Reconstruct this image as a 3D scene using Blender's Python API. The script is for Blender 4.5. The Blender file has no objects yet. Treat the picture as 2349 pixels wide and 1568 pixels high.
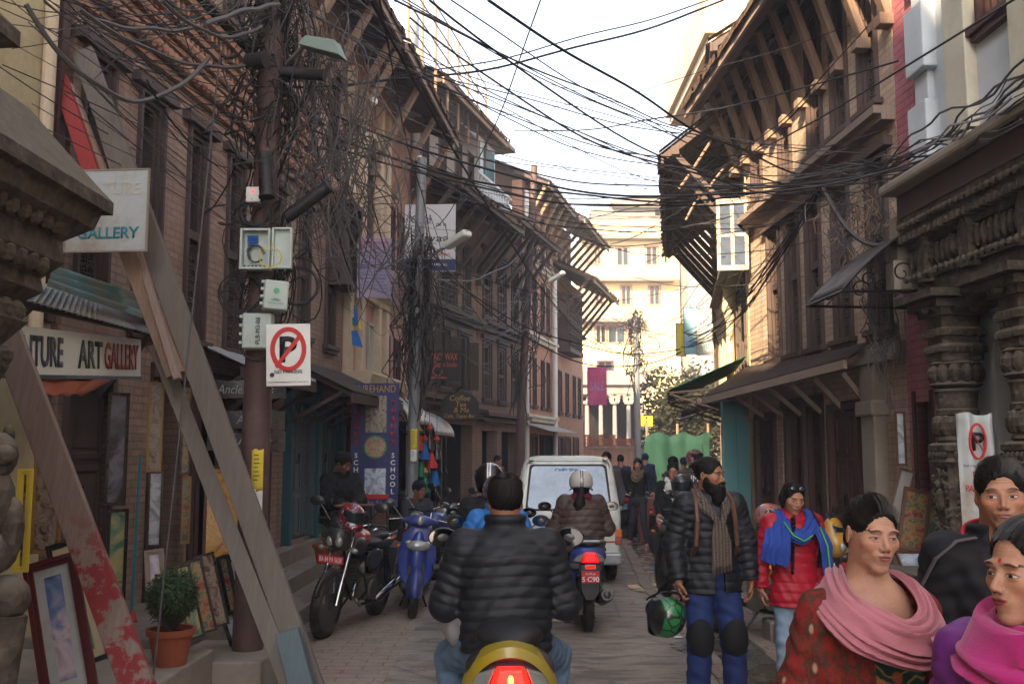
import bpy, math, random
import numpy as np
from mathutils import Vector, Matrix
PI = math.pi
rnd = random.Random(7)
scene = bpy.context.scene
COL = scene.collection
# ---------------- camera ----------------
CAMH = 1.73
PITCH = math.radians(6.32)
CT, ST = math.cos(PITCH), math.sin(PITCH)
FPX = 1000.0
DSP = 1024.0 / 2349.0
def ray(x, y):
 a = (x * DSP - 512) / FPX; b = (341.5 - y * DSP) / FPX
 return Vector((a, CT - b * ST, ST + b * CT))
def at(x, y, Y):
 d = ray(x, y)
 return Vector((0, 0, CAMH)) + d * (Y / d.y)
def gnd(x, y, z=0.0):
 d = ray(x, y)
 return Vector((0, 0, CAMH)) + d * ((z - CAMH) / d.z)
cd = bpy.data.cameras.new('camera'); cam = bpy.data.objects.new('camera', cd); COL.objects.link(cam)
cam.location = (0, 0, CAMH); cam.rotation_euler = (PI / 2 + PITCH, 0, 0)
cd.sensor_width = 36; cd.lens = FPX / 1024 * 36; cd.clip_end = 2000; cd.clip_start = 0.05
scene.camera = cam
class Frame:
 """a vertical wall plane: origin, x along wall, y into the building, z up"""
 def __init__(s, p, q, side):
  p = Vector((p[0], p[1], 0)); q = Vector((q[0], q[1], 0))
  if side == 'R': p, q = q, p
  s.o = p; s.d = (q - p).normalized(); s.n = Vector((-s.d.y, s.d.x, 0)); s.len = (q - p).length
  s.ang = math.atan2(s.d.y, s.d.x); s.side = side
 def hit(s, x, y, off=0.0):
  r = ray(x, y); c = Vector((0, 0, CAMH)); o = s.o + s.n * off
  t = (o - c).dot(s.n) / r.dot(s.n); w = c + r * t
  return (w - s.o).dot(s.d), w.z
 def w(s, x, y, z=0.0):
  v = s.o + s.d * x + s.n * y; v.z = z; return v
 def loc(s, w):
  w = Vector(w); return Vector(((w - s.o).dot(s.d), (w - s.o).dot(s.n), w.z))
# ---------------- object helpers ----------------
def thing(name, label, cat, loc=(0, 0, 0), rz=0.0, group=None, rot=None, kind=None, scale=None):
 o = bpy.data.objects.new(name, None); COL.objects.link(o)
 o.location = loc; o.rotation_euler = rot if rot else (0, 0, rz)
 if scale: o.scale = (scale,) * 3 if not hasattr(scale, '__len__') else scale
 o.empty_display_size = 0.2
 tag(o, label, cat, group, kind); return o
def tag(o, label=None, cat=None, group=None, kind=None):
 if label: o['label'] = label
 if cat: o['category'] = cat
 if group: o['group'] = group
 if kind: o['kind'] = kind
 return o
_kids = {}
def link(name, data, parent=None, loc=None, rot=None):
 o = bpy.data.objects.new(name, data); COL.objects.link(o)
 if parent is not None:
  o.parent = parent; _kids.setdefault(parent.name, []).append(o)
 if loc is not None: o.location = loc
 if rot is not None: o.rotation_euler = rot
 return o
def dup(root, loc=None, rz=None, label=None, group=None, scale=None, mats=None):
 def rec(o, par):
  c = o.copy(); COL.objects.link(c)
  if par is not None: c.parent = par; _kids.setdefault(par.name, []).append(c)
  for k in list(_kids.get(o.name, [])): rec(k, c)
  return c
 r = rec(root, None)
 if loc is not None: r.location = loc
 if rz is not None: r.rotation_euler = (0, 0, rz)
 if scale: r.scale = (scale,) * 3 if not hasattr(scale, '__len__') else scale
 if label: r['label'] = label
 if group: r['group'] = group
 return r
def auto_uv(me):
 n = len(me.loops)
 if n == 0: return
 uv = me.uv_layers.new(name='UVMap') if not me.uv_layers else me.uv_layers[0]
 co = np.empty(len(me.vertices) * 3, 'f'); me.vertices.foreach_get('co', co); co = co.reshape(-1, 3)
 li = np.empty(n, 'i'); me.loops.foreach_get('vertex_index', li)
 nf = len(me.polygons)
 fn = np.empty(nf * 3, 'f'); me.polygons.foreach_get('normal', fn); fn = np.abs(fn.reshape(-1, 3))
 lt = np.empty(nf, 'i'); me.polygons.foreach_get('loop_total', lt)
 ax = np.repeat(np.argmax(fn * np.array([1.0, 1.02, 1.01]), axis=1), lt)
 p = co[li]
 out = np.empty((n, 2), 'f')
 m = ax == 0; out[m] = p[m][:, [1, 2]]
 m = ax == 1; out[m] = p[m][:, [0, 2]]
 m = ax == 2; out[m] = p[m][:, [0, 1]]
 uv.data.foreach_set('uv', out.ravel())
def fin(me, smooth=False, ang=40):
 if smooth:
  me.polygons.foreach_set('use_smooth', [True] * len(me.polygons))
  try: me.set_sharp_from_angle(angle=math.radians(ang))
  except Exception: pass
class MB:
 def __init__(s, M=None): s.v = []; s.f = []; s.mi = []; s.c = 0; s.M = M; s.uv = None
 def add(s, vs, fs):
  b = len(s.v)
  if s.M is not None: vs = [tuple(s.M @ Vector(p)) for p in vs]
  s.v.extend([tuple(p) for p in vs]); s.f.extend([tuple(b + i for i in f) for f in fs]); s.mi.extend([s.c] * len(fs)); return s
 def box(s, a, b, M=None):
  x0, y0, z0 = a; x1, y1, z1 = b
  vs = [(x0, y0, z0), (x1, y0, z0), (x1, y1, z0), (x0, y1, z0), (x0, y0, z1), (x1, y0, z1), (x1, y1, z1), (x0, y1, z1)]
  if M is not None: vs = [M @ Vector(v) for v in vs]
  return s.add(vs, [(0, 3, 2, 1), (4, 5, 6, 7), (0, 1, 5, 4), (1, 2, 6, 5), (2, 3, 7, 6), (3, 0, 4, 7)])
 def bar(s, p, q, w, h, up=(0, 0, 1)):
  p = Vector(p); q = Vector(q); d = (q - p).normalized(); up = Vector(up)
  r = d.cross(up)
  if r.length < 1e-3: r = d.cross(Vector((1, 0, 0)))
  r.normalize(); u = r.cross(d).normalized(); vs = []
  for c in (p, q):
   for a, b in ((-1, -1), (1, -1), (1, 1), (-1, 1)): vs.append(c + r * (a * w / 2) + u * (b * h / 2))
  return s.add(vs, [(3, 2, 1, 0), (4, 5, 6, 7), (0, 1, 5, 4), (1, 2, 6, 5), (2, 3, 7, 6), (3, 0, 4, 7)])
 def tube(s, pts, r, n=6, cap=True):
  pts = [Vector(p) for p in pts]; m = len(pts); vs = []
  if not hasattr(r, '__len__'): r = [r] * m
  pr = None
  for i, p in enumerate(pts):
   d = (pts[min(i + 1, m - 1)] - pts[max(i - 1, 0)])
   d = d.normalized() if d.length > 1e-9 else Vector((0, 0, 1))
   if pr is None:
    a = Vector((0, 0, 1)) if abs(d.z) < .9 else Vector((1, 0, 0)); pr = d.cross(a).normalized()
   else:
    pr = pr - d * pr.dot(d)
    pr = pr.normalized() if pr.length > 1e-6 else d.orthogonal().normalized()
   q = d.cross(pr)
   for k in range(n):
    t = 2 * PI * k / n; vs.append(p + (pr * math.cos(t) + q * math.sin(t)) * r[i])
  fs = []
  for i in range(m - 1):
   for k in range(n):
    k2 = (k + 1) % n; fs.append((i * n + k, i * n + k2, (i + 1) * n + k2, (i + 1) * n + k))
  if cap: fs.append(tuple(range(n - 1, -1, -1))); fs.append(tuple((m - 1) * n + k for k in range(n)))
  return s.add(vs, fs)
 def cyl(s, p, q, r0, r1=None, n=12): return s.tube([p, q], [r0, r0 if r1 is None else r1], n)
 def lathe(s, prof, n=16, M=None, sq=0.0):
  """prof: (r,z); M places it. sq>0 squares the section"""
  vs = []; m = len(prof)
  for r, z in prof:
   for k in range(n):
    t = 2 * PI * (k + .5) / n; c, q = math.cos(t), math.sin(t); f = 1.0
    if sq: f = (1 - sq) + sq / max(abs(c), abs(q))
    v = Vector((r * f * c, r * f * q, z)); vs.append(M @ v if M is not None else v)
  fs = []
  for i in range(m - 1):
   for k in range(n):
    k2 = (k + 1) % n; fs.append((i * n + k, i * n + k2, (i + 1) * n + k2, (i + 1) * n + k))
  if prof[0][0] > 1e-6: fs.append(tuple(range(n - 1, -1, -1)))
  if prof[-1][0] > 1e-6: fs.append(tuple((m - 1) * n + k for k in range(n)))
  return s.add(vs, fs)
 def ell(s, c, r, nu=12, nv=8, M=None):
  prof = [(math.sin(PI * i / nv), -math.cos(PI * i / nv)) for i in range(nv + 1)]
  prof[0] = (1e-7, -1); prof[-1] = (1e-7, 1)
  T = Matrix.Translation(Vector(c)) @ (M.to_4x4() if M is not None else Matrix()) @ Matrix.Diagonal((r[0], r[1], r[2], 1))
  return s.lathe(prof, nu, T)
 def prism(s, poly, lo, hi, ax='y'):
  """poly in the plane perpendicular to ax, extruded lo..hi along ax"""
  n = len(poly)
  g = {'y': lambda a, b, t: (a, t, b), 'x': lambda a, b, t: (t, a, b), 'z': lambda a, b, t: (a, b, t)}[ax]
  vs = [g(a, b, lo) for a, b in poly] + [g(a, b, hi) for a, b in poly]
  fs = [tuple(range(n)), tuple(range(2 * n - 1, n - 1, -1))] + [(i, i + n, (i + 1) % n + n, (i + 1) % n) for i in range(n)]
  return s.add(vs, fs)
 def grid(s, nu, nv, fn):
  vs = [fn(i / nu, j / nv) for i in range(nu + 1) for j in range(nv + 1)]
  return s.add(vs, [(i * (nv + 1) + j, (i + 1) * (nv + 1) + j, (i + 1) * (nv + 1) + j + 1, i * (nv + 1) + j + 1) for i in range(nu) for j in range(nv)])
 def build(s, name, mat, parent=None, smooth=False, bevel=0, thick=0, fix=True, loc=None, rot=None, ang=40, fituv=False):
  me = bpy.data.meshes.new(name); me.from_pydata(s.v, [], s.f)
  for m in (mat if isinstance(mat, (list, tuple)) else [mat]): me.materials.append(m)
  if s.c: me.polygons.foreach_set('material_index', s.mi)
  if fix:
   import bmesh
   bm = bmesh.new(); bm.from_mesh(me); bmesh.ops.recalc_face_normals(bm, faces=bm.faces); bm.to_mesh(me); bm.free()
  auto_uv(me)
  if fituv: fit_uv(me)
  fin(me, smooth, ang)
  o = link(name, me, parent, loc, rot)
  if thick: m = o.modifiers.new('s', 'SOLIDIFY'); m.thickness = thick; m.offset = 0
  if bevel: m = o.modifiers.new('b', 'BEVEL'); m.width = bevel; m.segments = 2; m.limit_method = 'ANGLE'
  return o
def fit_uv(me):
 uv = me.uv_layers[0]; n = len(uv.data) * 2; a = np.empty(n, 'f'); uv.data.foreach_get('uv', a); a = a.reshape(-1, 2)
 lo = a.min(0); hi = a.max(0); a = (a - lo) / np.maximum(hi - lo, 1e-6); uv.data.foreach_set('uv', a.ravel())
_fonts = {}
def text(s, h, mat, parent, loc, rot=(PI / 2, 0, 0), ext=0.002, align='CENTER', w=None, shear=0, sp=1.0, name='lettering', off=0.0):
 """lettering h tall (cap height about .7 h); w forces the width"""
 c = bpy.data.curves.new('t', 'FONT'); c.body = s; c.size = 1.0; c.extrude = 0; c.align_x = align; c.align_y = 'CENTER'; c.shear = shear
 c.space_character = sp; c.offset = off; c.resolution_u = 3
 o = bpy.data.objects.new('t', c); COL.objects.link(o); bpy.context.view_layer.update()
 me = bpy.data.meshes.new_from_object(o.evaluated_get(bpy.context.evaluated_depsgraph_get()))
 bpy.data.objects.remove(o); bpy.data.curves.remove(c)
 if len(me.vertices) == 0: return None
 co = np.empty(len(me.vertices) * 3, 'f'); me.vertices.foreach_get('co', co); co = co.reshape(-1, 3)
 ww = co[:, 0].max() - co[:, 0].min(); hh = co[:, 1].max() - co[:, 1].min()
 sc = h / max(hh, 1e-6); sx = (w / ww) if w else sc
 cx = (co[:, 0].max() + co[:, 0].min()) / 2 if align == 'CENTER' else co[:, 0].min(); cy = (co[:, 1].max() + co[:, 1].min()) / 2
 co[:, 0] = (co[:, 0] - cx) * sx; co[:, 1] = (co[:, 1] - cy) * sc; co[:, 2] = 0
 me.vertices.foreach_set('co', co.ravel()); me.materials.clear(); me.materials.append(mat)
 b = link(name, me, parent, loc, rot)
 m = b.modifiers.new('s', 'SOLIDIFY'); m.thickness = ext; m.offset = 0
 return b
# ---------------- materials ----------------
_m = {}
class NT:
 def __init__(s, name):
  s.mat = bpy.data.materials.new(name); s.mat.use_nodes = True; s.t = s.mat.node_tree; s.n = s.t.nodes; s.l = s.t.links
  s.b = s.n['Principled BSDF']
 def node(s, ty, **k):
  n = s.n.new('ShaderNode' + ty)
  for a, b in k.items():
   if a.startswith('i_'): n.inputs[a[2:].replace('_', ' ')].default_value = b
   else: setattr(n, a, b)
  return n
 def co(s, kind='UV', scale=(1, 1, 1), rot=(0, 0, 0)):
  c = s.node('TexCoord'); m = s.node('Mapping'); m.inputs['Scale'].default_value = scale; m.inputs['Rotation'].default_value = rot
  s.l.new(c.outputs[kind], m.inputs['Vector']); return m.outputs[0]
 def noise(s, vec, scale, detail=4, rough=.6, dist=0):
  n = s.node('TexNoise'); n.inputs['Scale'].default_value = scale; n.inputs['Detail'].default_value = detail
  n.inputs['Roughness'].default_value = rough; n.inputs['Distortion'].default_value = dist
  if vec is not None: s.l.new(vec, n.inputs['Vector'])
  return n.outputs[0]
 def ramp(s, fac, stops, interp='LINEAR'):
  r = s.node('ValToRGB'); e = r.color_ramp.elements; r.color_ramp.interpolation = interp
  while len(e) < len(stops): e.new(.5)
  for x, (p, c) in zip(e, stops): x.position = p; x.color = (*c[:3], 1) if hasattr(c, '__len__') else (c, c, c, 1)
  s.l.new(fac, r.inputs[0]); return r.outputs[0]
 def mix(s, fac, a, b, mode='MIX'):
  m = s.node('Mix'); m.data_type = 'RGBA'; m.blend_type = mode
  for v, i in ((fac, 0), (a, 6), (b, 7)):
   if hasattr(v, 'is_linked') or isinstance(v, bpy.types.NodeSocket): s.l.new(v, m.inputs[i])
   elif i == 0: m.inputs[0].default_value = v
   else: m.inputs[i].default_value = (*v[:3], 1)
  return m.outputs[2]
 def math(s, op, a, b=0.0):
  m = s.node('Math'); m.operation = op
  for i, v in enumerate((a, b)):
   if isinstance(v, bpy.types.NodeSocket): s.l.new(v, m.inputs[i])
   else: m.inputs[i].default_value = v
  return m.outputs[0]
 def bump(s, h, st=.4, d=.01):
  b = s.node('Bump'); b.inputs['Strength'].default_value = st; b.inputs['Distance'].default_value = d
  s.l.new(h, b.inputs['Height']); s.l.new(b.outputs[0], s.b.inputs['Normal'])
 def out(s, col, rough=.8, metal=0.0, spec=.5):
  for v, k in ((col, 'Base Color'), (rough, 'Roughness'), (metal, 'Metallic'), (spec, 'Specular IOR Level')):
   if isinstance(v, bpy.types.NodeSocket): s.l.new(v, s.b.inputs[k])
   elif k == 'Base Color': s.b.inputs[k].default_value = (*v[:3], 1)
   else: s.b.inputs[k].default_value = v
  return s.mat
def lin(c):
 if isinstance(c, str):
  c = c.lstrip('#'); c = [int(c[i:i + 2], 16) / 255 for i in (0, 2, 4)]
  return tuple(x / 12.92 if x <= .04045 else ((x + .055) / 1.055) ** 2.4 for x in c)
 return c
def plain(name, c, rough=.7, metal=0, var=.18, scale=6, bump=.0, spec=.4, dirt=None, coord='Object'):
 """paint / plaster / cloth with worn variation"""
 if name in _m: return _m[name]
 t = NT(name); c = lin(c); co = t.co(coord); n = t.noise(co, scale, 6, .65)
 n2 = t.noise(co, scale * 7, 3, .6)
 f = t.math('ADD', t.math('MULTIPLY', n, .7), t.math('MULTIPLY', n2, .3))
 col = t.ramp(f, [(.3, [x * (1 - var) for x in c]), (.7, [min(1, x * (1 + var)) for x in c])])
 if dirt:
  d = t.ramp(t.noise(co, scale * .6, 8, .7), [(.48, 0.0), (.68, 1.0)]); col = t.mix(t.math('MULTIPLY', d, dirt[1]), col, lin(dirt[0]))
 if bump: t.bump(f, bump, .01)
 r = t.ramp(n, [(.3, max(0, rough - .08)), (.7, min(1, rough + .08))])
 _m[name] = t.out(col, r, metal, spec); return _m[name]
def glow(name, c, s=1.0):
 if name in _m: return _m[name]
 t = NT(name); t.b.inputs['Emission Color'].default_value = (*lin(c), 1); t.b.inputs['Emission Strength'].default_value = s
 _m[name] = t.out(lin(c), .3); return _m[name]
def brick(name, c1, c2, mortar, bw=.2, bh=.062, dust=('#8d8278', .5), ms=.012, bump=.6):
 t = NT(name); uv = t.co('UV'); o = t.co('Object')
 w = t.noise(o, 2.2, 3); sc = t.node('VectorMath', operation='SCALE'); sc.inputs['Scale'].default_value = .02
 wn = t.node('TexNoise'); wn.inputs['Scale'].default_value = 5; t.l.new(o, wn.inputs['Vector']); t.l.new(wn.outputs['Color'], sc.inputs[0])
 ad = t.node('VectorMath', operation='ADD'); t.l.new(uv, ad.inputs[0]); t.l.new(sc.outputs[0], ad.inputs[1])
 b = t.node('TexBrick'); t.l.new(ad.outputs[0], b.inputs['Vector'])
 b.inputs['Scale'].default_value = 1; b.inputs['Brick Width'].default_value = bw; b.inputs['Row Height'].default_value = bh
 b.inputs['Mortar Size'].default_value = ms; b.inputs['Mortar Smooth'].default_value = .3; b.inputs['Bias'].default_value = 0
 b.inputs['Color1'].default_value = (*lin(c1), 1); b.inputs['Color2'].default_value = (*lin(c2), 1); b.inputs['Mortar'].default_value = (*lin(mortar), 1)
 n = t.noise(o, 1.3, 8, .7); d = t.ramp(n, [(.42, 0.0), (.66, 1.0)])
 col = t.mix(t.math('MULTIPLY', d, dust[1]), b.outputs[0], lin(dust[0]))
 st = t.noise(t.co('Object', (6, 6, .5)), 1.5, 5, .6)
 col = t.mix(t.ramp(st, [(.5, 0.0), (.72, .45)]), col, (.09, .075, .065))
 f = t.noise(o, 40, 3); col = t.mix(.25, col, t.ramp(f, [(.3, .45), (.7, 1.0)]), 'MULTIPLY')
 t.bump(t.math('ADD', t.math('MULTIPLY', b.outputs[1], -1.0), t.math('MULTIPLY', f, .5)), bump, .012)
 _m[name] = t.out(col, .92, 0, .2); return _m[name]
def wood(name, c, g=.5, rough=.75, bump=.35, paint=None):
 """grain along the longest uv direction of local z (posts) - stretched noise in object space"""
 t = NT(name); c = lin(c); o = t.co('UV', (16, .9, 1)); n = t.noise(o, 3, 8, .65, 1.2)
 n2 = t.noise(t.co('Object'), 1.7, 4)
 col = t.ramp(n, [(.25, [x * (1 - g) for x in c]), (.5, c), (.8, [min(1, x * (1 + g)) for x in c])])
 col = t.mix(t.ramp(n2, [(.4, 0.0), (.7, .5)]), col, [x * .55 + .05 for x in c])
 if paint:
  k = t.ramp(t.noise(t.co('Object'), 9, 8, .7), [(.44, 0.0), (.5, 1.0)], 'LINEAR'); sp = t.node('SeparateXYZ'); t.l.new(t.co('Object'), sp.inputs[0]); k = t.math('MULTIPLY', k, t.ramp(t.math('MULTIPLY', sp.outputs[2], 1.0), [(.75, 1.0), (.98, 0.0)])); col = t.mix(k, col, lin(paint))
 t.bump(n, bump, .008)
 _m[name] = t.out(col, rough, 0, .3); return _m[name]
M_brickL = brick('brick_dusty_pink', '#ab8a7b', '#957768', '#85786f', .2, .068, ('#aa9486', .55))
M_brickL2 = brick('brick_salmon', '#c4917e', '#b57f6c', '#ab968a', .2, .066, ('#b0978a', .45), bump=.4)
M_brickR = brick('brick_buff', '#c4aa96', '#ad917b', '#a09182', .21, .07, ('#bcab99', .5))
M_brickP = brick('brick_painted_pink', '#b4717a', '#a8636c', '#985f66', .21, .075, ('#b98b8e', .5), bump=.7)
M_brickO = brick('brick_orange', '#bd8a6e', '#a9735d', '#9c8575', .2, .066, ('#a58c7c', .4), bump=.4)
M_brickD = brick('brick_old_dark', '#8f6d5d', '#7e604f', '#6a5c52', .2, .06, ('#8b7f76', .55))
M_cream = plain('cream_plaster', '#b8aa88', .9, 0, .12, 2, .1, .2, ('#7d7259', .55))
M_cream2 = plain('pale_cream_plaster', '#c4b198', .9, 0, .1, 2, .1, .2, ('#8b7d6a', .5))
M_white = plain('blue_white_plaster', '#b9c0c6', .85, 0, .05, 1.5, .08, .25, ('#9aa0a2', .5))
M_whitetrim = plain('cream_trim', '#b9b4a3', .85, 0, .08, 3, .1, .25, ('#8b8678', .5))
M_sunyel = plain('yellow_plaster', '#c9b48c', .9, 0, .08, 2, .1, .2, ('#a08a63', .4))
M_far = plain('far_cream_plaster', '#dcc490', .9, 0, .07, .4, 0, .2, ('#b09c78', .4))
M_grey = plain('grey_render_and_wall_shade', '#8c8580', .9, 0, .12, .6, .05, .2, ('#6d6762', .5))
M_conc = plain('dusty_concrete', '#7d746b', .95, 0, .18, 3, .35, .15, ('#564e47', .6))
M_conc2 = plain('pale_concrete', '#8e857b', .95, 0, .15, 3, .3, .15, ('#6a6057', .5))
def _stone():
 t = NT('carved_stone'); o = t.co('Object'); n = t.noise(o, 9, 8, .7); v = t.node('TexVoronoi'); v.inputs['Scale'].default_value = 22; t.l.new(o, v.inputs['Vector'])
 g = t.node('NewGeometry'); up = t.node('SeparateXYZ'); t.l.new(g.outputs['Normal'], up.inputs[0])
 col = t.ramp(n, [(.3, lin('#2e2823')), (.55, lin('#4b433b')), (.75, lin('#6d6258'))])
 dust = t.math('MULTIPLY', t.ramp(up.outputs[2], [(.2, 0.0), (.85, 1.0)]), .6)
 col = t.mix(dust, col, lin('#7b7267'))
 t.bump(t.math('ADD', t.math('MULTIPLY', v.outputs[0], .8), n), .7, .02)
 return t.out(col, .9, 0, .2)
M_stone = _stone()
M_wood = wood('aged_dark_wood', '#4d3d38', .4)
M_woodR = wood('maroon_dark_wood', '#4a302c', .35)
M_woodC = wood('carved_brown_wood', '#4b403a', .35, .8, .5)
M_plank = wood('grey_brown_plank', '#6c645d', .25, .85, .3)
M_plankp = wood('pinkish_plank_red_flecks', '#75635b', .3, .85, .4, '#74292b')
M_plankred = wood('red_painted_plank', '#93312f', .2, .7, .3)
M_strut = wood('pale_strut_timber', '#8a7260', .3, .85, .3)
M_fascia = wood('dusty_fascia_board', '#8d7b70', .25, .85, .3)
M_teal = wood('teal_painted_timber', '#255860', .2, .6, .3)
M_teal2 = wood('pale_teal_painted_timber', '#5f9093', .12, .6, .2)
M_bluegrey = wood('blue_grey_metal_sheet', '#52636a', .2, .6, .2)
M_black = plain('black_fill_and_opening_shade', '#15110f', .95, 0, .2, 3, 0, .1)
M_dark = plain('interior_shade_fill', '#201a19', .9, 0, .3, 2, 0, .1)
M_glass = plain('dark_window_glass', '#20262a', .08, 0, .2, 1, 0, .6)
M_blackmetal = plain('black_metal', '#1b1a1b', .45, .6, .2, 5, 0, .5)
M_terra = plain('terracotta_clay', '#8c4b34', .8, 0, .1, 6, .1, .3, ('#7b4a38', .4))
M_white2 = plain('white_paint', '#cfd0cb', .5, 0, .04, 3, 0, .4, ('#a39c90', .3))
M_whitedirty = plain('dirty_white_board', '#aab0b2', .55, 0, .06, 2.2, 0, .4, ('#85735e', .85))
M_rub = plain('cable_rubber', '#1d1c1e', .55, 0, .3, 4, 0, .4)
M_cabgrey = plain('dusty_grey_cable', '#4d4a4a', .7, 0, .3, 4, 0, .3)
M_cablight = plain('pale_grey_cable', '#8b8a8a', .6, 0, .2, 4, 0, .3)
M_green = plain('green_tarpaulin', '#0f6b4a', .6, 0, .2, 4, .1, .4)
M_net = plain('green_mesh_cloth', '#1b3d33', .8, 0, .15, 3, .1, .2)
M_pole = plain('brown_steel_pole', '#574340', .7, .2, .2, 5, .1, .4, ('#7a6a62', .5))
M_polegrey = plain('grey_steel_pole', '#7d8082', .6, .3, .12, 5, .05, .4, ('#6b635c', .5))
def _tin(name, c, rust, k=.6):
 t = NT(name); o = t.co('Object'); n = t.noise(o, 3, 8, .7); d = t.ramp(n, [(.45, 0.0), (.65, 1.0)])
 col = t.mix(t.math('MULTIPLY', d, k), lin(c), lin(rust)); t.bump(t.noise(o, 30, 3), .1, .005)
 return t.out(col, t.ramp(n, [(.3, .35), (.7, .7)]), .5, .5)
M_tin = _tin('pale_corrugated_tin', '#a9abab', '#8a7f74'); M_tinteal = _tin('teal_rusty_tin', '#4b7377', '#7d725c', .8)
M_tindark = _tin('dark_rusty_tin', '#4f4743', '#3a302b')
def _tiles():
 t = NT('old_roof_tiles'); uv = t.co('UV'); b = t.node('TexBrick'); t.l.new(uv, b.inputs['Vector'])
 b.inputs['Scale'].default_value = 1; b.inputs['Brick Width'].default_value = .16; b.inputs['Row Height'].default_value = .13; b.inputs['Mortar Size'].default_value = .012
 b.inputs['Color1'].default_value = (*lin('#6b4d40'), 1); b.inputs['Color2'].default_value = (*lin('#54402f'), 1); b.inputs['Mortar'].default_value = (*lin('#231c18'), 1)
 n = t.noise(t.co('Object'), 2, 8, .7); col = t.mix(t.ramp(n, [(.4, 0.0), (.7, .6)]), b.outputs[0], lin('#66604e'))
 t.bump(b.outputs[1], -.8, .02); return t.out(col, .95, 0, .2)
M_tile = _tiles()
def _leaf(name, a, b_):
 t = NT(name); o = t.co('Object'); i = t.node('ObjectInfo'); n = t.noise(o, 3, 4); n2 = t.node('NewGeometry')
 col = t.ramp(n2.outputs['Random Per Island'], [(0, lin(a)), (1, lin(b_))]); return t.out(col, .6, 0, .3)
M_leaf = _leaf('dusty_leaves', '#1a1e15', '#383926'); M_leafg = _leaf('dark_green_leaves', '#22331f', '#3c5230')
def ground_mat():
 t = NT('dusty_street_paving'); o = t.co('Object')
 n = t.noise(o, .55, 8, .62); n2 = t.noise(t.co('Object', (1, 2.4, 1)), 2.2, 8, .7, .6); f = t.noise(o, 60, 4, .7)
 b = t.node('TexBrick'); t.l.new(t.co('Object', (1, 1, 1), (0, 0, .06)), b.inputs['Vector']); b.inputs['Scale'].default_value = 1
 b.inputs['Brick Width'].default_value = .42; b.inputs['Row Height'].default_value = .2; b.inputs['Mortar Size'].default_value = .008
 b.inputs['Color1'].default_value = (.22, .22, .22, 1); b.inputs['Color2'].default_value = (.3, .3, .3, 1); b.inputs['Mortar'].default_value = (.1, .1, .1, 1)
 base = t.ramp(n2, [(.3, lin('#7b7067')), (.5, lin('#a0958a')), (.72, lin('#b3a89c'))])
 wet = t.ramp(n, [(.38, 1.0), (.52, 0.0)]); wet2 = t.ramp(n2, [(.36, 1.0), (.5, 0.0)])
 w = t.math('MULTIPLY', t.math('ADD', t.math('MULTIPLY', wet, .6), t.math('MULTIPLY', wet2, .5)), .8)
 col = t.mix(w, base, lin('#4d443c')); col = t.mix(.22, col, b.outputs[0], 'OVERLAY')
 vd = t.node('TexVoronoi'); vd.feature = 'DISTANCE_TO_EDGE'; vd.inputs['Scale'].default_value = .8; t.l.new(t.co('Object', (1, .8, 1)), vd.inputs['Vector'])
 pat = t.node('TexVoronoi'); pat.inputs['Scale'].default_value = .55; t.l.new(t.co('Object', (1, .6, 1), (0, 0, .3)), pat.inputs['Vector'])
 col = t.mix(t.ramp(pat.outputs['Color'], [(.3, 0.0), (.34, .35)]), col, t.mix(.5, col, lin('#6f655d')))
 col = t.mix(t.ramp(vd.outputs[0], [(.002, .35), (.012, 0.0)]), col, (.06, .05, .045))
 col = t.mix(.35, col, t.ramp(f, [(.3, .55), (.7, 1.0)]), 'MULTIPLY')
 h = t.math('ADD', t.math('MULTIPLY', n2, 1.6), t.math('MULTIPLY', f, .3)); h = t.math('SUBTRACT', h, t.math('MULTIPLY', b.outputs[1], .25)); t.bump(h, .7, .03)
 return t.out(col, t.math('SUBTRACT', .92, t.math('MULTIPLY', w, .45)), 0, .4)
M_road = ground_mat()
M_paver = brick('brick_paver', '#8c7a70', '#988679', '#75695f', .3, .14, ('#9c9083', .7), .008, .7)
def _water():
 t = NT('drain_water'); o = t.co('Object'); t.bump(t.noise(o, 9, 4), .5, .02); return t.out(lin('#5d564e'), t.ramp(t.noise(o, 3, 3), [(.4, .04), (.6, .35)]), 0, 1.0)
M_water = _water()
# ---------------- world and sun ----------------
SUN_AZ = math.radians(25); SUN_EL = math.radians(29)   # light travels towards +Y turned by SUN_AZ to +X
w = bpy.data.worlds.new('World'); scene.world = w; w.use_nodes = True; nt = w.node_tree
sk = nt.nodes.new('ShaderNodeTexSky'); sk.sky_type = 'NISHITA'; sk.sun_disc = False; sk.sun_elevation = SUN_EL
sk.sun_rotation = PI + SUN_AZ; sk.air_density = .75; sk.dust_density = 3.5; sk.ozone_density = .3; sk.altitude = 1300
bg = nt.nodes['Background']; hs = nt.nodes.new('ShaderNodeHueSaturation'); hs.inputs['Saturation'].default_value = .45; nt.links.new(sk.outputs[0], hs.inputs['Color']); nt.links.new(hs.outputs[0], bg.inputs[0]); bg.inputs[1].default_value = .15
sd = bpy.data.lights.new('sun', 'SUN'); sd.energy = 5.0; sd.angle = math.radians(.6); sd.color = (1, .76, .48)
so = bpy.data.objects.new('sun', sd); COL.objects.link(so)
tv = Vector((math.sin(SUN_AZ) * math.cos(SUN_EL), math.cos(SUN_AZ) * math.cos(SUN_EL), -math.sin(SUN_EL)))
so.rotation_euler = tv.to_track_quat('-Z', 'Y').to_euler()
vs = scene.view_settings; vs.view_transform = 'Standard'; vs.look = 'None'; vs.gamma = 1; vs.exposure = 2.3
scene.cycles.use_denoising = True; scene.cycles.max_bounces = 8; scene.cycles.diffuse_bounces = 4; scene.cycles.sample_clamp_indirect = 8
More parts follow.
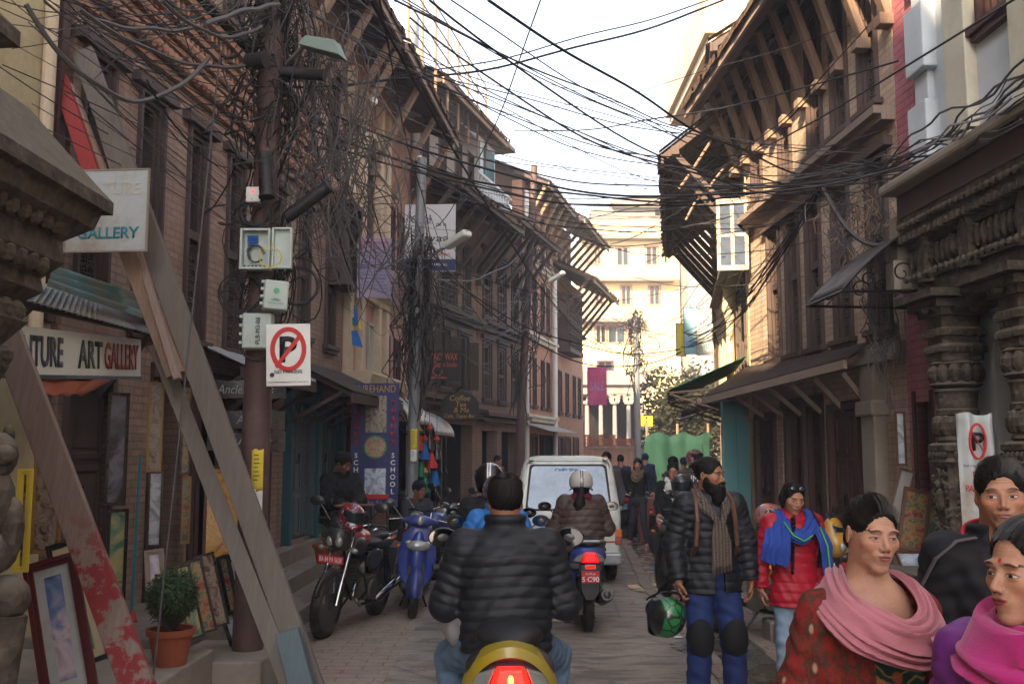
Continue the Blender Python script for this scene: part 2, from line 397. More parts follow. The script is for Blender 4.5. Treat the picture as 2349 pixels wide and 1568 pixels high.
# ---------------- building kit ----------------
class Bld:
 def __init__(s, fr, s0, s1, name, label, cat='building'):
  s.fr = fr; s.s0 = s0; s.s1 = s1; s.L = s1 - s0
  s.o = thing(name, label, cat, fr.w(s0, 0, 0), fr.ang)
 def hit(s, x, y, off=0.0):
  a, z = s.fr.hit(x, y, off); return a - s.s0, z
 def part(s, mb, name, mat, **k): return mb.build(name, mat, s.o, **k)
 def wall(s, z0, z1, holes, mat, y0=0.0, th=.3, x0=0.0, x1=None, name='wall', parent=None, back=True):
  x1 = s.L if x1 is None else x1
  xs = sorted({x0, x1} | {min(max(h[i], x0), x1) for h in holes for i in (0, 1)})
  zs = sorted({z0, z1} | {min(max(h[i], z0), z1) for h in holes for i in (2, 3)})
  fill = lambda i, j: 0 <= i < len(xs) - 1 and 0 <= j < len(zs) - 1 and not any(h[0] < (xs[i] + xs[i + 1]) / 2 < h[1] and h[2] < (zs[j] + zs[j + 1]) / 2 < h[3] for h in holes)
  b = MB(); ya, yb = y0, y0 + th
  for i in range(len(xs) - 1):
   for j in range(len(zs) - 1):
    if not fill(i, j): continue
    a, c, e, f = xs[i], xs[i + 1], zs[j], zs[j + 1]
    b.add([(a, ya, e), (c, ya, e), (c, ya, f), (a, ya, f)], [(0, 1, 2, 3)])
    b.add([(a, yb, e), (c, yb, e), (c, yb, f), (a, yb, f)], [(3, 2, 1, 0)])
    if not fill(i - 1, j): b.add([(a, ya, e), (a, yb, e), (a, yb, f), (a, ya, f)], [(3, 2, 1, 0)])
    if not fill(i + 1, j): b.add([(c, ya, e), (c, yb, e), (c, yb, f), (c, ya, f)], [(0, 1, 2, 3)])
    if not fill(i, j - 1): b.add([(a, ya, e), (c, ya, e), (c, yb, e), (a, yb, e)], [(3, 2, 1, 0)])
    if not fill(i, j + 1): b.add([(a, ya, f), (c, ya, f), (c, yb, f), (a, yb, f)], [(0, 1, 2, 3)])
  b.build(name, mat, parent or s.o, fix=False)
  if back:
   d = MB(); d.box((x0 + .05, yb + .9, z0), (x1 - .05, yb + 1.0, z1)); d.build('dark_interior_fill', M_dark, s.o)  # dark sheet behind the openings, paints the shade of the rooms
 def body(s, z1, depth, mat, y=1.35, name='rear_walls', x0=0, x1=None, z0=0):
  b = MB(); b.box((x0 + .02, y, z0), ((s.L if x1 is None else x1) - .02, y + depth, z1)); b.build(name, mat, s.o)
def lattice(mb, x0, x1, z0, z1, y, nx=3, seed=0, fine=True):
 """turned-baluster lattice: columns of beads and diamonds between thin rails"""
 w = (x1 - x0) / nx; r = w * .36
 for i in range(nx):
  cx = x0 + w * (i + .5); n = max(2, int((z1 - z0) / (w * 1.15))); dz = (z1 - z0) / n
  for j in range(n):
   a = z0 + j * dz; prof = [(r * .25, a), (r, a + dz * .3), (r * .45, a + dz * .45), (r * .9, a + dz * .62), (r * .25, a + dz * .8), (r * .6, a + dz * .9), (r * .25, a + dz)]
   mb.lathe([(p, z) for p, z in prof], 6, Matrix.Translation((cx, y, 0)))
 for i in range(nx + 1): mb.box((x0 + w * i - .006, y - .01, z0), (x0 + w * i + .006, y + .01, z1))
 n = max(2, int((z1 - z0) / .22))
 for j in range(n + 1): z = z0 + (z1 - z0) * j / n; mb.box((x0, y - .013, z - .01), (x1, y + .013, z + .01))
def win(b, x0, x1, z0, z1, mat=None, lat=.45, shut=False, glass=False, fw=.09, label=None, y=-.04, parent=None, nx=3, split=False, sillmat=None, big=False, open_=.0):
 mat = mat or M_wood; par = parent or b.o
 f = MB(); D = .22
 for k, (i, yy) in enumerate(((0, y), (fw * .55, y + .045), (fw, y + .08))):
  w = fw * .5
  f.box((x0 + i, yy, z0), (x0 + i + w, D, z1 - i)); f.box((x1 - i - w, yy, z0), (x1 - i, D, z1 - i))
  f.box((x0 + i + w, yy + .004, z1 - i - w), (x1 - i - w, D, z1 - i))
 if big: f.box((x0 - .14, y - .05, z1), (x1 + .14, .1, z1 + .1))
 fo = f.build('window', mat, par, bevel=.004)
 if label: fo['label'] = label
 sl = MB(); sl.box((x0 - .07, y - .05, z0 - .06), (x1 + .07, .12, z0)); sl.box((x0 - .04, y - .02, z0 - .12), (x1 + .04, .1, z0 - .06)); sl.build('sill', sillmat or mat, fo, bevel=.004)
 a, c = x0 + fw * 1.5, x1 - fw * 1.5; zt = z1 - fw * 1.5; zm = z0 + (zt - z0) * lat
 if lat > 0:
  l = MB(); lattice(l, a, c, z0 + .02, zm - .03, .06, nx); l.build('lattice', M_woodC, fo)
  r = MB(); r.box((a, .0, zm - .04), (c, .14, zm + .05)); r.build('rail', mat, fo)
 if split or glass:
  r = MB(); mx = (a + c) / 2; zb = zm + .05 if lat > 0 else z0
  r.box((mx - .025, .03, zb), (mx + .025, .1, zt))
  for q in range(1, 4):
   zz = zb + (zt - zb) * q / 4; r.box((a, .05, zz - .012), (mx - .025, .08, zz + .012)); r.box((mx + .025, .05, zz - .012), (c, .08, zz + .012))
  r.build('mullion', mat, fo)
 g = MB(); g.box((a, .15, z0), (c, .17, zt)); g.build('pane', M_glass if (glass or split) else M_black, fo)  # unglazed windows get a black sheet painting the shade of the opening
 if shut:
  for sx, e, sg in ((x0, a, -1), (x1, c, 1)):
   q = MB(); wd = (c - a) / 2
   q.box((0 if sg > 0 else -wd, -.02, z0 + .02), (wd if sg > 0 else 0, .015, zt));
   for jj in range(4):
    zz = z0 + .08 + (zt - z0 - .1) * jj / 4; q.box(((.04 if sg > 0 else -wd + .04), -.035, zz), ((wd - .04) if sg > 0 else -.04, -.02, zz + (zt - z0) / 4 - .08))
   q.build('shutter', mat, fo, loc=(sx, y, 0), rot=(0, 0, sg * -1.1))
 return fo
def eave(b, x0, x1, ze, over, slope=.45, back=3.0, strut=1.0, smat=None, drop=1.3, fmat=None, raf=.32, tmat=None, sag=.03, name='roof', sw=.09, sf=.8):
 """overhanging tiled roof with rafters, fascia and slanting struts; over = reach into the street"""
 r = MB(); rr = random.Random(int(x0 * 10 + ze * 100)); n = max(2, int((x1 - x0) / .16)); t = .09
 def pt(i, y, dz): return (x0 + (x1 - x0) * i / n, y, ze + (y + over) * slope + dz - sag * math.sin(PI * i / n) + 0.0)
 for i in range(n):
  j = rr.uniform(-.025, .025); k = rr.uniform(-.012, .012)
  vs = []
  for dz in (0, t + k):
   for ii in (i, i + 1):
    p = pt(ii, -over + j, dz); q = pt(ii, back, dz); vs += [p, q]
  r.add(vs, [(0, 1, 3, 2), (4, 6, 7, 5), (0, 2, 6, 4)])
 ro = r.build(name, tmat or M_tile, b.o, fix=False)
 f = MB(); f.box((x0 - .03, -over + .05, ze - .12), (x1 + .03, -over + .09, ze + .03)); f.build('fascia', fmat or M_fascia, ro)
 f = MB(); m = int((x1 - x0) / raf)
 for i in range(m + 1):
  x = x0 + .05 + (x1 - x0 - .1) * i / m; f.bar((x, -over + .1, ze + .0), (x, .25, ze + (over + .25) * slope - .06), .07, .1)
 f.box((x0, -over * .8 - .05, ze - .16 + over * .2 * slope), (x1, -over * .8 + .07, ze - .03 + over * .2 * slope))
 f.build('rafters', M_wood, ro)
 if strut:
  m = max(1, int((x1 - x0) / strut))
  for i in range(m + 1):
   x = x0 + .12 + (x1 - x0 - .24) * i / m
   s_ = MB(); s_.bar((x, -.03, ze - drop), (x, -over * sf, ze - (.12 if sf == .8 else .02) + over * (1 - sf) * slope), sw, sw * 1.5, (1, 0, 0)); s_.box((x - .08, -.14, ze - drop - .12), (x + .08, .02, ze - drop)); s_.build('strut', smat or M_strut, b.o, bevel=.008)
 return ro
def corrug(mb, p0, p1, q0, q1, amp=.018, pitch=.076, th=.003):
 """corrugated sheet: p0-p1 upper edge, q0-q1 lower edge"""
 p0, p1, q0, q1 = map(Vector, (p0, p1, q0, q1)); L = (p1 - p0).length; n = max(6, int(L / pitch * 4)); up = (p1 - p0).cross(q0 - p0).normalized()
 if up.z < 0: up = -up
 mb.grid(n, 5, lambda u, v: tuple((p0.lerp(p1, u)).lerp(q0.lerp(q1, u), v) + up * (amp * math.sin(u * L / pitch * 2 * PI))))
def frame_panel(mb, x0, x1, z0, z1, y, d=.02, w=.05):
 mb.box((x0, y - d, z0), (x0 + w, y, z1)); mb.box((x1 - w, y - d, z0), (x1, y, z1)); mb.box((x0 + w, y - d, z1 - w), (x1 - w, y, z1)); mb.box((x0 + w, y - d, z0), (x1 - w, y, z0 + w))
def door(b, x0, x1, z0, z1, mat, y=0.0, leaves=2, pan=4, name='door', handle=True, label=None):
 fo = MB(); fo.box((x0 - .07, y - .05, z0), (x0, y + .2, z1 + .08)); fo.box((x1, y - .05, z0), (x1 + .07, y + .2, z1 + .08)); fo.box((x0, y - .046, z1), (x1, y + .2, z1 + .08))
 f = fo.build('door_frame', mat, b.o, bevel=.004); w = (x1 - x0) / leaves
 for k in range(leaves):
  a, c = x0 + w * k + .008, x0 + w * (k + 1) - .008
  d = MB(); d.box((a, y + .03, z0 + .01), (c, y + .07, z1 - .005)); ph = (z1 - z0) / pan
  for j in range(pan):
   frame_panel(d, a + .02, c - .02, z0 + ph * j + .03, z0 + ph * (j + 1) - .02, y + .03, .018, min(.05, (c - a) * .2))
   if pan <= 6: d.box((a + .1, y + .02, z0 + ph * j + .12), (c - .1, y + .032, z0 + ph * (j + 1) - .1))
  o = d.build(name, mat, b.o, bevel=.003)
  if label: o['label'] = label
 if handle:
  h = MB(); mx = (x0 + x1) / 2; h.cyl((mx - .05, y - .01, z0 + 1.0), (mx - .05, y - .01, z0 + 1.12), .012); h.cyl((mx - .05, y + .03, z0 + 1.0), (mx - .05, y - .01, z0 + 1.0), .01); h.build('handle', M_blackmetal, o)
# ---------------- frames ----------------
lw = lambda Y: (-4.304 + .108 * Y, Y)
WL = Frame(lw(0), lw(20.4), 'L')
WL2 = Frame(lw(20.4), (lw(20.4)[0] + .29 * 8.2, 28.6), 'L')
q2 = (lw(20.4)[0] + .29 * 8.2, 28.6)
WL3 = Frame(q2, (q2[0] + .26 * 9.4, 38.0), 'L')
rw = lambda Y: (4.255 - .052 * Y, Y)
WR = Frame(rw(0), rw(14.6), 'R')       # x runs towards the camera, origin at Y=14.6
WR2 = Frame(rw(14.6), (rw(14.6)[0] + .16 * 8, 22.6), 'R')
rs = lambda Y: 14.6 - Y                  # approx local s on WR of a given Y
# ---------------- setting ----------------
def sheet(name, poly, z, mat, label=None, kind='structure', sub=None):
 b = MB(); b.add([(x, y, 0) for x, y in poly], [tuple(range(len(poly)))]); o = b.build(name, mat, None, fix=False, loc=(0, 0, z)); tag(o, label, None, None, kind); return o
b = MB(); b.grid(60, 60, lambda u, v: (-300 + 600 * u, -200 + 800 * v, 0)); o = b.build('ground', M_conc, None, fix=False); tag(o, 'dusty bare ground around the street', None, None, 'structure'); o.location.z = -.012
o = sheet('road', [(-3.9, -12), (4.6, -12), (4.0, 5), (3.4, 16), (5.0, 25), (8.5, 45), (3, 45), (1.2, 36), (-1.6, 20.5), (-2.4, 15), (-3.6, 0)], 0, M_road, 'dusty grey brown street surface with damp patches')
sheet('brick_path', [(-2.35, 5), (-1.0, 5), (-.95, 12), (-.9, 19), (-2.0, 19), (-2.25, 12)], .004, M_paver, 'brick paved strip along the left steps')
for i in range(26):
 rr = random.Random(100 + i); b = MB(); s = rr.uniform(.02, .055); n = 7
 b.add([(s * math.cos(2 * PI * k / n) * rr.uniform(.6, 1.3), s * math.sin(2 * PI * k / n) * rr.uniform(.5, 1.2), rr.uniform(0, .012)) for k in range(n)], [tuple(range(n))]); o = b.build('litter', (M_white, M_cream, M_wood)[i % 3], None, fix=False, loc=(rr.uniform(-1.7, 2.3), rr.uniform(7.6, 19), .008)); tag(o, 'scrap of litter lying on the street', 'litter', 'scraps of litter on the street')
b = MB(); rr = random.Random(3)
dr = [(1.93, 4.0), (1.95, 7.8), (2.02, 10), (2.06, 13.1), (2.4, 18), (3.1, 28)]
dx = lambda y: np.interp(y, [p[1] for p in dr], [p[0] for p in dr])
y = 4.0
while y < 27:
 l = rr.uniform(.35, .6)
 for sx, wd in ((-.3, .16), (.38, .34)):
  x = dx(y); z = rr.uniform(.012, .03); b.box((x + sx - wd / 2, y, -.02), (x + sx + wd / 2 - .01, y + l - .015, z))
 y += l
o = b.build('drain_kerb', M_paver, None, bevel=.006); tag(o, 'low stone edging beside the wet drain', None, None, 'structure')
b = MB(); b.grid(60, 3, lambda u, v: (dx(4 + 23 * u) + (-.24 + .48 * v) + .03 * math.sin(u * 47 + v * 2), 4 + 23 * u, 0)); o = b.build('drain_water', M_water, None, fix=False, loc=(0, 0, .005)); tag(o, 'shallow wet drain running along the right of the street', None, None, 'structure')
for k, (cx, cy, rx, ry) in enumerate(((2.75, 22, .3, 1.6), (2.2, 11.2, .35, .8), (2.1, 7.9, .25, .35), (2.75, 18.5, .25, 1.2), (2.55, 15.2, .3, .7), (1.7, 13.2, .2, .5), (1.6, 9.2, .16, .3))):
 b = MB(); n = 26; b.add([(cx + rx * math.cos(2 * PI * i / n) * (1 + .25 * math.sin(3 * i + k)), cy + ry * math.sin(2 * PI * i / n) * (1 + .2 * math.sin(2 * i + k)), 0) for i in range(n)], [tuple(range(n))]); o = b.build('puddle', M_water, None, fix=False, loc=(0, 0, .0065 + k * .001)); tag(o, 'shallow puddle', None, None, 'structure')
# ================= LEFT SIDE =================
# houses behind the camera; tall left block is added to cut the low sun
def hidden_block(p, q, side, h, lab, mat, depth=6):
 fr = Frame(p, q, side); b = Bld(fr, 0, fr.len, 'house', lab)
 hs = [(x, x + .9, z, z + 1.5) for x in np.arange(1, fr.len - 1.2, 2.2) for z in np.arange(3, h - 2, 3)]
 b.wall(0, h, hs, mat)
 for a in hs: g = MB(); g.box((a[0], .1, a[2]), (a[1], .14, a[3])); b.part(g, 'window', M_woodR)
 b.body(h, depth, mat, .3); return b
hidden_block(lw(-30), lw(-8.3), 'L', 18.0, 'unseen tall brick block added on the left behind the viewpoint to hold off sun', M_brickO, .6)
hidden_block((5.2, -24), (4.6, -4), 'R', 11.0, 'brick house on the right behind the viewpoint', M_brickR)
# --- cream house (far left edge)
C0 = Bld(WL, -6.4, 7.55, 'house', 'cream plastered house at the left edge beside the brick house')
C0.wall(0, 13.4, [(10.4, 11.7, 0, 2.3), (1.5, 2.6, 3.2, 5), (4.2, 5.2, 3.2, 5.2)], M_cream)
win(C0, 1.5, 2.6, 3.2, 5, lat=0, glass=True); win(C0, 4.2, 5.2, 3.2, 5.2, lat=0, glass=True)
C0.body(13.4, 5, M_cream)
e = MB(); e.box((13.82, -.06, 2.7), (13.93, .02, 9.6)); e.build('corner_post', M_woodR, C0.o, bevel=.01)
e = MB(); e.cyl((13.8 - .12, -.05, 2.6), (13.8 - .12, -.05, 9.6), .05); e.build('downpipe', M_cream2, C0.o)
# --- long brick house with the carved cornice
L3 = Bld(WL, 7.7, 12.9, 'brick_house', 'long dusty brick house with tall dark windows and carved brick cornice on the left')
wins = []
for (xa, xb, yt, yb) in ((190, 240, 140, 640), (317, 375, 245, 700), (430, 472, 335, 765), (521, 550, 395, 775)):
 s0, zt = L3.hit(xa, yt); s1, _ = L3.hit(xb, yt); wins.append((s0, s1, 2.86 if xa > 200 else 3.0, L3.hit(xa, yt)[1]))
s4 = wins[3][0]
wins = [(a, max(c, a + .52), z0, 5.02) for a, c, z0, z1 in wins]
wins.append((4.42, 4.9, 2.86, 5.02))
up = [(a - .05, a + .5, 6.5, 8.2) for a in (.5, 1.7, 2.9, 4.1)]
gr = [(.15, .75, .35, 2.35), (1.55, 2.35, .35, 2.45), (2.6, 4.6, .45, 2.4)]
L3.wall(0, 9.8, [w_ for w_ in wins] + up + gr, M_brickL)
for i, w_ in enumerate(wins): win(L3, *w_, lat=.52, fw=.085, big=True, nx=3)
for w_ in up: win(L3, *w_, lat=.4)
L3.body(9.8, 5, M_brickL)
eave(L3, 0, 5.2, 9.7, 1.0)
# carved cornice
c = MB()
def band(mb, x0, x1, z0, z1, y): mb.box((x0, y, z0), (x1, .02, z1))
band(c, 0, 5.2, 5.3, 5.36, -.06); band(c, 0, 5.2, 5.52, 5.57, -.15); band(c, 0, 5.2, 5.72, 5.78, -.24); band(c, 0, 5.2, 5.9, 5.97, -.34); band(c, 0, 5.2, 5.97, 6.02, -.30)
for i in range(int(5.2 / .11)):
 x = .03 + i * .11
 c.ell((x + .04, -.1, 5.44), (.052, .07, .07), 6, 5)
 c.box((x, -.2, 5.58), (x + .06, .01, 5.71)); c.box((x + .02, -.29, 5.79), (x + .07, .01, 5.89))
c.tube([(x, -.17, 5.625 + .0 * x) for x in np.linspace(0, 5.2, 3)], .045, 8)
c.build('cornice', M_brickO, L3.o, bevel=0)
t_ = MB(); t_.grid(60, 2, lambda u, v: (5.2 * u, -.42 + .42 * v, 6.03 + .14 * v + .012 * math.sin(u * 200))); t_.build('cornice_tiles', M_tile, L3.o, thick=.03)
# ground storey of the brick house: timber posts and doors
door(L3, .15, .75, .35, 2.3, M_wood, leaves=1, pan=3)
p = MB()
for x in (1.5, 1.66, 2.4, 2.52, 3.5, 4.62): p.box((x, -.03, .3), (x + .09, .2, 2.5))
p.box((1.5, -.05, 2.42), (2.5, .2, 2.56)); p.box((2.52, -.06, 2.38), (4.75, .2, 2.56)); p.build('timber_posts', M_woodR, L3.o, bevel=.006)
p = MB()
corrug(p, (2.55, .0, 2.84), (4.9, .0, 2.84), (2.5, -.5, 2.62), (4.95, -.5, 2.62)); p.build('tin_awning', M_tin, L3.o, smooth=True)
p = MB(); p.box((2.5, -.5, 2.48), (4.95, -.46, 2.6));
for x in (2.6, 3.4, 4.2, 4.85): p.bar((x, 0, 2.2), (x, -.44, 2.5), .05, .05)
p.build('awning_timbers', M_wood, L3.o)
# --- L4 brick house behind the pole with teal doors
L4 = Bld(WL, 12.95, 15.5, 'brick_house', 'brick house with a projecting lattice bay behind the near cable pole')
w4 = [(.35, .85, 3.3, 5.1), (1.6, 2.1, 3.3, 5.1), (.4, .9, 5.9, 7.4), (1.6, 2.1, 5.9, 7.4)]
g4 = [(.1, 1.15, .6, 2.5), (1.3, 2.4, .6, 2.5)]
L4.wall(0, 8.6, w4 + g4, M_brickL)
for w_ in w4: win(L4, *w_, lat=.5, big=True)
L4.body(8.6, 5, M_brickL); eave(L4, -.1, 2.6, 8.3, .95)
c = MB()
for i, z in enumerate((5.3, 5.45, 5.6)): band(c, 0, 2.55, z, z + .07, -.08 - .07 * i)
for i in range(23): c.box((i * .11, -.16, 5.37), (i * .11 + .06, .01, 5.44)); c.box((i * .11, -.22, 5.52), (i * .11 + .06, .01, 5.6))
c.build('cornice', M_brickO, L4.o)
# lattice bay box
g = MB(); g.box((1.75, -.32, 4.2), (2.5, 0, 4.3)); g.box((1.7, -.36, 5.4), (2.54, .0, 5.48)); g.box((1.75, -.3, 4.3), (1.81, 0, 5.4)); g.box((2.44, -.3, 4.3), (2.5, 0, 5.4)); g.box((1.81, -.2, 4.3), (2.44, -.02, 5.4))
bay = g.build('bay_window', M_wood, L4.o, bevel=.006)
g = MB()
for i in range(12):
 for j in (0, 1): z = 4.3 + .085 * i; g.bar((1.81, -.28 + .012 * j, z if j else min(5.38, z + .4)), (2.44, -.28 + .012 * j, min(5.38, z + .4) if j else z), .012, .02, (0, 1, 0))
g.build('lattice', M_woodC, bay)
door(L4, .12, 1.1, .6, 2.4, M_bluegrey, leaves=3, pan=3)
door(L4, 1.32, 2.38, .6, 2.4, M_teal, leaves=4, pan=1)
for x in (-.02, 1.16, 2.42): p = MB(); p.box((x, -.1, .55), (x + .1, .1, 2.6)); p.build('teal_post', M_teal, L4.o, bevel=.008)
p = MB(); corrug(p, (-.1, 0, 2.95), (2.6, 0, 2.95), (-.15, -.95, 2.5), (2.7, -.95, 2.5)); p.build('tin_awning', M_tindark, L4.o, smooth=True)
p = MB()
for i in range(5): p.bar((.0 + .63 * i, -.9, 2.47), (.0 + .63 * i, 0, 2.9), .05, .07); p.bar((.0 + .63 * i, 0, 2.1), (.0 + .63 * i, -.75, 2.5), .04, .05)
p.box((-.15, -.95, 2.36), (2.7, -.9, 2.48)); p.build('awning_timbers', M_wood, L4.o)
# --- L4b: pinkish house with cream pilasters and a big arched window
L5 = Bld(WL, 15.55, 20.35, 'brick_house', 'salmon brick house with cream pilasters, tall arched window and wide eave on the left')
h5 = [(1.05, 1.65, 4.55, 6.9), (2.9, 3.4, 4.6, 6.4), (3.7, 4.2, 4.6, 6.4), (.9, 1.3, 2.95, 3.95), (1.5, 1.9, 2.95, 3.95), (.3, 1.9, 0.35, 2.3), (2.2, 3.0, .2, 2.3), (3.3, 4.5, .2, 2.3), (2.6, 3.1, 2.9, 3.9), (3.5, 4.0, 2.9, 3.9)]
L5.wall(0, 8.4, h5, M_brickL2)
for w_ in h5[:3]: win(L5, *w_, lat=.3 if w_[0] > 2 else 0, split=True, mat=M_woodR if w_[0] > 2 else M_wood)
for w_ in h5[3:5]: win(L5, *w_, lat=0, split=True, mat=M_whitetrim)
for w_ in h5[8:]: win(L5, *w_, lat=.6, mat=M_woodR)
L5.body(8.4, 5, M_brickL2)
p = MB()
for x in (.0, .72, 1.9, 2.45): p.box((x, -.12, 2.6), (x + .2, .05, 7.9))
p.box((-.02, -.125, 4.28), (2.7, .05, 4.42)); p.build('pilasters', M_cream2, L5.o, bevel=.01)
p = MB(); p.prism([(0, 4.25), (-.18, 4.42), (-.3, 4.5), (-.3, 4.58), (0, 4.58)], -.04, 4.75, 'x'); p.build('string_course', M_cream2, L5.o)
p = MB(); p.prism([(0.0, 2.5), (-.22, 2.6), (-.45, 2.78), (-.5, 2.95), (-.42, 3.0), (0, 3.0)], -.04, 2.75, 'x'); p.build('balcony_ledge', M_cream2, L5.o, bevel=.01)
# arched hood over the tall window
p = MB()
for i in range(12):
 a0, a1 = PI * i / 12, PI * (i + 1) / 12; p.bar((1.35 - .42 * math.cos(a0), -.08, 6.75 + .42 * math.sin(a0)), (1.35 - .42 * math.cos(a1), -.08, 6.75 + .42 * math.sin(a1)), .12, .12, (0, 1, 0))
p.build('arch_hood', M_cream2, L5.o)
eave(L5, -.1, 4.9, 8.15, 1.05, strut=1.6, drop=1.5)
# curved white canopies
for (x0, x1, z, lab) in ((.2, 2.1, 2.75, 'curved pale canopy'), (2.5, 4.6, 2.6, 'curved pale canopy beyond')):
 p = MB(); p.grid(10, 10, lambda u, v: (x0 + (x1 - x0) * u, -1.0 * math.sin(v * PI / 2), z - .55 * (1 - math.cos(v * PI / 2)))); cn = p.build('canopy', M_tin, L5.o, smooth=True, thick=.01)
 for x in (x0, (x0 + x1) / 2, x1):
  p = MB(); p.tube([(x, -1.0 * math.sin(v * PI / 2), z - .02 - .55 * (1 - math.cos(v * PI / 2))) for v in np.linspace(0, 1, 8)], .015); p.tube([(x, 0, z - .5), (x, -.98, z - .55)], .012)
  p.tube([(x, -.3 + .15 * math.cos(a), z - .33 + .15 * math.sin(a)) for a in np.linspace(0, 5.5, 14)], .008); p.build('canopy_iron', M_blackmetal, cn)
p = MB(); p.box((.28, -.03, .3), (.4, .2, 2.35)); p.box((1.9, -.03, .2), (2.1, .2, 2.4)); p.box((3.05, -.03, .2), (3.2, .2, 2.4)); p.build('timber_posts', M_wood, L5.o)
door(L5, 3.35, 4.45, .2, 2.25, M_black, leaves=4, pan=1)
# --- WL2: old dark Newar houses
L6 = Bld(WL2, 0.0, 4.4, 'old_house', 'old dark timber fronted house with carved windows, carved struts and a skirt roof')
h6 = [(.35, 1.15, 3.2, 4.55), (1.65, 2.45, 3.2, 4.55), (2.95, 3.75, 3.2, 4.55), (.5, 1.2, 5.2, 6.6), (1.6, 2.9, 5.1, 6.7), (3.3, 3.9, 5.2, 6.6), (.4, .95, 7.9, 9.1), (1.5, 2.05, 7.9, 9.1), (2.6, 3.15, 7.9, 9.1), (3.55, 4.05, 7.9, 9.1), (.25, 1.9, .3, 2.4), (2.2, 4.1, .3, 2.4)]
L6.wall(0, 9.6, [h for h in h6], M_brickD)
for h in h6[:6]: win(L6, *h, lat=.55, shut=(h[2] < 4), fw=.12, mat=M_woodC, big=True, nx=4)
for h in h6[6:10]: win(L6, *h, lat=0, split=True, shut=False)
L6.body(9.6, 5, M_brickD)
p = MB(); p.box((0, -.02, 7.55), (4.4, .04, 9.6));
L6.wall(7.5, 9.6, h6[6:10], M_grey, y0=-.03, th=.02, name='upper_wall', back=False)
c = MB()
for z, y in ((2.55, -.2), (2.7, -.3), (4.75, -.15), (4.88, -.26), (2.9, -.14)): band(c, 0, 4.4, z, z + .09, y)
for i in range(40): c.box((i * .11, -.24, 2.62), (i * .11 + .05, .01, 2.7)); c.box((i * .11, -.2, 4.81), (i * .11 + .05, .01, 4.88)); c.ell((i * .11, -.32, 2.75), (.04, .04, .04), 5, 4)
c.build('carved_cornice', M_woodC, L6.o)
eave(L6, -.2, 4.5, 7.2, 1.25, slope=.42, back=0.0, strut=.75, drop=1.2, smat=M_woodC, name='skirt_roof', fmat=M_wood)
eave(L6, -.2, 4.4, 9.45, .85, slope=.5, strut=0, name='roof')
for i in range(6):
 p = MB(); x = .3 + i * .36 if i < 5 else 2.05; p.lathe([(.07, .3), (.09, .4), (.06, .5), (.05, 1.2), (.08, 1.3), (.05, 1.4), (.06, 2.2), (.1, 2.4)], 8, Matrix.Translation((x, -.02, 0))); p.build('carved_column', M_blackmetal, L6.o)
L7 = Bld(WL2, 4.45, 8.5, 'old_house', 'timber fronted old house with a pale rooftop room beyond the dark house')
h7 = [(.4, 1.2, 3.1, 4.6), (1.7, 2.5, 3.1, 4.6), (3.0, 3.7, 3.1, 4.6), (.4, 1.2, 5.2, 6.9), (1.7, 2.5, 5.2, 6.9), (3.0, 3.7, 5.2, 6.9), (.4, 1.7, .3, 2.3), (2.1, 3.7, .3, 2.3)]
L7.wall(0, 7.6, h7, M_brickD)
for h in h7[:6]: win(L7, *h, lat=.5, fw=.13, mat=M_woodC, big=True, nx=4)
L7.body(7.6, 5, M_brickD)
c = MB()
for z, y in ((2.5, -.2), (2.64, -.32), (4.8, -.16), (4.93, -.3)): band(c, 0, 4.05, z, z + .09, y)
c.build('carved_cornice', M_woodC, L7.o)
eave(L7, -.1, 4.1, 7.5, 1.25, slope=.45, strut=.8, drop=1.2, smat=M_woodC, fmat=M_wood)
# pale rooftop room with teal glass
p = MB(); p.box((.3, .6, 8.2), (3.4, 3.6, 10.4)); rm = p.build('rooftop_room', M_white, L7.o)
p = MB(); p.box((.9, .56, 8.9), (1.9, .59, 10.2)); p.box((2.3, .56, 8.9), (3.2, .59, 10.2)); p.build('window', M_teal, rm)
p = MB(); p.grid(12, 2, lambda u, v: (-.1 + 3.9 * u, .1 + 3.5 * v, 10.45)); p.build('slab', M_conc, rm, thick=.12)
p = MB()
for x in np.arange(.3, 3.5, .25): p.lathe([(.06, 8.25), (.08, 8.3), (.04, 8.45), (.07, 8.6), (.04, 8.8), (.07, 8.9)], 8, Matrix.Translation((x, .2, 0)))
p.box((.2, .12, 8.9), (3.5, .28, 8.98)); p.build('balustrade', M_white, rm)
# --- WL3: orange brick house with pipes, then jettied house
L8 = Bld(WL3, 0.05, 4.3, 'brick_house', 'orange brick house with white downpipes and cream string courses')
h8 = [(x, x + .42, z, z + 1.45) for z in (3.15, 5.55, 7.7) for x in (.5, 1.3, 2.4, 3.2)] + [(.3, 1.8, .2, 2.3), (2.2, 3.9, .2, 2.3)]
L8.wall(0, 9.7, h8, M_brickO)
for h in h8[:12]: win(L8, *h, lat=.4, mat=M_wood, fw=.07)
L8.body(9.7, 5, M_brickO)
c = MB()
for z in (2.65, 5.05, 7.3): band(c, 0, 4.25, z, z + .12, -.12); band(c, 0, 4.25, z + .12, z + .2, -.2)
c.build('string_course', M_whitetrim, L8.o)
c = MB(); c.cyl((.1, -.12, .2), (.1, -.12, 9.4), .07); c.build('downpipe', M_white2, L8.o)
c = MB(); c.cyl((3.95, -.12, .2), (3.95, -.12, 7.5), .08); c.build('downpipe', M_white2, L8.o)
eave(L8, -.1, 4.4, 9.5, .9, strut=.8)
c = MB(); corrug(c, (0, 0, 2.6), (4.2, 0, 2.6), (0, -.8, 2.35), (4.2, -.8, 2.35)); c.build('tin_awning', M_tin, L8.o)
door(L8, .35, 1.75, .2, 2.2, M_woodR, leaves=4, pan=3); door(L8, 2.25, 3.85, .2, 2.2, M_black, leaves=3, pan=3)
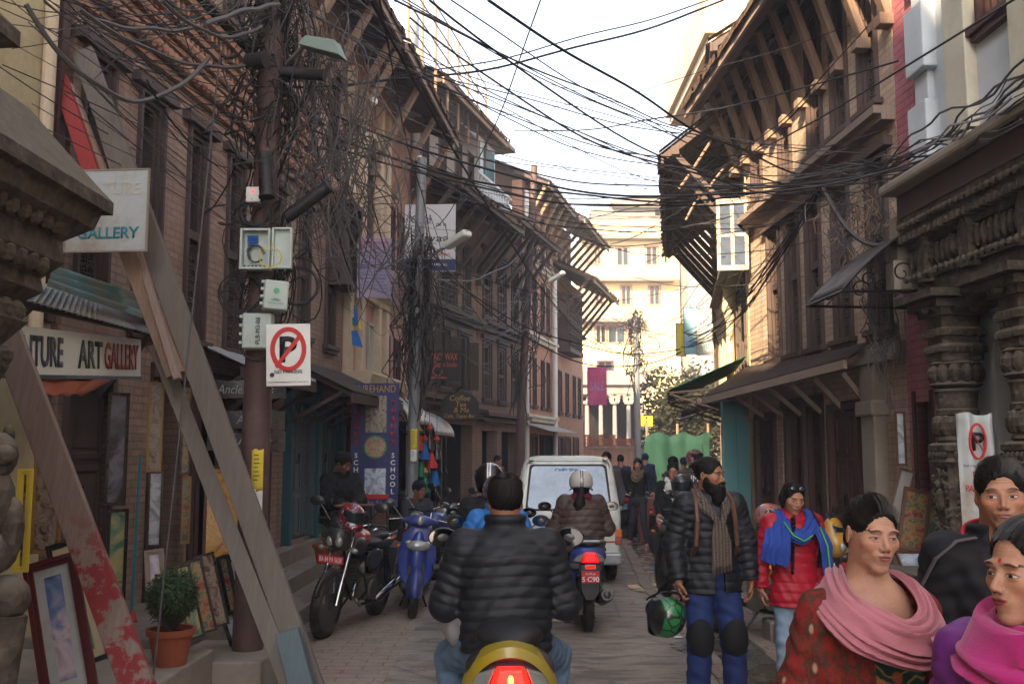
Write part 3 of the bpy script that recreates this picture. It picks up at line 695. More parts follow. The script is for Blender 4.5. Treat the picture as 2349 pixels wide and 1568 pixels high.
L9 = Bld(WL3, 4.35, 9.6, 'old_house', 'old brick house with stepped jettied eaves and a carved bay window')
h9 = [(x, x + .5, z, z + 1.4) for z in (3.1,) for x in (.7, 1.9, 3.2, 4.2)] + [(x, x + .9, .3, 2.3) for x in (.4, 1.7, 3.2)]
L9.wall(0, 7.8, h9, M_brickO)
for h in h9[:4]: win(L9, *h, lat=.4)
L9.body(7.8, 5, M_brickO)
for h in h9[4:]: door(L9, h[0], h[1], h[2], h[3] - .08, M_woodR, leaves=2, pan=3)
g = MB(); g.box((.6, -.45, 5.1), (3.0, .02, 5.25)); g.box((.6, -.5, 7.0), (3.0, .02, 7.1)); g.box((.65, -.36, 5.25), (2.95, .0, 7.0)); bay = g.build('bay_window', M_wood, L9.o)
g = MB(); lattice(g, .7, 2.9, 5.3, 6.95, -.4, 9); g.build('lattice', M_woodC, bay)
eave(L9, .0, 5.3, 7.4, 1.45, slope=.5, strut=.8, drop=1.3, smat=M_wood, back=.6, name='lower_roof', fmat=M_strut)
L9.wall(7.8, 9.9, [(.6, 1.2, 8.3, 9.3), (2.2, 2.8, 8.3, 9.3), (3.8, 4.4, 8.3, 9.3)], M_brickO, name='upper_wall', x0=.0, x1=4.6, y0=.3)
eave(L9, -.3, 4.7, 9.35, 1.2, slope=.5, strut=.8, drop=1.0, smat=M_wood, fmat=M_strut)
# railing and water tank on the terrace behind the eave
rl = thing('roof_railing', 'pale roof terrace railing standing against the sky above the salmon house', 'railing', (-1.9, 17.6, .75)); p0, p1 = Vector((0, 0, 0)), Vector((1.25, 6.6, 0))
for k in range(8):
 c = MB(); q = p0.lerp(p1, k / 7); c.cyl(q + Vector((0, 0, 8.0)), q + Vector((0, 0, 10.05)), .03, n=6); c.build('post', M_strut, rl)
for z in (8.8, 9.2, 9.6, 10.0): c = MB(); c.cyl(p0 + Vector((0, 0, z)), p1 + Vector((0, 0, z + .1)), .016, n=6); c.build('rail', M_strut, rl)
tk = thing('water_tank', 'pale blue water tank behind the roof terrace railing', 'water tank', (-2.3, 19.6, 9.7))
p = MB(); p.lathe([(.36, 0), (.4, .08), (.4, .9), (.32, 1.0), (.15, 1.06), (.15, 1.12), (1e-4, 1.12)], 18); p.build('tank_body', M_white, tk, smooth=True)
p = MB(); p.box((-.5, -.5, -1.4), (.5, .5, 0)); p.build('tank_stand', M_conc, tk)
# ---------------- steps and plinths ----------------
def step(poly, z0, z1, lab, mat=M_conc2):
 b = MB(); b.prism(poly, z0, z1, 'z'); o = b.build('stone_step', mat, None, bevel=.015); tag(o, lab, 'step'); return o
wx = lambda y, d: (lw(y)[0] + d, y)
step([wx(4.0, .02), (-2.16, 4.0), (-2.12, 7.3), wx(7.3, .02)], -.05, .35, 'concrete plinth ledge holding the potted shrub at the lower left')
step([(-2.5, 7.3), (-1.78, 7.3), (-1.74, 8.15), (-2.45, 8.15)], -.05, .26, 'rough concrete block at the foot of the brown cable pole')
step([wx(7.3, .02), (-2.5, 7.3), (-2.45, 9.0), wx(9.0, .02)], -.05, .42, 'concrete ledge behind the brown cable pole', M_conc)
step([wx(9.0, .02), (-2.12, 9.0), (-2.05, 14.6), wx(14.6, .02)], -.05, .18, 'lowest of the three long steps before the teal doors')
step([wx(9.3, .02), (-2.45, 9.3), (-2.38, 14.9), wx(14.9, .02)], .18, .37, 'middle of the three long steps before the teal doors')
step([wx(9.8, .02), (-2.8, 9.8), (-2.62, 15.3), wx(15.3, .02)], .37, .56, 'top of the three long steps before the teal doors')
step([wx(15.4, .02), (-2.1, 15.4), (-1.6, 20.3), wx(20.3, .02)], -.05, .22, 'low plinth in front of the souvenir shops on the left')
# ================= RIGHT SIDE =================
# --- R3 buff brick house
R3 = Bld(WR, 0.0, rs(9.5), 'brick_house', 'buff brick house with tall carved lattice windows and strutted eave on the right')
x_of = lambda x, y=1100: R3.hit(x, y)[0]
lo = []
for xa, xb in ((1782, 1800), (1823, 1848), (1872, 1900), (1935, 1970), (2028, 2052)):
 a, c = sorted((x_of(xa), x_of(xb))); m = (a + c) / 2; lo.append((m - .26, m + .26, 2.98, 4.75))
hi = []
for xa, xb in ((1735, 1752), (1803, 1818), (1872, 1893), (1928, 1956), (1994, 2028)):
 a, c = sorted((x_of(xa, 600), x_of(xb, 600))); m = (a + c) / 2; hi.append((m - .25, m + .25, 5.3, 7.1))
grd = [(.25, 1.1, .1, 2.3), (1.35, 2.9, .1, 2.4), (3.1, 3.95, .1, 2.3)]
lo = [h for h in lo if h[1] < R3.L - .05]
R3.wall(0, 7.9, lo + hi + grd, M_brickR)
for h in lo: win(R3, *h, lat=.6, nx=3, big=True)
for h in hi: win(R3, *h, lat=.5, nx=3, big=True)
R3.body(7.9, 5, M_brickR)
c = MB(); band(c, 0, R3.L, 4.98, 5.04, -.14); band(c, 0, R3.L, 5.04, 5.12, -.22)
c.build('string_course', M_fascia, R3.o)
c = MB(); band(c, 0, R3.L, 2.68, 2.8, -.1); band(c, 0, R3.L, 2.62, 2.68, -.16); c.build('plaster_ledge', M_conc2, R3.o)
eave(R3, -.45, R3.L + .1, 7.0, .85, slope=.55, strut=.6, drop=.95, smat=M_strut, sw=.08, sf=.5)
c = MB(); c.box((4.3, -.14, .1), (4.63, .1, 2.62)); c.box((4.25, -.18, 2.1), (4.68, .1, 2.25)); c.box((4.25, -.18, .05), (4.68, .1, .4)); c.build('plaster_column', M_conc2, R3.o, bevel=.02)
door(R3, .3, 1.05, .15, 2.2, M_woodR, leaves=2, pan=4); door(R3, 3.15, 3.9, .15, 2.2, M_woodR, leaves=2, pan=4)
p = MB()
for x in (1.4, 2.05, 2.75): p.box((x, .0, .1), (x + .1, .15, 2.4))
p.box((1.35, -.02, 2.3), (2.9, .15, 2.42)); p.build('timber_posts', M_wood, R3.o)
door(R3, 1.52, 2.02, .12, 2.25, M_woodR, y=.12, leaves=1, pan=4); door(R3, 2.18, 2.72, .12, 2.25, M_woodR, y=.1, leaves=2, pan=5)
A = WR.loc((2.72, 13.95, 2.56)); B = WR.loc((3.42, 10.0, 2.66))
p = MB(); corrug(p, (-.1, -.02, 2.98), (4.35, -.02, 2.86), (A.x - .2, A.y, 2.52), (4.5, -.36, 2.68)); p.build('tin_awning', M_tindark, R3.o, smooth=True)
p = MB(); p.bar((A.x - .2, A.y, 2.46), (4.5, -.36, 2.62), .05, .09)
for i in range(7):
 x = .0 + .7 * i; y = A.y + (-.36 - A.y) * x / 4.5; p.bar((x, y, 2.46 + .02 * i), (x, 0, 2.78), .06, .06); p.bar((x, 0, 2.2), (x, y * .7, 2.55), .05, .05)
p.build('awning_timbers', M_fascia, R3.o)
# --- pink painted sliver and white house
R2b = Bld(WR, rs(9.48), rs(8.95), 'house', 'narrow house wall of pink painted brick between the buff brick and white houses')
R2b.wall(0, 9.8, [(.15, .45, .4, 2.2)], M_brickP); R2b.body(9.8, 4, M_brickP)
p = MB(); p.box((.1, -.02, .3), (.15, .2, 2.3)); p.box((.45, -.02, .3), (.5, .2, 2.3)); p.box((.15, .1, .4), (.45, .14, 2.2)); p.build('door', M_woodR, R2b.o)
R2 = Bld(WR, rs(8.93), rs(1.5), 'house', 'pale blue white plastered house with block quoins at the upper right')
h2 = [(1.05, 1.55, 5.2, 7.5), (3.1, 3.7, 5.2, 7.5), (1.0, 2.0, .6, 2.6)]
R2.wall(0, 10.5, h2, M_white); R2.body(10.5, 4, M_white)
for h in h2[:2]: win(R2, *h, lat=0, split=True, mat=M_woodR)
c = MB()
for i in range(5):
 z = 4.25 + i * .92; c.box((-.04, -.13, z), (.32, .03, z + .62)); c.box((-.02, -.06, z + .62), (.24, .03, z + .92))
c.build('quoins', M_white, R2.o, bevel=.012)
c = MB(); c.box((.62, -.1, 4.2), (.98, .02, 10.2)); c.box((1.62, -.1, 4.2), (1.9, .02, 10.2)); c.build('pilasters', M_whitetrim, R2.o, bevel=.01)
# curved dark canopy beyond the shrine
cn = thing('canopy', 'curved dark metal canopy with scroll brackets over the doorway beside the stone pavilion', 'canopy', WR.w(rs(9.9), 0, 0), WR.ang)
p = MB(); X0, X1 = .6, 1.5
prof = lambda v: (-1.02 * v, 3.72 - .62 * v ** 1.6 + .05 * math.sin(v * 3))
p.grid(6, 12, lambda u, v: (X0 + (X1 - X0) * u, *prof(v))); p.build('canopy_sheet', M_tindark, cn, smooth=True, thick=.012)
p = MB()
for x in (X0, X1):
 p.tube([(x, *prof(v)) for v in np.linspace(0, 1, 8)], .012); p.tube([(x, 0, 3.08), (x, -1.02, 3.09)], .014)
 for cy, cz, r in ((-.8, 3.19, .07), (-.5, 3.25, .1), (-.3, 3.27, .09)):
  p.tube([(x, cy + (r * (1 - a / 9)) * math.cos(a), cz + (r * (1 - a / 9)) * math.sin(a)) for a in np.linspace(0, 7.5, 20)], .008, 5)
p.tube([(X0, -1.02, 3.09), (X1, -1.02, 3.09)], .014); p.build('scroll_bracket', M_blackmetal, cn)
# --- carved stone pavilion (near right)
pv = thing('stone_pavilion', 'carved grey stone pavilion with ornate pillars at the right edge', 'pavilion', (0, 0, 0))
fp = lambda Y, o=0.0: (3.98 - .052 * Y + o, Y)     # pillar line
b = MB(); b.prism([fp(3.0, -.4), fp(8.75, -.4), fp(8.75, 1.0), fp(3.0, 1.0)][::-1], -.05, .78, 'z'); b.prism([fp(2.9, -.5), fp(8.85, -.5), fp(8.85, 1.0), fp(2.9, 1.0)][::-1], .6, .68, 'z')
b.build('plinth', M_stone, pv, bevel=.02)
def pillar_mb():
 b = MB(); T = Matrix()
 def L(pr, n=24, sq=0): b.lathe(pr, n, T, sq)
 L([(.2, .78), (.2, .86), (.17, .88), (.19, .95), (.16, 1.0)], 4 * 6, 1)
 L([(.165, 1.0), (.165, 1.62)], 24, 1)
 L([(.175, 1.62), (.19, 1.66), (.165, 1.69), (.165, 1.73), (.19, 1.75), (.19, 1.79), (.16, 1.81)], 24, 1)
 L([(.155, 1.81), (.17, 1.83), (.155, 1.86)]); L([(.15, 1.86), (.18, 1.91), (.185, 1.97), (.15, 2.02)])
 for k in range(12):
  a = 2 * PI * k / 12; b.ell((.16 * math.cos(a), .16 * math.sin(a), 1.945), (.045, .045, .085), 7, 5)
  b.ell((.17 * math.cos(a), .17 * math.sin(a), 2.36), (.05, .05, .08), 7, 5)
 L([(.165, 2.03), (.165, 2.07), (.15, 2.08), (.16, 2.2), (.175, 2.22), (.15, 2.24)])
 L([(.17, 2.25), (.2, 2.27), (.17, 2.3), (.16, 2.4), (.2, 2.44), (.17, 2.46)])
 L([(.17, 2.46), (.17, 2.52), (.19, 2.53), (.19, 2.57), (.16, 2.6), (.16, 2.65), (.19, 2.66), (.19, 2.71), (.16, 2.73), (.16, 2.82)], 24, 1)
 rr = random.Random(2)
 for sx, sy in ((0, -1), (-1, 0), (1, 0), (0, 1)):
  px, py = -sy, sx
  for k in range(26):      # scroll medallion
   a = k / 25 * 2 * PI; cx = .11 * math.cos(a); cz = 1.32 + .2 * math.sin(a); b.ell((sx * .168 + px * cx, sy * .168 + py * cx, cz), (.02, .02, .022), 5, 4)
  for k in range(46):
   cx = rr.uniform(-.14, .14); cz = rr.uniform(1.03, 1.6); b.ell((sx * .166 + px * cx, sy * .166 + py * cx, cz), (rr.uniform(.012, .024), rr.uniform(.012, .02), rr.uniform(.015, .035)), 5, 4)
  for zz in (2.68, 1.71, 2.55):
   for k in range(5): cx = -.12 + .06 * k; b.ell((sx * .185 + px * cx, sy * .185 + py * cx, zz), (.022, .022, .03), 5, 4)
  b.ell((sx * .175, sy * .175, 1.36), (.045, .045, .09), 7, 6); b.ell((sx * .19, sy * .19, 1.48), (.03, .03, .035), 6, 5)
 for k, (r, z) in enumerate(((.2, 2.82), (.26, 2.88), (.34, 2.95))): b.box((-r, -r, z), (r, r, z + .062))
 for k in range(10):
  a = 2 * PI * k / 10; b.ell((.23 * math.cos(a), .23 * math.sin(a), 2.87), (.05, .05, .04), 6, 4)
 for sg in (-1, 1):        # bracket volutes along the beam
  for k in range(5): b.ell((0, sg * (.24 + .09 * k), 2.95 + .035 * k), (.13 - .012 * k, .07, .06), 8, 5)
 return b
pm = None
for k, Y in enumerate((8.05, 6.95, 5.85, 4.75)):
 if pm is None: pm = pillar_mb().build('pillar', M_stone, pv, loc=(*fp(Y, .02), 0), rot=(0, 0, .05))
 else:
  o = pm.copy(); COL.objects.link(o); o.location = (*fp(Y, .02), 0); o.parent = pv
b = MB(); rr = random.Random(5)
def pz(z0, z1, o0, o1=.5, ya=3.0, yb=8.3): o0 = o0 * .7; b.prism([fp(ya, o0), fp(yb, o0), fp(yb, o1), fp(ya, o1)][::-1], z0, z1, 'z')
pz(3.02, 3.16, -.16, .2, 3, 8.36); pz(3.16, 3.2, -.2, .24, 3, 8.4); pz(3.2, 3.44, -.13, .2, 3, 8.32); pz(3.44, 3.49, -.22, .3, 3, 8.42); pz(3.55, 3.6, -.24, .4, 3, 8.44); pz(3.49, 3.55, -.17, .4, 3, 8.38)
pz(3.66, 3.72, -.3, .4, 3, 8.5); pz(3.6, 3.66, -.24, .4, 3, 8.44)
y = 3.4
while y < 8.4:
 x = fp(y)[0]
 b.ell((x - .15, y, 3.33), (.035, .03, .09), 6, 5); b.box((x - .26, y, 3.49), (x - .15, y + .045, 3.55)); b.ell((x - .24, y + .03, 3.63), (.03, .03, .03), 5, 4); b.ell((x - .2, y + .03, 3.18), (.03, .026, .03), 5, 4)
 for _ in range(5): b.ell((x - .135, y + rr.uniform(0, .09), rr.uniform(3.22, 3.43)), (.02, rr.uniform(.012, .03), rr.uniform(.012, .03)), 5, 4)
 y += .09
for Y in (8.1, 7.4, 6.6):
 x = fp(Y)[0]; b.prism([(-.07, 0), (.07, 0), (.09, .3), (0, .42), (-.09, .3)], x - .27, x - .12, 'x') if False else b.add([(x - .2, Y - .07, 3.12), (x - .2, Y + .07, 3.12), (x - .2, Y + .09, 3.42), (x - .2, Y, 3.54), (x - .2, Y - .09, 3.42), (x - .1, Y - .07, 3.12), (x - .1, Y + .07, 3.12), (x - .1, Y + .09, 3.42), (x - .1, Y, 3.54), (x - .1, Y - .09, 3.42)], [(0, 1, 2, 3, 4), (5, 9, 8, 7, 6)] + [(i, i + 5, (i + 1) % 5 + 5, (i + 1) % 5) for i in range(5)])
b.build('frieze', M_stone, pv)
b = MB(); b.prism([fp(2.8, -.22), fp(8.45, -.22), fp(8.6, .8), fp(2.8, .8)][::-1], 3.72, 3.92, 'z'); b.build('soffit_timber', M_wood, pv)
b = MB(); b.prism([fp(2.6, -.36), fp(8.5, -.36), fp(8.5, 1.0), fp(2.6, 1.0)][::-1], 3.925, 4.02, 'z'); b.build('roof_slab', M_conc2, pv, bevel=.03)
b = MB(); b.prism([fp(3.0, .9), fp(8.5, .9), fp(8.5, 1.0), fp(3.0, 1.0)][::-1], .78, 3.7, 'z'); b.build('back_wall', M_woodR, pv)
for nm, (cx, cy), z, s in (('a', fp(8.58, -.1), 3.12, (.15, .1, .26)), ('b', fp(8.6, -.08), 3.382, (.12, .09, .4))):
 b = MB(); b.box((-s[0], -s[1], 0), (s[0], s[1], s[2])); b.build('corner_block', M_conc2, pv, bevel=.015, loc=(cx, cy, z))
# ledge (platform) left of the pavilion, by the paintings
b = MB(); b.prism([(2.75, 8.9), (2.72, 10.1), (3.75, 10.1), (3.8, 8.9)][::-1], -.05, .45, 'z'); o = b.build('stone_ledge', M_conc2, None, bevel=.02); tag(o, 'stone ledge with leaning paintings beside the pavilion', 'ledge')
b = MB(); rr = random.Random(9)
for i in range(9): y = 6.6 + i * .34; x = 2.36 + rr.uniform(-.02, .02); b.box((x, y, -.05), (x + .75, y + .32, .2 + rr.uniform(-.006, .006)))
o = b.build('stone_kerb', M_conc2, None, bevel=.012); tag(o, 'raised stone kerb of worn slabs in front of the red jacket girl', 'kerb')
# --- R4 old house with deep black eave
R4 = Bld(WR2, 0.02, 7.9, 'old_house', 'old house with cream carved columns and a deep dark eave beyond the buff brick house')
fr = WR2; L = WR2.len
h4 = [(x, x + .7, z, z + 1.5) for z in (3.0, 5.0) for x in (1.0, 2.5, 4.0, 5.6, 6.8)] + [(.6, 2.2, .1, 2.3), (2.8, 4.6, .1, 2.3), (5.2, 7.0, .1, 2.3)]
R4.wall(0, 7.4, h4, M_sunyel)
for h in h4[:10]: win(R4, *h, lat=.4, shut=(h[0] < 1.5), mat=M_woodC, fw=.1)
R4.body(7.4, 5, M_sunyel)
for x in (.15, .75, 1.85, 2.3, 3.4, 4.9):
 for zz in (2.7, 4.8): c = MB(); c.lathe([(.1, zz), (.12, zz + .1), (.08, zz + .2), (.07, zz + 1.3), (.11, zz + 1.5), (.14, zz + 1.6), (.1, zz + 1.9), (.16, zz + 2.05)], 10, Matrix.Translation((x, -.1, 0))); c.build('carved_column', M_cream2, R4.o, smooth=True)
c = MB()
for z, y in ((2.55, -.25), (2.65, -.35), (4.65, -.2), (4.74, -.32)): band(c, 0, 7.9, z, z + .09, y)
c.build('string_course', M_fascia, R4.o)
eave(R4, -.2, 7.9, 6.25, 1.3, slope=.75, strut=.8, drop=1.1, smat=M_wood, fmat=M_wood, back=1.6, name='lower_roof')
R4.wall(7.4, 9.0, [(1, 1.6, 7.7, 8.6), (3, 3.6, 7.7, 8.6)], M_sunyel, y0=.6, name='upper_wall')
eave(R4, .2, 7.4, 8.2, .5, slope=.6, strut=0, name='roof', fmat=M_wood)
# red bay, open white casement near the buff brick corner (on R4's near end)
cs = thing('casement_window', 'open white framed casement catching the sun high on the right', 'window', WR.w(.25, -.06, 4.37), WR.ang - 1.8)
c = MB(); c.box((0, 0, 0), (.05, .05, 1.06)); c.box((.4, 0, 0), (.45, .05, 1.06)); c.box((.05, 0, 0), (.4, .05, .07)); c.box((.05, 0, .99), (.4, .05, 1.06)); c.box((.2, .01, .07), (.25, .04, .99)); c.box((.05, .012, .5), (.2, .038, .55)); c.box((.25, .012, .5), (.4, .038, .55)); c.build('casement_frame', M_cream2, cs)
c = MB(); c.box((.05, .02, .07), (.4, .026, .99)); c.build('pane', M_glass, cs)
# broken timber frame in front of R4's eave
bt = thing('broken_timber', 'broken dangling eave timbers lit by the sun between the two eaves', 'timber', at(1600, 300, 15.0)); rr = random.Random(4)
for i, (p, q) in enumerate((((1588, 215), (1690, 215)), ((1594, 235), (1680, 350)), ((1602, 235), (1690, 360)), ((1590, 215), (1590, 300)), ((1660, 220), (1672, 330)), ((1560, 430), (1672, 265)), ((1570, 500), (1700, 330)))):
 c = MB(); a, d = at(*p, 15.1), at(*q, 15.1 + rr.uniform(-.3, .4)); c.tube([a + (d - a) * t + Vector((rr.uniform(-.02, .02), 0, rr.uniform(-.03, .03))) for t in np.linspace(0, 1, 6)], .04 if i < 3 else .02, 5)
 c.v = [tuple(Vector(v) - bt.location) for v in c.v]; c.build('timber', M_strut, bt)
TH_ = thing('concrete_house', 'tall pinkish concrete house with a slab balcony rising above the right hand roofs', 'building', (3.9, 19, 0))
c = MB(); c.box((1.6, .6, 0), (5, 7, 13)); c.build('wall', M_cream2, TH_); c = MB(); c.box((0, 0, 9.75), (5, 5, 9.95)); c.box((-.1, -.1, 9.95), (5, .05, 10.9)); c.box((-.1, .05, 9.95), (.05, 5, 10.9)); c.build('balcony', M_cream2, TH_)
# --- small shops beyond on the right
GA = thing('green_awning', 'green fabric awning over the teal door on the right', 'awning', WR2.w(0, 0, 0), WR2.ang)
L2 = WR2.len; ga = lambda x, y, z: (L2 - x, y, z)
c = MB(); c.grid(12, 4, lambda u, v: (L2 - .1 - 3.4 * u, -.05 - 1.15 * v, 3.15 - .5 * v - .05 * math.sin(u * PI) * v)); c.build('awning_cloth', M_green, GA, smooth=True, thick=.01)
c = MB()
for x in (.15, 1.7, 3.4): c.cyl((L2 - x, -1.18, 2.62), (L2 - x, 0, 2.7), .02, n=6); c.cyl((L2 - x, -1.18, 2.6), (L2 - x, 0, 2.2), .02, n=6)
c.cyl((L2 - .1, -1.2, 2.63), (L2 - 3.5, -1.2, 2.63), .02, n=6); c.build('awning_rods', M_strut, GA)
R5d = thing('teal_door', 'pale teal panelled folding door standing open under the green awning', 'door', WR.w(-.05, -.06, .12), WR.ang - 1.15); R5d.scale = (.72, 1, 1)
c = MB()
for k in range(2):
 c.box((.0 + .34 * k, 0, 0), (.33 + .34 * k, .05, 2.35))
 for j in range(4): frame_panel(c, .04 + .34 * k, .3 + .34 * k, .05 + .57 * j, .57 + .57 * j, 0, .03, .05)
c.build('door_leaf', M_teal2, R5d, bevel=.005)
c = MB(); c.cyl((.43, -.05, 1.05), (.43, -.05, 1.2), .012); c.cyl((.43, 0, 1.05), (.43, -.05, 1.05), .01); c.cyl((.43, 0, 1.2), (.43, -.05, 1.2), .01); c.build('handle', M_blackmetal, R5d)
for k, (x, w_) in enumerate(((5.2, 1.2), (3.6, 1.0), (2.3, .9))):
 c = MB(); corrug(c, (x, 0, 2.7), (x + w_, 0, 2.7), (x, -1.0, 2.4), (x + w_, -1.0, 2.4)); c.build('shop_awning', M_tin, R4.o)
# R6: further house on the right and grey end wall
WR3 = Frame((rw(14.6)[0] + .16 * 8, 22.7), (8.6, 42), 'R')
R6 = Bld(WR3, WR3.len - 8, WR3.len, 'house', 'small shop house in the distance on the right beyond the deep eave')
R6.wall(0, 4.6, [(1, 2.2, .1, 2.3), (3.5, 5, .1, 2.3), (6, 7.2, .1, 2.3)], M_brickO); R6.body(4.6, 4, M_brickO)
# ================= FAR END =================
FY = 56.0
def fat(x, y, Y=FY): return at(x, y, Y)
a = fat(1338, 900); c2 = fat(1556, 500)
FB = thing('apartment_block', 'sunlit cream apartment block closing the street in the distance', 'building', (a.x, FY, 0), 0)
W = c2.x - a.x; zz = lambda y: fat(1400, y).z
holes = []
fx = lambda x: fat(x, 600).x - a.x
for (x0, x1, y0, y1) in ((1347, 1355, 565, 605), (1363, 1378, 565, 605), (1415, 1442, 568, 608), (1482, 1508, 565, 607), (1365, 1383, 655, 698), (1424, 1446, 655, 698), (1488, 1512, 655, 698), (1365, 1388, 745, 785), (1393, 1432, 745, 785), (1440, 1458, 740, 785), (1370, 1402, 828, 848)):
 holes.append((fx(x0), fx(x1), zz(y1), zz(y0)))
FBb = Bld.__new__(Bld); FBb.o = FB; FBb.L = W; FBb.s0 = 0
FBb.wall(0, zz(515), holes, M_far, back=True)
b = MB(); b.box((0, 1.2, 0), (W, 8, zz(515))); b.build('rear_walls', M_far, FB)
for h in holes:
 f = MB(); f.box((h[0] - .08, -.05, h[2] - .06), (h[0] + .05, .12, h[3] + .06)); f.box((h[1] - .05, -.05, h[2] - .06), (h[1] + .08, .12, h[3] + .06)); f.box((h[0] + .05, -.04, h[3] - .03), (h[1] - .05, .1, h[3] + .06)); f.box((h[0] + .05, -.04, h[2] - .06), (h[1] - .05, .1, h[2] + .03)); mx = (h[0] + h[1]) / 2; f.box((mx - .04, -.02, h[2]), (mx + .04, .08, h[3]))
 o = f.build('window', M_brickO if h[3] > 8 else M_woodR, FB); g = MB(); g.box((h[0], .12, h[2]), (h[1], .14, h[3])); g.build('pane', M_glass, o)
b = MB(); b = MB()
for y0_, x1_ in ((548, W + .3), (644, W - .4), (737, W * .62)): b = MB(); b.box((-.2, -.75, zz(y0_ + 4)), (x1_, -.01, zz(y0_ - 5))); b.build('balcony_slab', M_conc, FB)
b = MB(); b.box((0, -.7, zz(715)), (W * .6, -.62, zz(732))); b.box((W * .1, -.68, zz(625)), (W * .95, -.6, zz(640))); b.build('balcony_parapet', M_far, FB)
b = MB(); b.box((.6, .8, zz(515)), (W - 1.2, 6, zz(470))); b.box((1.8, .4, zz(470)), (W - .5, 5, zz(448))); b.box((W * .5, .2, zz(515)), (W - .2, 5, zz(492))); b.build('rooftop_rooms', M_conc, FB)
b = MB(); b.box((-.05, -.1, zz(518)), (W + .05, .1, zz(508))); b.build('parapet', M_far, FB)
GB = thing('house', 'grey shade coloured windowless side wall right of the cream block', 'building', (fat(1556, 500).x + .1, FY - 2, 0))
b = MB(); b.box((0, 0, 0), (4.6, 9, fat(1560, 492).z)); b.build('wall', M_grey, GB)  # grey colour stands in for shade on the side wall
b = MB(); b.box((-.1, -.1, fat(1560, 492).z), (4.7, 9, fat(1560, 492).z + .25)); b.build('parapet', M_conc, GB)
# old pavilion with arches in the distance
PV = thing('arcade_pavilion', 'small arcaded stone pavilion in the distance below the cream block', 'pavilion', (at(1410, 900, 50).x, 50, 0))
b = MB(); hw = at(1485, 900, 50).x - at(1410, 900, 50).x; zt = at(1410, 882, 50).z
b.box((-hw, 0, zt - .45), (hw, 3, zt)); b.box((-hw - .25, -.25, zt), (hw + .25, 3.2, zt + .25)); b.box((-hw - .1, -.1, zt + .25), (hw + .1, 3, zt + .7)); b.box((-hw, .2, 0), (hw, 3, 1.4))
for i in range(5):
 x = -hw + .25 + (2 * hw - .5) * i / 4; b.cyl((x, .1, 1.4), (x, .1, zt - .9), .12, .1, 10); b.box((x - .2, -.1, zt - .95), (x + .2, .3, zt - .8))
 if i < 4:
  s = (2 * hw - .5) / 4
  for k in range(8):
   p0, p1 = PI * k / 8, PI * (k + 1) / 8; cx = x + s / 2; r = s / 2 - .1
   b.bar((cx - r * math.cos(p0), .1, zt - .85 + .4 * math.sin(p0)), (cx - r * math.cos(p1), .1, zt - .85 + .4 * math.sin(p1)), .3, .12, (0, 1, 0))
b.build('arcade', M_conc2, PV)
b = MB(); b.box((-hw, 2.8, 0), (hw, 2.9, zt)); b.build('back_wall', M_dark, PV)
# far brick wall, brick stacks and green net
fw_ = thing('brick_wall', 'low brick wall across the far end of the street', 'wall', (at(1400, 1000, 41).x, 41, 0))
b = MB(); b.box((-3.2, 0, 0), (3.6, .3, 1.9)); b.build('wall_body', M_brickO, fw_); b = MB(); b.box((-3.25, -.06, 1.9), (3.65, .36, 2.0)); b.build('coping', M_conc2, fw_)
for k, (x, y0, w_, h_) in enumerate(((1372, 1035, 1.3, 1.0), (1402, 1030, 1.1, .8), (1385, 975, 2.2, .5), (1430, 985, 1.6, .35))):
 p = at(x, 1030, 40 if k < 2 else 40.3); b = MB(); rr = random.Random(k); z0 = 0
 nb = int(w_ / .24); nz = int(h_ / .08)
 for j in range(nz):
  for i in range(nb):
   if j > nz * .6 and rr.random() < .35: continue
   b.box((-w_ / 2 + i * .24 + rr.uniform(-.02, .02), rr.uniform(-.03, .03), j * .08), (-w_ / 2 + i * .24 + .22, .25, j * .08 + .07))
 o = b.build('brick_stack', M_terra, None, loc=(p.x, p.y if k < 2 else 41.05, 0 if k < 2 else 2.0)); tag(o, ('left stack of red bricks at the street end', 'right stack of red bricks at the street end', 'loose bricks heaped on the far wall at left', 'loose bricks heaped on the far wall at right')[k], 'brick stack', 'stacked bricks at the street end')
nt_ = thing('green_netting', 'green mesh cloth hung as a fence across the far right of the street', 'netting', (at(1450, 1060, 30).x, 30, 0)); x0 = nt_.location.x; x1 = at(1626, 1000, 30).x
def nf(u, v):
 top = at(1480 if u < .2 else 1600, 990, 30).z; h = top * (1 - .9 * max(0, .18 - u) / .18) - .12 * math.sin(u * PI * 3) ** 2
 return ((x1 - x0) * u - .4 * (1 - v) * (1 - u), .1 * math.sin(u * 9 + v * 2) + .04 * math.sin(u * 31 + v * 5) * v + .03 * math.sin(v * 9 + u * 14), h * v)
b = MB(); b.grid(60, 8, nf); b.build('cloth', M_net, nt_, smooth=True, thick=.01)
b = MB()
for u in (.2, .6, 1.0): b.cyl(((x1 - x0) * u, .1, 0), ((x1 - x0) * u, .1, 2.6), .04, n=6)
b.build('posts', M_strut, nt_)
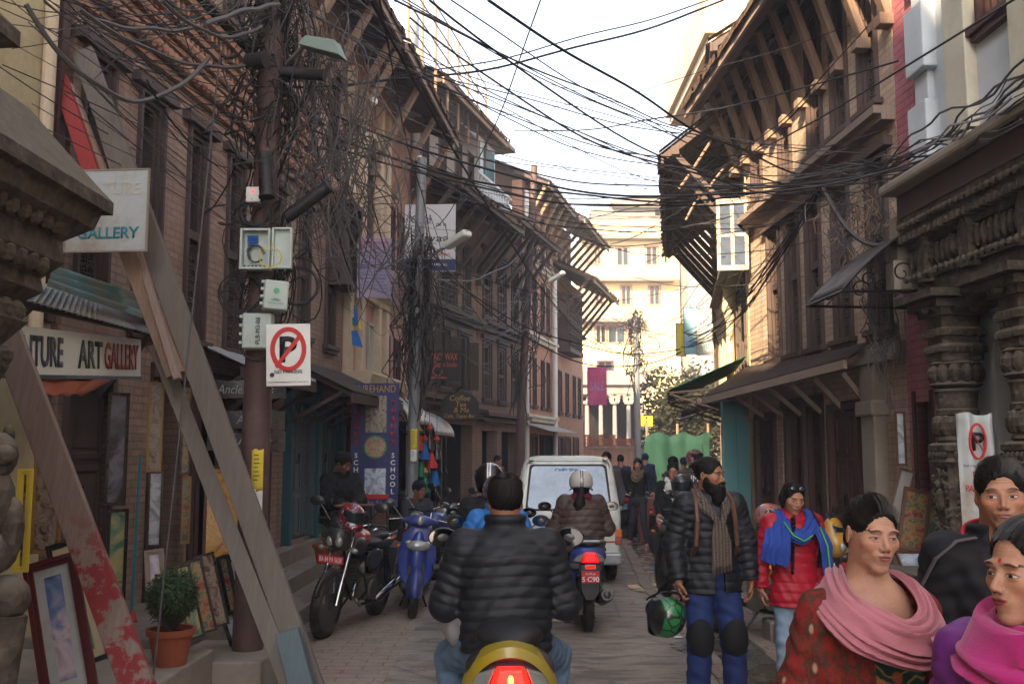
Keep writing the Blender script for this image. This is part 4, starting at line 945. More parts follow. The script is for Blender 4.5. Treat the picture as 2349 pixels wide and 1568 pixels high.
# tree in the distance
def tree(x, Y, h, cr, lab, seed=1, mat=None):
 rr = random.Random(seed); t = thing('tree', lab, 'tree', (x, Y, 0)); b = MB(); tips = []
 def limb(p, d, r, l, k):
  pts = [p]; q = p
  for i in range(4): d = (d + Vector((rr.uniform(-.25, .25), rr.uniform(-.25, .25), rr.uniform(-.05, .2)))).normalized(); q = q + d * l / 4; pts.append(q)
  b.tube(pts, [r * (1 - .12 * i) for i in range(5)], 6); tips.append(q)
  if k > 0:
   for _ in range(3): limb(q, (d + Vector((rr.uniform(-1, 1), rr.uniform(-1, 1), rr.uniform(-.1, .6)))).normalized(), r * .55, l * .72, k - 1)
 limb(Vector((0, 0, 0)), Vector((0, 0, 1)), .2, h * .34, 3); b.build('trunk', M_wood, t)
 b = MB(); vs, fs = [], []
 cl = [(Vector((rr.gauss(0, .45), rr.gauss(0, .45), 0)) * cr + Vector((0, 0, h * rr.uniform(.38, .95))), rr.uniform(.35, .75)) for _ in range(46)] + [(p, .5) for p in tips]
 for c_, r_ in cl:
  for _ in range(70):
   d = Vector((rr.gauss(0, 1), rr.gauss(0, 1), rr.gauss(0, 1))).normalized(); p = c_ + d * r_ * rr.uniform(.5, 1.05); s = rr.uniform(.07, .13)
   a_ = Vector((rr.uniform(-1, 1), rr.uniform(-1, 1), rr.uniform(-.6, .6))).normalized() * s; e_ = a_.cross(d).normalized() * s * .5; n_ = len(vs)
   vs += [p - a_, p + e_, p + a_, p - e_]; fs.append((n_, n_ + 1, n_ + 2, n_ + 3))
 b.add(vs, fs); b.build('crown', mat or M_leaf, t, fix=False); return t
tree(at(1596, 900, 34).x, 34, at(1500, 885, 34).z, 1.6, 'dusty green tree beside the green netting at the street end', 3)
tree(at(1620, 900, 37).x, 38, 5.0, 2.0, 'second dusty tree further back on the right', 5)
# ================= SIGNS, POLES, PROPS =================
def img(name, cols, scale=3, dist=2.0, seed=0, dark=.0):
 if name in _m: return _m[name]
 t = NT(name); o = t.co('Object', (1, 1, 1)); mp = t.node('Mapping'); mp.inputs['Location'].default_value = (seed * 3.1, 0, seed); t.l.new(o, mp.inputs[0])
 n = t.noise(mp.outputs[0], scale, 3, .55, dist); st = [(.25 + .5 * i / max(1, len(cols) - 1), lin(c)) for i, c in enumerate(cols)]
 _m[name] = t.out(t.ramp(n, st), .25, 0, .5); return _m[name]
P = [img('picture_blue_peaks', ['#1f2a44', '#6a7fa8', '#c6b9c4', '#3a4a66'], 4, 1, 1), img('picture_green_valley', ['#22362f', '#5d7f6c', '#a9a170', '#2c4752'], 5, 1, 2),
     img('picture_street_scene', ['#1d1a1c', '#5d4a40', '#8a7b68', '#3a4356'], 11, 2, 3), img('picture_deity', ['#1e2f52', '#7d3a34', '#8f744a', '#34524a', '#a39a88'], 14, .5, 4),
     img('picture_yellow_petals', ['#4d200f', '#b06f14', '#c08d22', '#8c4517'], 5, 3, 5), img('picture_dark_portrait', ['#0e0e12', '#2a2d3a', '#6d6f80', '#17171c'], 3, 1, 6), img('picture_pale_peaks', ['#5d6b80', '#b9c2cc', '#8a93a3', '#3c4453'], 5, 2, 7)]
M_gold = plain('dull_gold_frame', '#8a6a35', .4, .3, .2, 8, 0, .5)
M_blackf = plain('black_picture_frame', '#17161a', .3, 0, .2, 8, 0, .5)
M_brownf = wood('brown_picture_frame', '#5a3a28', .3, .45, .1)
M_redf = wood('dark_red_picture_frame', '#571f20', .3, .4, .1)
M_pglass = M_glass
M_navy = plain('navy_print', '#1d2550', .5, 0, .1, 4, 0, .3); M_redp = plain('red_print', '#b3211f', .5, 0, .08, 4, 0, .3); M_blackp = plain('black_print', '#151517', .5, 0, .1, 4, 0, .3)
M_tealp = plain('teal_print', '#2c7b8b', .5, 0, .12, 4, 0, .3); M_greyp = plain('grey_print', '#39404c', .5, 0, .15, 6, 0, .3, ('#808590', .4)); M_greenp = plain('dark_green_print', '#2f4840', .5, 0, .15, 6, 0, .3, ('#808590', .4))
M_redpf = plain('faded_red_print', '#9c3a33', .5, 0, .15, 6, 0, .3, ('#b59a90', .3)); M_whitep = plain('white_print', '#d8d8d4', .5, 0, .04, 4, 0, .3); M_goldp = plain('gold_print', '#a8863c', .5, 0, .08, 4, 0, .3)
M_orangep = plain('orange_print', '#b5562a', .5, 0, .08, 4, 0, .3); M_bluecl = plain('blue_cloth', '#1c5fa8', .7, 0, .1, 5, 0, .3); M_yelcl = plain('yellow_paper', '#c8b23a', .7, 0, .1, 5, 0, .3, ('#8f8450', .4))
M_pink = plain('magenta_banner', '#a13a66', .6, 0, .12, 2, 0, .3, ('#c27a96', .4)); M_lil = plain('lilac_banner', '#8b7f96', .6, 0, .1, 2, 0, .3, ('#a99aa8', .5))
def sg(name, label, cat, x0, y0, x1, y1, Y, yaw=0.0, mat=None, th=.012, group=None, rim=None, tilt=0.0, pn='panel'):
 a, c = at(x0, (y0 + y1) / 2, Y), at(x1, (y0 + y1) / 2, Y); t, bb = at((x0 + x1) / 2, y0, Y), at((x0 + x1) / 2, y1, Y)
 w_ = (c.x - a.x) / max(.3, math.cos(yaw)); h = t.z - bb.z
 r = thing(name, label, cat, ((a.x + c.x) / 2, Y, (t.z + bb.z) / 2), 0, group, rot=(0, tilt, yaw))
 if mat: b = MB(); b.box((-w_ / 2, 0, -h / 2), (w_ / 2, th, h / 2)); b.build(pn, mat, r, bevel=.003)
 if rim:
  b = MB(); k = .012; b.box((-w_ / 2 - k, -.006, -h / 2 - k), (w_ / 2 + k, th + .004, -h / 2)); b.box((-w_ / 2 - k, -.006, h / 2), (w_ / 2 + k, th + .004, h / 2 + k)); b.box((-w_ / 2 - k, -.006, -h / 2), (-w_ / 2, th + .004, h / 2)); b.box((w_ / 2, -.006, -h / 2), (w_ / 2 + k, th + .004, h / 2)); b.build('rim', rim, r)
 return r, w_, h
def tx(r, s, x, z, h, mat, w=None, y=-.004, **k): return text(s, h, mat, r, (x, y, z), w=w, ext=.003, **k)
# sign: pale board GALLERY
r, w_, h = sg('sign_board', 'weathered white board reading GALLERY hung from the diagonal planks', 'sign', 150, 391, 339, 574, 7.1, -.08, M_whitedirty, rim=M_conc2)
tx(r, 'GALLERY', .02, -h * .28, .085, M_tealp, w=.46, off=.02); tx(r, 'VENTURE', .0, h * .27, .09, plain('faded_print', '#b3aca0', .6), w=.5)
# sign: VENTURE ART GALLERY
a = at(18, 800, 6.0); c = at(323, 820, 8.1); d = c - a; yaw = math.atan2(d.y, d.x); Lg = d.length
r = thing('sign_board', 'long white sign reading VENTURE ART GALLERY under the tin awning', 'sign', a + d * .5, 0, rot=(0, -math.asin(d.z / Lg) , yaw)); hb = .3
b = MB(); b.box((-Lg / 2, 0, -hb / 2), (Lg / 2, .03, hb / 2)); b.build('panel', M_white2, r); b = MB(); b.box((-Lg / 2, -.012, -hb / 2 - .025), (Lg / 2, .03, -hb / 2)); b.build('rim', M_greyp, r)
for s, x, w_, m in (('VENTURE', -.34 * Lg, .36 * Lg, M_greyp), ('ART', .045 * Lg, .19 * Lg, M_greenp), ('GALLERY', .315 * Lg, .31 * Lg, M_redpf)): text(s, .2, m, r, (x, -.006, 0), w=w_, ext=.004, off=.025)
for s, x, w_ in (('VENTURE', -.34 * Lg, .36 * Lg), ('ART', .045 * Lg, .19 * Lg), ('GALLERY', .315 * Lg, .31 * Lg)): pass
# teal and white tin awning over it
aw = thing('tin_awning', 'corrugated tin awning with a rusty teal ridge sheet above the long gallery sign', 'awning', (0, 0, 0))
b = MB(); corrug(b, at(60, 640, 6.0), at(350, 712, 8.4), at(22, 678, 5.75), at(372, 772, 7.9), .02, .085); b.build('tin_sheet', M_tin, aw, smooth=True)
b = MB(); p0, p1, q0, q1 = at(125, 628, 6.15), at(378, 706, 8.3), at(110, 668, 5.95), at(372, 752, 8.0)
b.grid(20, 24, lambda u, v: tuple(p0.lerp(p1, u).lerp(q0.lerp(q1, u), v) + Vector((0, -.02, .03)) + Vector((.3, -.3, .9)) * (.035 * math.sin(v * PI * 5)))); b.build('ridge_sheet', M_tinteal, aw, smooth=True)
b = MB(); b.bar(at(30, 690, 6.0), at(365, 765, 8.2), .04, .05); b.bar(at(350, 760, 8.2), WL.w(8.3, 0, 2.2), .04, .05); b.bar(at(70, 700, 6.3), WL.w(6.5, 0, 2.2), .04, .05); b.build('awning_timbers', M_wood, aw)
cl = thing('shade_cloth', 'faded reddish cloth flap hanging below the long gallery sign', 'cloth', (0, 0, 0)); b = MB()
p0, p1, q0, q1 = at(75, 862, 6.5), at(255, 868, 7.5), at(95, 905, 6.2), at(185, 905, 6.9); b.grid(10, 5, lambda u, v: tuple(p0.lerp(p1, u).lerp(q0.lerp(q1, u), v) + Vector((0, 0, .012 * math.sin(u * 17))))); b.build('cloth', M_terra, cl, smooth=True, thick=.006)
# ---- leaning planks
def plank(lab, p, Yp, q, Yq, w_, t_, mat, face=(0, -1, 0)):
 a, c = at(*p, Yp), at(*q, Yq); o = thing('wooden_plank', lab, 'plank', c, 0, 'planks propping the brick house'); d = a - c
 b = MB(); b.bar((0, 0, 0), d, w_, t_, Vector(face)); b.build('plank_board', mat, o, bevel=.005); return o
plank('long grey plank leaning from the ground right of the pole up behind the white board', (190, 118), 7.6, (722, 1590), 7.1, .165, .07, M_plank)
plank('grey brown plank leaning just left of the longest one, foot beside the pole', (360, 790), 7.55, (672, 1590), 7.0, .12, .07, M_plank, (.3, -1, 0))
plank('pinkish plank leaning under the gallery awning, upper end hidden by the white board', (150, 200), 7.5, (405, 860), 7.3, .13, .07, M_strut)
plank('short red painted plank end leaning against the brick wall above the white board', (135, 172), 7.46, (212, 400), 7.36, .115, .06, M_plankred)
plank('thin pale batten leaning between the two long planks', (232, 290), 7.6, (408, 870), 7.2, .05, .06, M_fascia)
plank('broad pinkish plank with red paint flecks crossing the lower left corner', (2, 730), 5.7, (335, 1620), 5.2, .16, .06, M_plankp, (.15, -1, 0))
plank('short timber offcut nailed to the foot of the longest plank', (660, 1445), 6.95, (700, 1600), 6.9, .16, .08, M_bluegrey)
# ---- left stone shrine roof
sh = thing('stone_shrine', 'old carved stone shrine roof and column at the left edge', 'shrine', (-2.9, 3.6, 0), 0); b = MB()
S2 = math.sqrt(2)
b.lathe([(r_ * S2, z) for r_, z in ((.8, 0), (.8, .5), (.7, .55), (.74, .74), (.74, .85), (.66, .9), (.64, 1.9), (.68, 2.0), (.72, 2.1), (.7, 2.2), (.77, 2.3), (.74, 2.38), (.81, 2.44), (.8, 2.5), (.87, 2.58), (.86, 2.68), (.96, 2.76), (.98, 2.83), (1.02, 2.84), (1.02, 2.9), (.97, 2.96), (.86, 3.1), (.74, 3.26), (.6, 3.34), (.6, 3.38), (.64, 3.42), (.64, 3.5), (.7, 3.53), (.7, 3.6), (.62, 3.68), (.3, 3.9), (0, 4.1))], 4)
b.build('shrine_body', M_stone, sh, bevel=.025)
b = MB(); rr = random.Random(8)
for i in range(15):
 x = -.7 + i * .1
 for z, y, s in ((2.34, .74, .05), (2.15, .7, .045), (2.55, .84, .045), (2.72, .9, .04)): b.ell((x, y, z), (s, s * .9, s * 1.1), 6, 5); b.ell((y, x, z), (s * .9, s, s * 1.1), 6, 5)
for _ in range(120): a_ = rr.uniform(-.6, .6); z = rr.uniform(.95, 2.0); s = rr.uniform(.02, .06); b.ell((.64, a_, z), (s * .6, s, s), 6, 5)
b.build('carving', M_stone, sh)
b = MB(); b.ell((.76, .72, 1.12), (.1, .1, .1), 14, 9); b.cyl((.74, .7, .6), (.76, .72, 1.05), .07, .09, 10); b.build('stone_knob', M_stone, sh, smooth=True)
b = MB()
for c_, s in (((0, 0, .1), (.12, .12, .1)), ((0, 0, .3), (.1, .11, .17)), ((.01, -.03, .5), (.085, .09, .1)), ((.02, -.1, .5), (.05, .06, .045)), ((.08, -.06, .2), (.045, .06, .13)), ((-.08, -.06, .2), (.045, .06, .13)), ((.06, 0, .58), (.025, .03, .05)), ((-.05, 0, .58), (.025, .03, .05)), ((0, .1, .3), (.06, .07, .15))): b.ell(c_, s, 10, 8)
b.build('guardian_figure', M_stone, sh, smooth=True, loc=(.72, .62, 1.22), rot=(0, 0, .7))
# ---- pole kit
def pole(lab, base, Y, bx, top, r0, r1, mat, name='utility_pole'):
 a = Vector((at(*base, Y).x, Y, 0)); c = at(*top, Y); t = thing(name, lab, 'pole', a); d = c - a
 b = MB(); b.tube([d * k for k in np.linspace(0, 1, 7)], [r0 + (r1 - r0) * k for k in np.linspace(0, 1, 7)], 18); b.build('pole_shaft', mat, t, smooth=True)
 b = MB(); b.lathe([(r0 * 1.5, 0), (r0 * 1.5, .05), (r0 * 1.05, .1)], 16); b.build('base_collar', M_conc, t); return t, d
P1, d1 = pole('brown cable pole smothered in cables in the left foreground', (567, 1490), 7.75, 0, (632, -120), .118, .09, M_pole)
P2, d2 = pole('grey steel pole with cable clusters in the middle of the left side', (940, 1150), 14.5, 0, (968, 362), .09, .07, M_polegrey)
P3, d3 = pole('dark thin pole beside the white downpipe further down the left side', (1183, 1030), 26.5, 0, (1226, 380), .13, .09, M_pole)
P4, d4 = pole('grey pole hung with cables at the far end of the street', (1463, 1010), 33, 0, (1458, 716), .12, .09, M_polegrey)
for (pt_, dd, Y, q) in ((P2, d2, 14.5, (1003, 575)), (P3, d3, 26.5, (1240, 655))):
 a = at(q[0] - 35, q[1] + 25, Y) - pt_.location; c = at(q[0] + 20, q[1] - 10, Y - .4) - pt_.location
 b = MB(); b.cyl(a, c, .02); b.build('lamp_arm', M_polegrey, pt_)
 b = MB(); b.bar(c, c + (c - a).normalized() * .5, .16, .1); b.build('lamp_head', M_white2, pt_, bevel=.03)
# street lamp head on P1
lm = thing('street_lamp', 'pale green trapezoid street lamp jutting from the top of the brown pole', 'street lamp', at(742, 110, 7.2)); lm.rotation_euler = (.12, .22, -.15)
b = MB(); b.add([(-.17, -.1, -.02), (.17, -.1, -.05), (.17, .1, -.05), (-.17, .1, -.02), (-.13, -.07, .06), (.1, -.07, .06), (.1, .07, .06), (-.13, .07, .06)], [(0, 3, 2, 1), (4, 5, 6, 7), (0, 1, 5, 4), (1, 2, 6, 5), (2, 3, 7, 6), (3, 0, 4, 7)]); b.build('lamp_head', plain('pale_green_lamp_paint', '#66776f', .5, 0, .08, 5, 0, .4, ('#5f6a66', .4)), lm, bevel=.008)
b = MB(); b.cyl((-.15, 0, 0), (-.4, .3, -.1), .018); b.build('lamp_arm', M_polegrey, lm)
M_box = plain('pale_green_plastic', '#a8b4ae', .5, 0, .05, 4, 0, .4, ('#7f7f74', .35))
def cbox(lab, x0, y0, x1, y1, Y, yaw=0, tilt=0, hinge=True, mat=None, deep=.1, name='junction_box'):
 r, w_, h = sg(name, lab, 'junction box', x0, y0, x1, y1, Y, yaw, None, tilt=tilt)
 b = MB(); b.box((-w_ / 2, 0, -h / 2), (w_ / 2, deep, h / 2)); b.build('box_body', mat or M_box, r, bevel=.016)
 b = MB(); b.box((-w_ / 2 + .004, -.03, -h / 2 + .004), (w_ / 2 - .004, -.004, h / 2 - .004)); b.build('lid', mat or M_box, r, bevel=.012)
 if hinge:
  b = MB()
  for k in range(4): z = -h * .36 + h * .24 * k; b.box((-w_ / 2 - .022, -.012, z), (-w_ / 2 + .004, .03, z + .022))
  b.build('hinge', mat or M_box, r, bevel=.004)
 return r, w_, h
r, w_, h = cbox('closed pale plastic box marked PLB-M3-B8 lowest on the brown pole', 556, 717, 624, 800, 7.5, .05)
text('PLB-M3-B8', .035, M_blackp, r, (.01, -.034, 0), rot=(PI / 2, -PI / 2, 0), w=.2, ext=.003)
r, w_, h = cbox('tilted pale plastic box with a green round mark above the closed box', 606, 642, 660, 711, 7.45, .3, .06)
text('CLASSIC TECH', .014, plain('green_print', '#4e9a72', .5), r, (0, -.034, -h * .28), w=.11, ext=.002); b = MB(); b.cyl((0, -.034, .03), (0, -.031, .03), .022, n=20); b.build('emblem', _m['green_print'], r)
for k in (1, 2): b = MB(); b.tube([(.02 * k * math.cos(a_), -.033, -.01 - .01 * k + .012 * math.sin(a_)) for a_ in np.linspace(-2.6, -.5, 7)], .003, 5); b.build('wave_mark', _m['green_print'], r)
r, w_, h = sg('junction_box', 'open pale fibre box showing its wiring on the brown pole', 'junction box', 555, 527, 624, 620, 7.5, 0, None)
b = MB(); T = .018; b.box((-w_ / 2, 0, -h / 2), (w_ / 2, .02, h / 2)); b.box((-w_ / 2, -.07, -h / 2), (-w_ / 2 + T, 0, h / 2)); b.box((w_ / 2 - T, -.07, -h / 2), (w_ / 2, 0, h / 2)); b.box((-w_ / 2 + T, -.07, -h / 2), (w_ / 2 - T, 0, -h / 2 + T)); b.box((-w_ / 2 + T, -.07, h / 2 - T), (w_ / 2 - T, 0, h / 2)); b.build('box_body', M_box, r, bevel=.004)
b = MB()
for k in range(5): b.box((-w_ * .3, -.03, h * (.12 + .05 * k)), (w_ * .05, -.01, h * (.12 + .05 * k) + .008))
b.build('splice_tray', M_bluecl, r)
b = MB(); rr = random.Random(3)
for k in range(7): b.tube([(rr.uniform(.5, 1) * w_ * .33 * math.cos(a_), -.02 - .004 * k, -h * .1 + h * .22 * math.sin(a_) * rr.uniform(.9, 1)) for a_ in np.linspace(0, 5.5, 16)], .003, 4)
for k in range(6): b.box((-w_ * .4 + k * w_ * .13, -.03, -h * .44), (-w_ * .4 + k * w_ * .13 + .012, -.01, -h * .38))
b.build('fibre_loops', M_cabgrey, r)
b = MB(); b.box((w_ / 2 + .02, -.06, -h / 2), (w_ / 2 + .17, -.05, h / 2)); b.box((w_ / 2 + .02, -.1, -h / 2), (w_ / 2 + .035, -.06, h / 2)); b.box((w_ / 2 + .155, -.1, -h / 2), (w_ / 2 + .17, -.06, h / 2)); b.box((w_ / 2 + .035, -.1, -h / 2), (w_ / 2 + .155, -.06, -h / 2 + .015)); b.box((w_ / 2 + .035, -.1, h / 2 - .015), (w_ / 2 + .155, -.06, h / 2)); b.build('lid', M_box, r, bevel=.004)
r, w_, h = cbox('small white meter box with a red display high on the brown pole', 564, 428, 600, 466, 7.5, 0, 0, False, M_white2, .06)
text('03', .018, glow('red_display', '#d01a10', 1.5), r, (0, -.033, .02), ext=.002)
for lab, p, q, R_ in (('upright black cable closure above the meter box', (607, 350), (612, 452), .055), ('horizontal black cable closure left of the pole top', (566, 142), (610, 137), .062), ('tilted black cable closure right of the pole', (655, 500), (755, 425), .05), ('black cable closure under the street lamp', (645, 165), (745, 172), .045)):
 a, c = at(*p, 7.45), at(*q, 7.4); o = thing('cable_closure', lab, 'cable closure', a); b = MB(); d = c - a; b.tube([d * 0, d * .04, d * .05, d * .95, d * .96, d], [R_ * .8, R_ * .85, R_, R_, R_ * 1.12, R_ * 1.12], 16); b.build('closure_body', M_rub, o, smooth=True)
 b = MB();
 for k in range(8): b.tube([d * (.1 + .1 * k), d * (.115 + .1 * k)], R_ * 1.05, 14)
 b.build('rib', M_rub, o)
# no parking sign
r, w_, h = sg('no_parking_sign', 'white NO PARKING sign with a crossed P fixed to the brown pole', 'sign', 612, 742, 711, 884, 7.45, .12, M_white2, .006, tilt=-.03, pn='plate')
b = MB(); n = 40; rx, rz, kk = w_ * .41, h * .36, .035
for i in range(n):
 a0, a1 = 2 * PI * i / n, 2 * PI * (i + 1) / n
 P_ = lambda a_, f: (math.cos(a_) * (rx - f), math.sin(a_) * (rz - f) + h * .09)
 q = [P_(a0, 0), P_(a1, 0), P_(a1, kk), P_(a0, kk)]; b.add([(x, -.004, z) for x, z in q], [(0, 1, 2, 3)])
b.add([(x, -.0045, z + h * .09) for x, z in ((-rx * .75, -rz * .72), (-rx * .62, -rz * .85), (rx * .75, rz * .55), (rx * .62, rz * .72))], [(0, 1, 2, 3)]); b.build('ring', M_redp, r, fix=False)
text('P', h * .42, M_blackp, r, (0, -.003, h * .09), ext=.002, off=.03); text('NO PARKING', .026, M_blackp, r, (0, -.006, -h * .27), w=w_ * .62, ext=.002, off=.01)
text('LALITPUR METROPOLITAN CITY, WARD NO:16', .012, M_blackp, r, (0, -.003, -h * .44), w=w_ * .9, ext=.002); b = MB(); b.cyl((-w_ * .37, -.004, -h * .32), (-w_ * .37, -.001, -h * .32), .017, n=16); b.build('emblem', M_navy, r)
# papers on poles
for lab, x0, y0, x1, y1, Y, m in (('yellow poster pasted on the brown pole', 578, 1030, 603, 1125, 7.62, M_yelcl), ('torn white poster pasted low on the brown pole', 570, 1120, 600, 1215, 7.62, M_white2), ('yellow sticker on the grey steel pole', 941, 983, 957, 1030, 14.38, M_yelcl), ('white sticker below the yellow one on the grey steel pole', 941, 1030, 956, 1058, 14.38, M_white2)):
 a, c = at(x0, y0, Y), at(x1, y1, Y); o = thing('poster', lab, 'poster', ((a.x + c.x) / 2, Y, (a.z + c.z) / 2)); ww = c.x - a.x; hh = a.z - c.z; R_ = .125 if Y < 10 else .1
 b = MB(); b.grid(8, 8, lambda u, v: (ww * (u - .5), R_ - math.sqrt(max(0, R_ ** 2 - (ww * (u - .5)) ** 2)) - .012 + .0, hh * (v - .5) + .006 * math.sin(u * 9 + v * 5))); b.build('paper', m, o, smooth=True, thick=.002)
 for k in range(7 if m is M_yelcl else 5): b = MB(); z = hh * (.36 - .1 * k); b.box((-ww * .3, -.014, z), (ww * (.1 + .2 * ((k * 7) % 3) / 3), -.0125, z + hh * .02)); b.build('print_line', M_blackp, o)
# banners and shop signs
r, w_, h = sg('banner', 'pale lilac astrology banner with printed lines hung above the tin awning', 'banner', 820, 545, 897, 683, 13.6, .1, M_lil, pn='cloth')
tx(r, 'ज्योतिष परामर्श सेवा', 0, h * .42, .05, M_redp, w=w_ * .86); tx(r, 'ASTROLOGICAL CONSULTANCY SERVICE', 0, h * .34, .016, M_redp, w=w_ * .8)
for k in range(9): tx(r, 'कुण्डली ग्रह दशा वास्तु पूजा', 0, h * (.1 - .055 * k), .024, M_bluecl, w=w_ * (.8 if k % 3 else .6))
for q in ((-.3, .3), (.3, .3)): b = MB(); b.bar((w_ * q[0] * .9, -.004, h * .3), (w_ * q[0] * -.1, -.004, h * .14), .006, .004); b.bar((w_ * q[0] * .9, -.004, h * .14), (w_ * q[0] * -.1, -.004, h * .3), .006, .004); b.build('chart_line', M_navy, r)
r, w_, h = sg('banner', 'small pale pink banner beside the lilac one', 'banner', 893, 620, 950, 700, 14.8, 0, plain('pale_pink_banner', '#a3918f', .7), pn='cloth')
for k in range(6): tx(r, 'परामर्श सेवा केन्द्र', 0, h * (.25 - .11 * k), .026, M_redpf, w=w_ * .75)
r, w_, h = sg('banner', 'white guest house banner with handwritten name and purple lower edge', 'banner', 928, 468, 1045, 622, 17.2, -.05, plain('white_banner', '#b5b2b4', .7, 0, .05), pn='cloth')
tx(r, 'Café', -w_ * .18, h * .28, .14, M_blackp, shear=.2); tx(r, 'de la', w_ * .22, h * .2, .07, M_blackp); tx(r, 'Mayaa', 0, -h * .02, .17, M_blackp, w=w_ * .75); tx(r, 'Bed & Breakfast', 0, -h * .24, .07, M_redp, w=w_ * .8)
b = MB(); b.box((-w_ / 2, -.003, -h * .49), (w_ / 2, -.001, -h * .32)); b.build('purple_band', M_navy, r); tx(r, 'BOUTIQUE HOTEL', 0, -h * .4, .05, M_whitep, w=w_ * .7)
r, w_, h = sg('shop_sign', 'black tattoo studio sign with orange lettering and a red arrow', 'sign', 980, 803, 1055, 872, 19.5, .1, M_blackmetal, rim=M_blackmetal)
tx(r, "MAK'S WAX", 0, h * .3, .15, M_orangep, w=w_ * .85); tx(r, 'Tattoo Studio', w_ * .06, h * .04, .1, M_orangep, w=w_ * .7, shear=.2)
b = MB(); b.tube([(-w_ * .18 + .09 * math.cos(a_), -.006, -h * .18 + .09 * math.sin(a_)) for a_ in np.linspace(0, 2 * PI, 17)], .012, 5); b.bar((-w_ * .3, -.006, -h * .4), (w_ * .1, -.006, -h * .4), .01, .03, (0, 0, 1)); b.add([(-w_ * .42, -.006, -h * .4), (-w_ * .3, -.006, -h * .34), (-w_ * .3, -.006, -h * .46)], [(0, 1, 2)]); b.build('arrow', M_redpf, r)
r, w_, h = sg('shop_sign', 'arched black cafe sign with gold script above carved black doors', 'sign', 1012, 905, 1098, 962, 20.0, .1, None)
b = MB(); b.prism([(-w_ / 2, -h / 2), (w_ / 2, -h / 2)] + [(w_ / 2 * math.cos(a_), h * .1 + h * .55 * math.sin(a_)) for a_ in np.linspace(0, PI, 16)], 0, .03, 'y'); b.build('panel', M_blackmetal, r)
for s, x, z, hh in (('Coffee', 0, .38, .11), ('Tea', .02, .13, .1), ('& Me', .03, -.1, .1), ('Cafe, Tapas Bar', 0, -.36, .09)): tx(r, s, x, h * z, hh, M_goldp, shear=.15)
r, w_, h = sg('shop_banner', 'tall dark blue THANKA SCHOOL banner standing beside the grey pole', 'banner', 805, 878, 914, 1162, 13.9, .05, plain('dark_blue_banner', '#20235c', .5, 0, .08), .03, pn='panel')
for i, ch in enumerate('THANKA'):
 for sx in (-1, 1): tx(r, ch, sx * w_ * .385, h * (.335 - .062 * i), .075, M_redp, off=.02)
for i, ch in enumerate('SCHOOL'):
 for sx in (-1, 1): tx(r, ch, sx * w_ * .385, h * (-.085 - .058 * i), .07, M_whitep, off=.02)
tx(r, 'PUREHAND', .0, h * .455, .1, M_goldp, w=w_ * .85); tx(r, 'Thanka School', .0, -h * .465, .075, M_lil, w=w_ * .86)
for nm, z0, z1, m in (('photo_print', .1, .4, P[2]), ('photo_print', -.4, -.19, P[6])): b = MB(); b.box((-w_ * .2, -.005, h * z0), (w_ * .24, -.002, h * z1)); b.build(nm, m, r)
b = MB(); b.cyl((.01, -.006, -.03), (.01, -.002, -.03), .165, n=28); b.build('mandala_disc', M_green, r); b = MB(); b.cyl((.01, -.009, -.03), (.01, -.005, -.03), .145, n=28); b.build('mandala_print', P[3], r)
b = MB(); b.bar((-w_ * .12, -.006, -h * .415), (w_ * .3, -.006, -h * .415), .01, .06, (0, 0, 1)); b.add([(-w_ * .32, -.007, -h * .415), (-w_ * .12, -.007, -h * .385), (-w_ * .12, -.007, -h * .445)], [(0, 1, 2)]); b.build('arrow', M_redp, r)
for i, (s, x0, y0, x1, y1) in enumerate((('Ancient Arts', 482, 872, 652, 912), ('Art', 478, 940, 650, 982), ('Gallery', 480, 990, 650, 1035))):
 r, w_, h = sg('shop_sign', ('upper', 'middle', 'lowest')[i] + ' charred wooden slab sign reading ' + s + ' behind the brown pole', 'sign', x0, y0, x1, y1, 9.4, .2, None, group='wooden slab signs behind the pole')
 rr = random.Random(i); b = MB(); n = 14; po = [(-w_ / 2 + w_ * k / n, -h / 2 + rr.uniform(-.012, .012)) for k in range(n + 1)] + [(w_ / 2 - w_ * k / n, h / 2 + rr.uniform(-.012, .012)) for k in range(n + 1)]; b.prism(po, 0, .03, 'y'); b.build('slab', M_blackf, r); tx(r, s, -w_ * .02, 0, .085, plain('dusty_white_print', '#98958f', .8), shear=.25, w=w_ * (.72 if i != 1 else .2))
r, w_, h = sg('shop_sign', 'tall yellow shop board on the right by the green awning', 'sign', 1552, 742, 1572, 815, 17.5, 0, M_yelcl, rim=M_bluecl)
r, w_, h = sg('shop_sign', 'pale blue shop board with worn lettering on the right', 'sign', 1570, 705, 1598, 810, 17.2, -.1, plain('pale_blue_board', '#7fa7b3', .6, 0, .1, 4, 0, .3, ('#9a9690', .5)), rim=M_bluecl); tx(r, 'SECRET', 0, -h * .3, .1, M_bluecl, w=w_ * .8)
r, w_, h = sg('shop_sign', 'grey weathered shop board beside the pale blue one', 'sign', 1598, 708, 1632, 812, 17.0, -.1, M_whitedirty, rim=M_conc2); tx(r, 'ART', 0, h * .2, .1, M_greyp, w=w_ * .6); tx(r, 'SILVER', 0, -h * .3, .09, M_tealp, w=w_ * .8)
r, w_, h = sg('banner', 'faded magenta banner hanging at the far left side of the street', 'banner', 1347, 840, 1392, 928, 35, 0, M_pink, pn='cloth'); tx(r, 'SALE', 0, 0, .3, M_lil, w=w_ * .7)
r, w_, h = sg('road_sign', 'yellow pedestrian sign on a short post at the street end', 'sign', 1470, 952, 1497, 977, 31, 0, M_yelcl, rim=M_blackmetal)
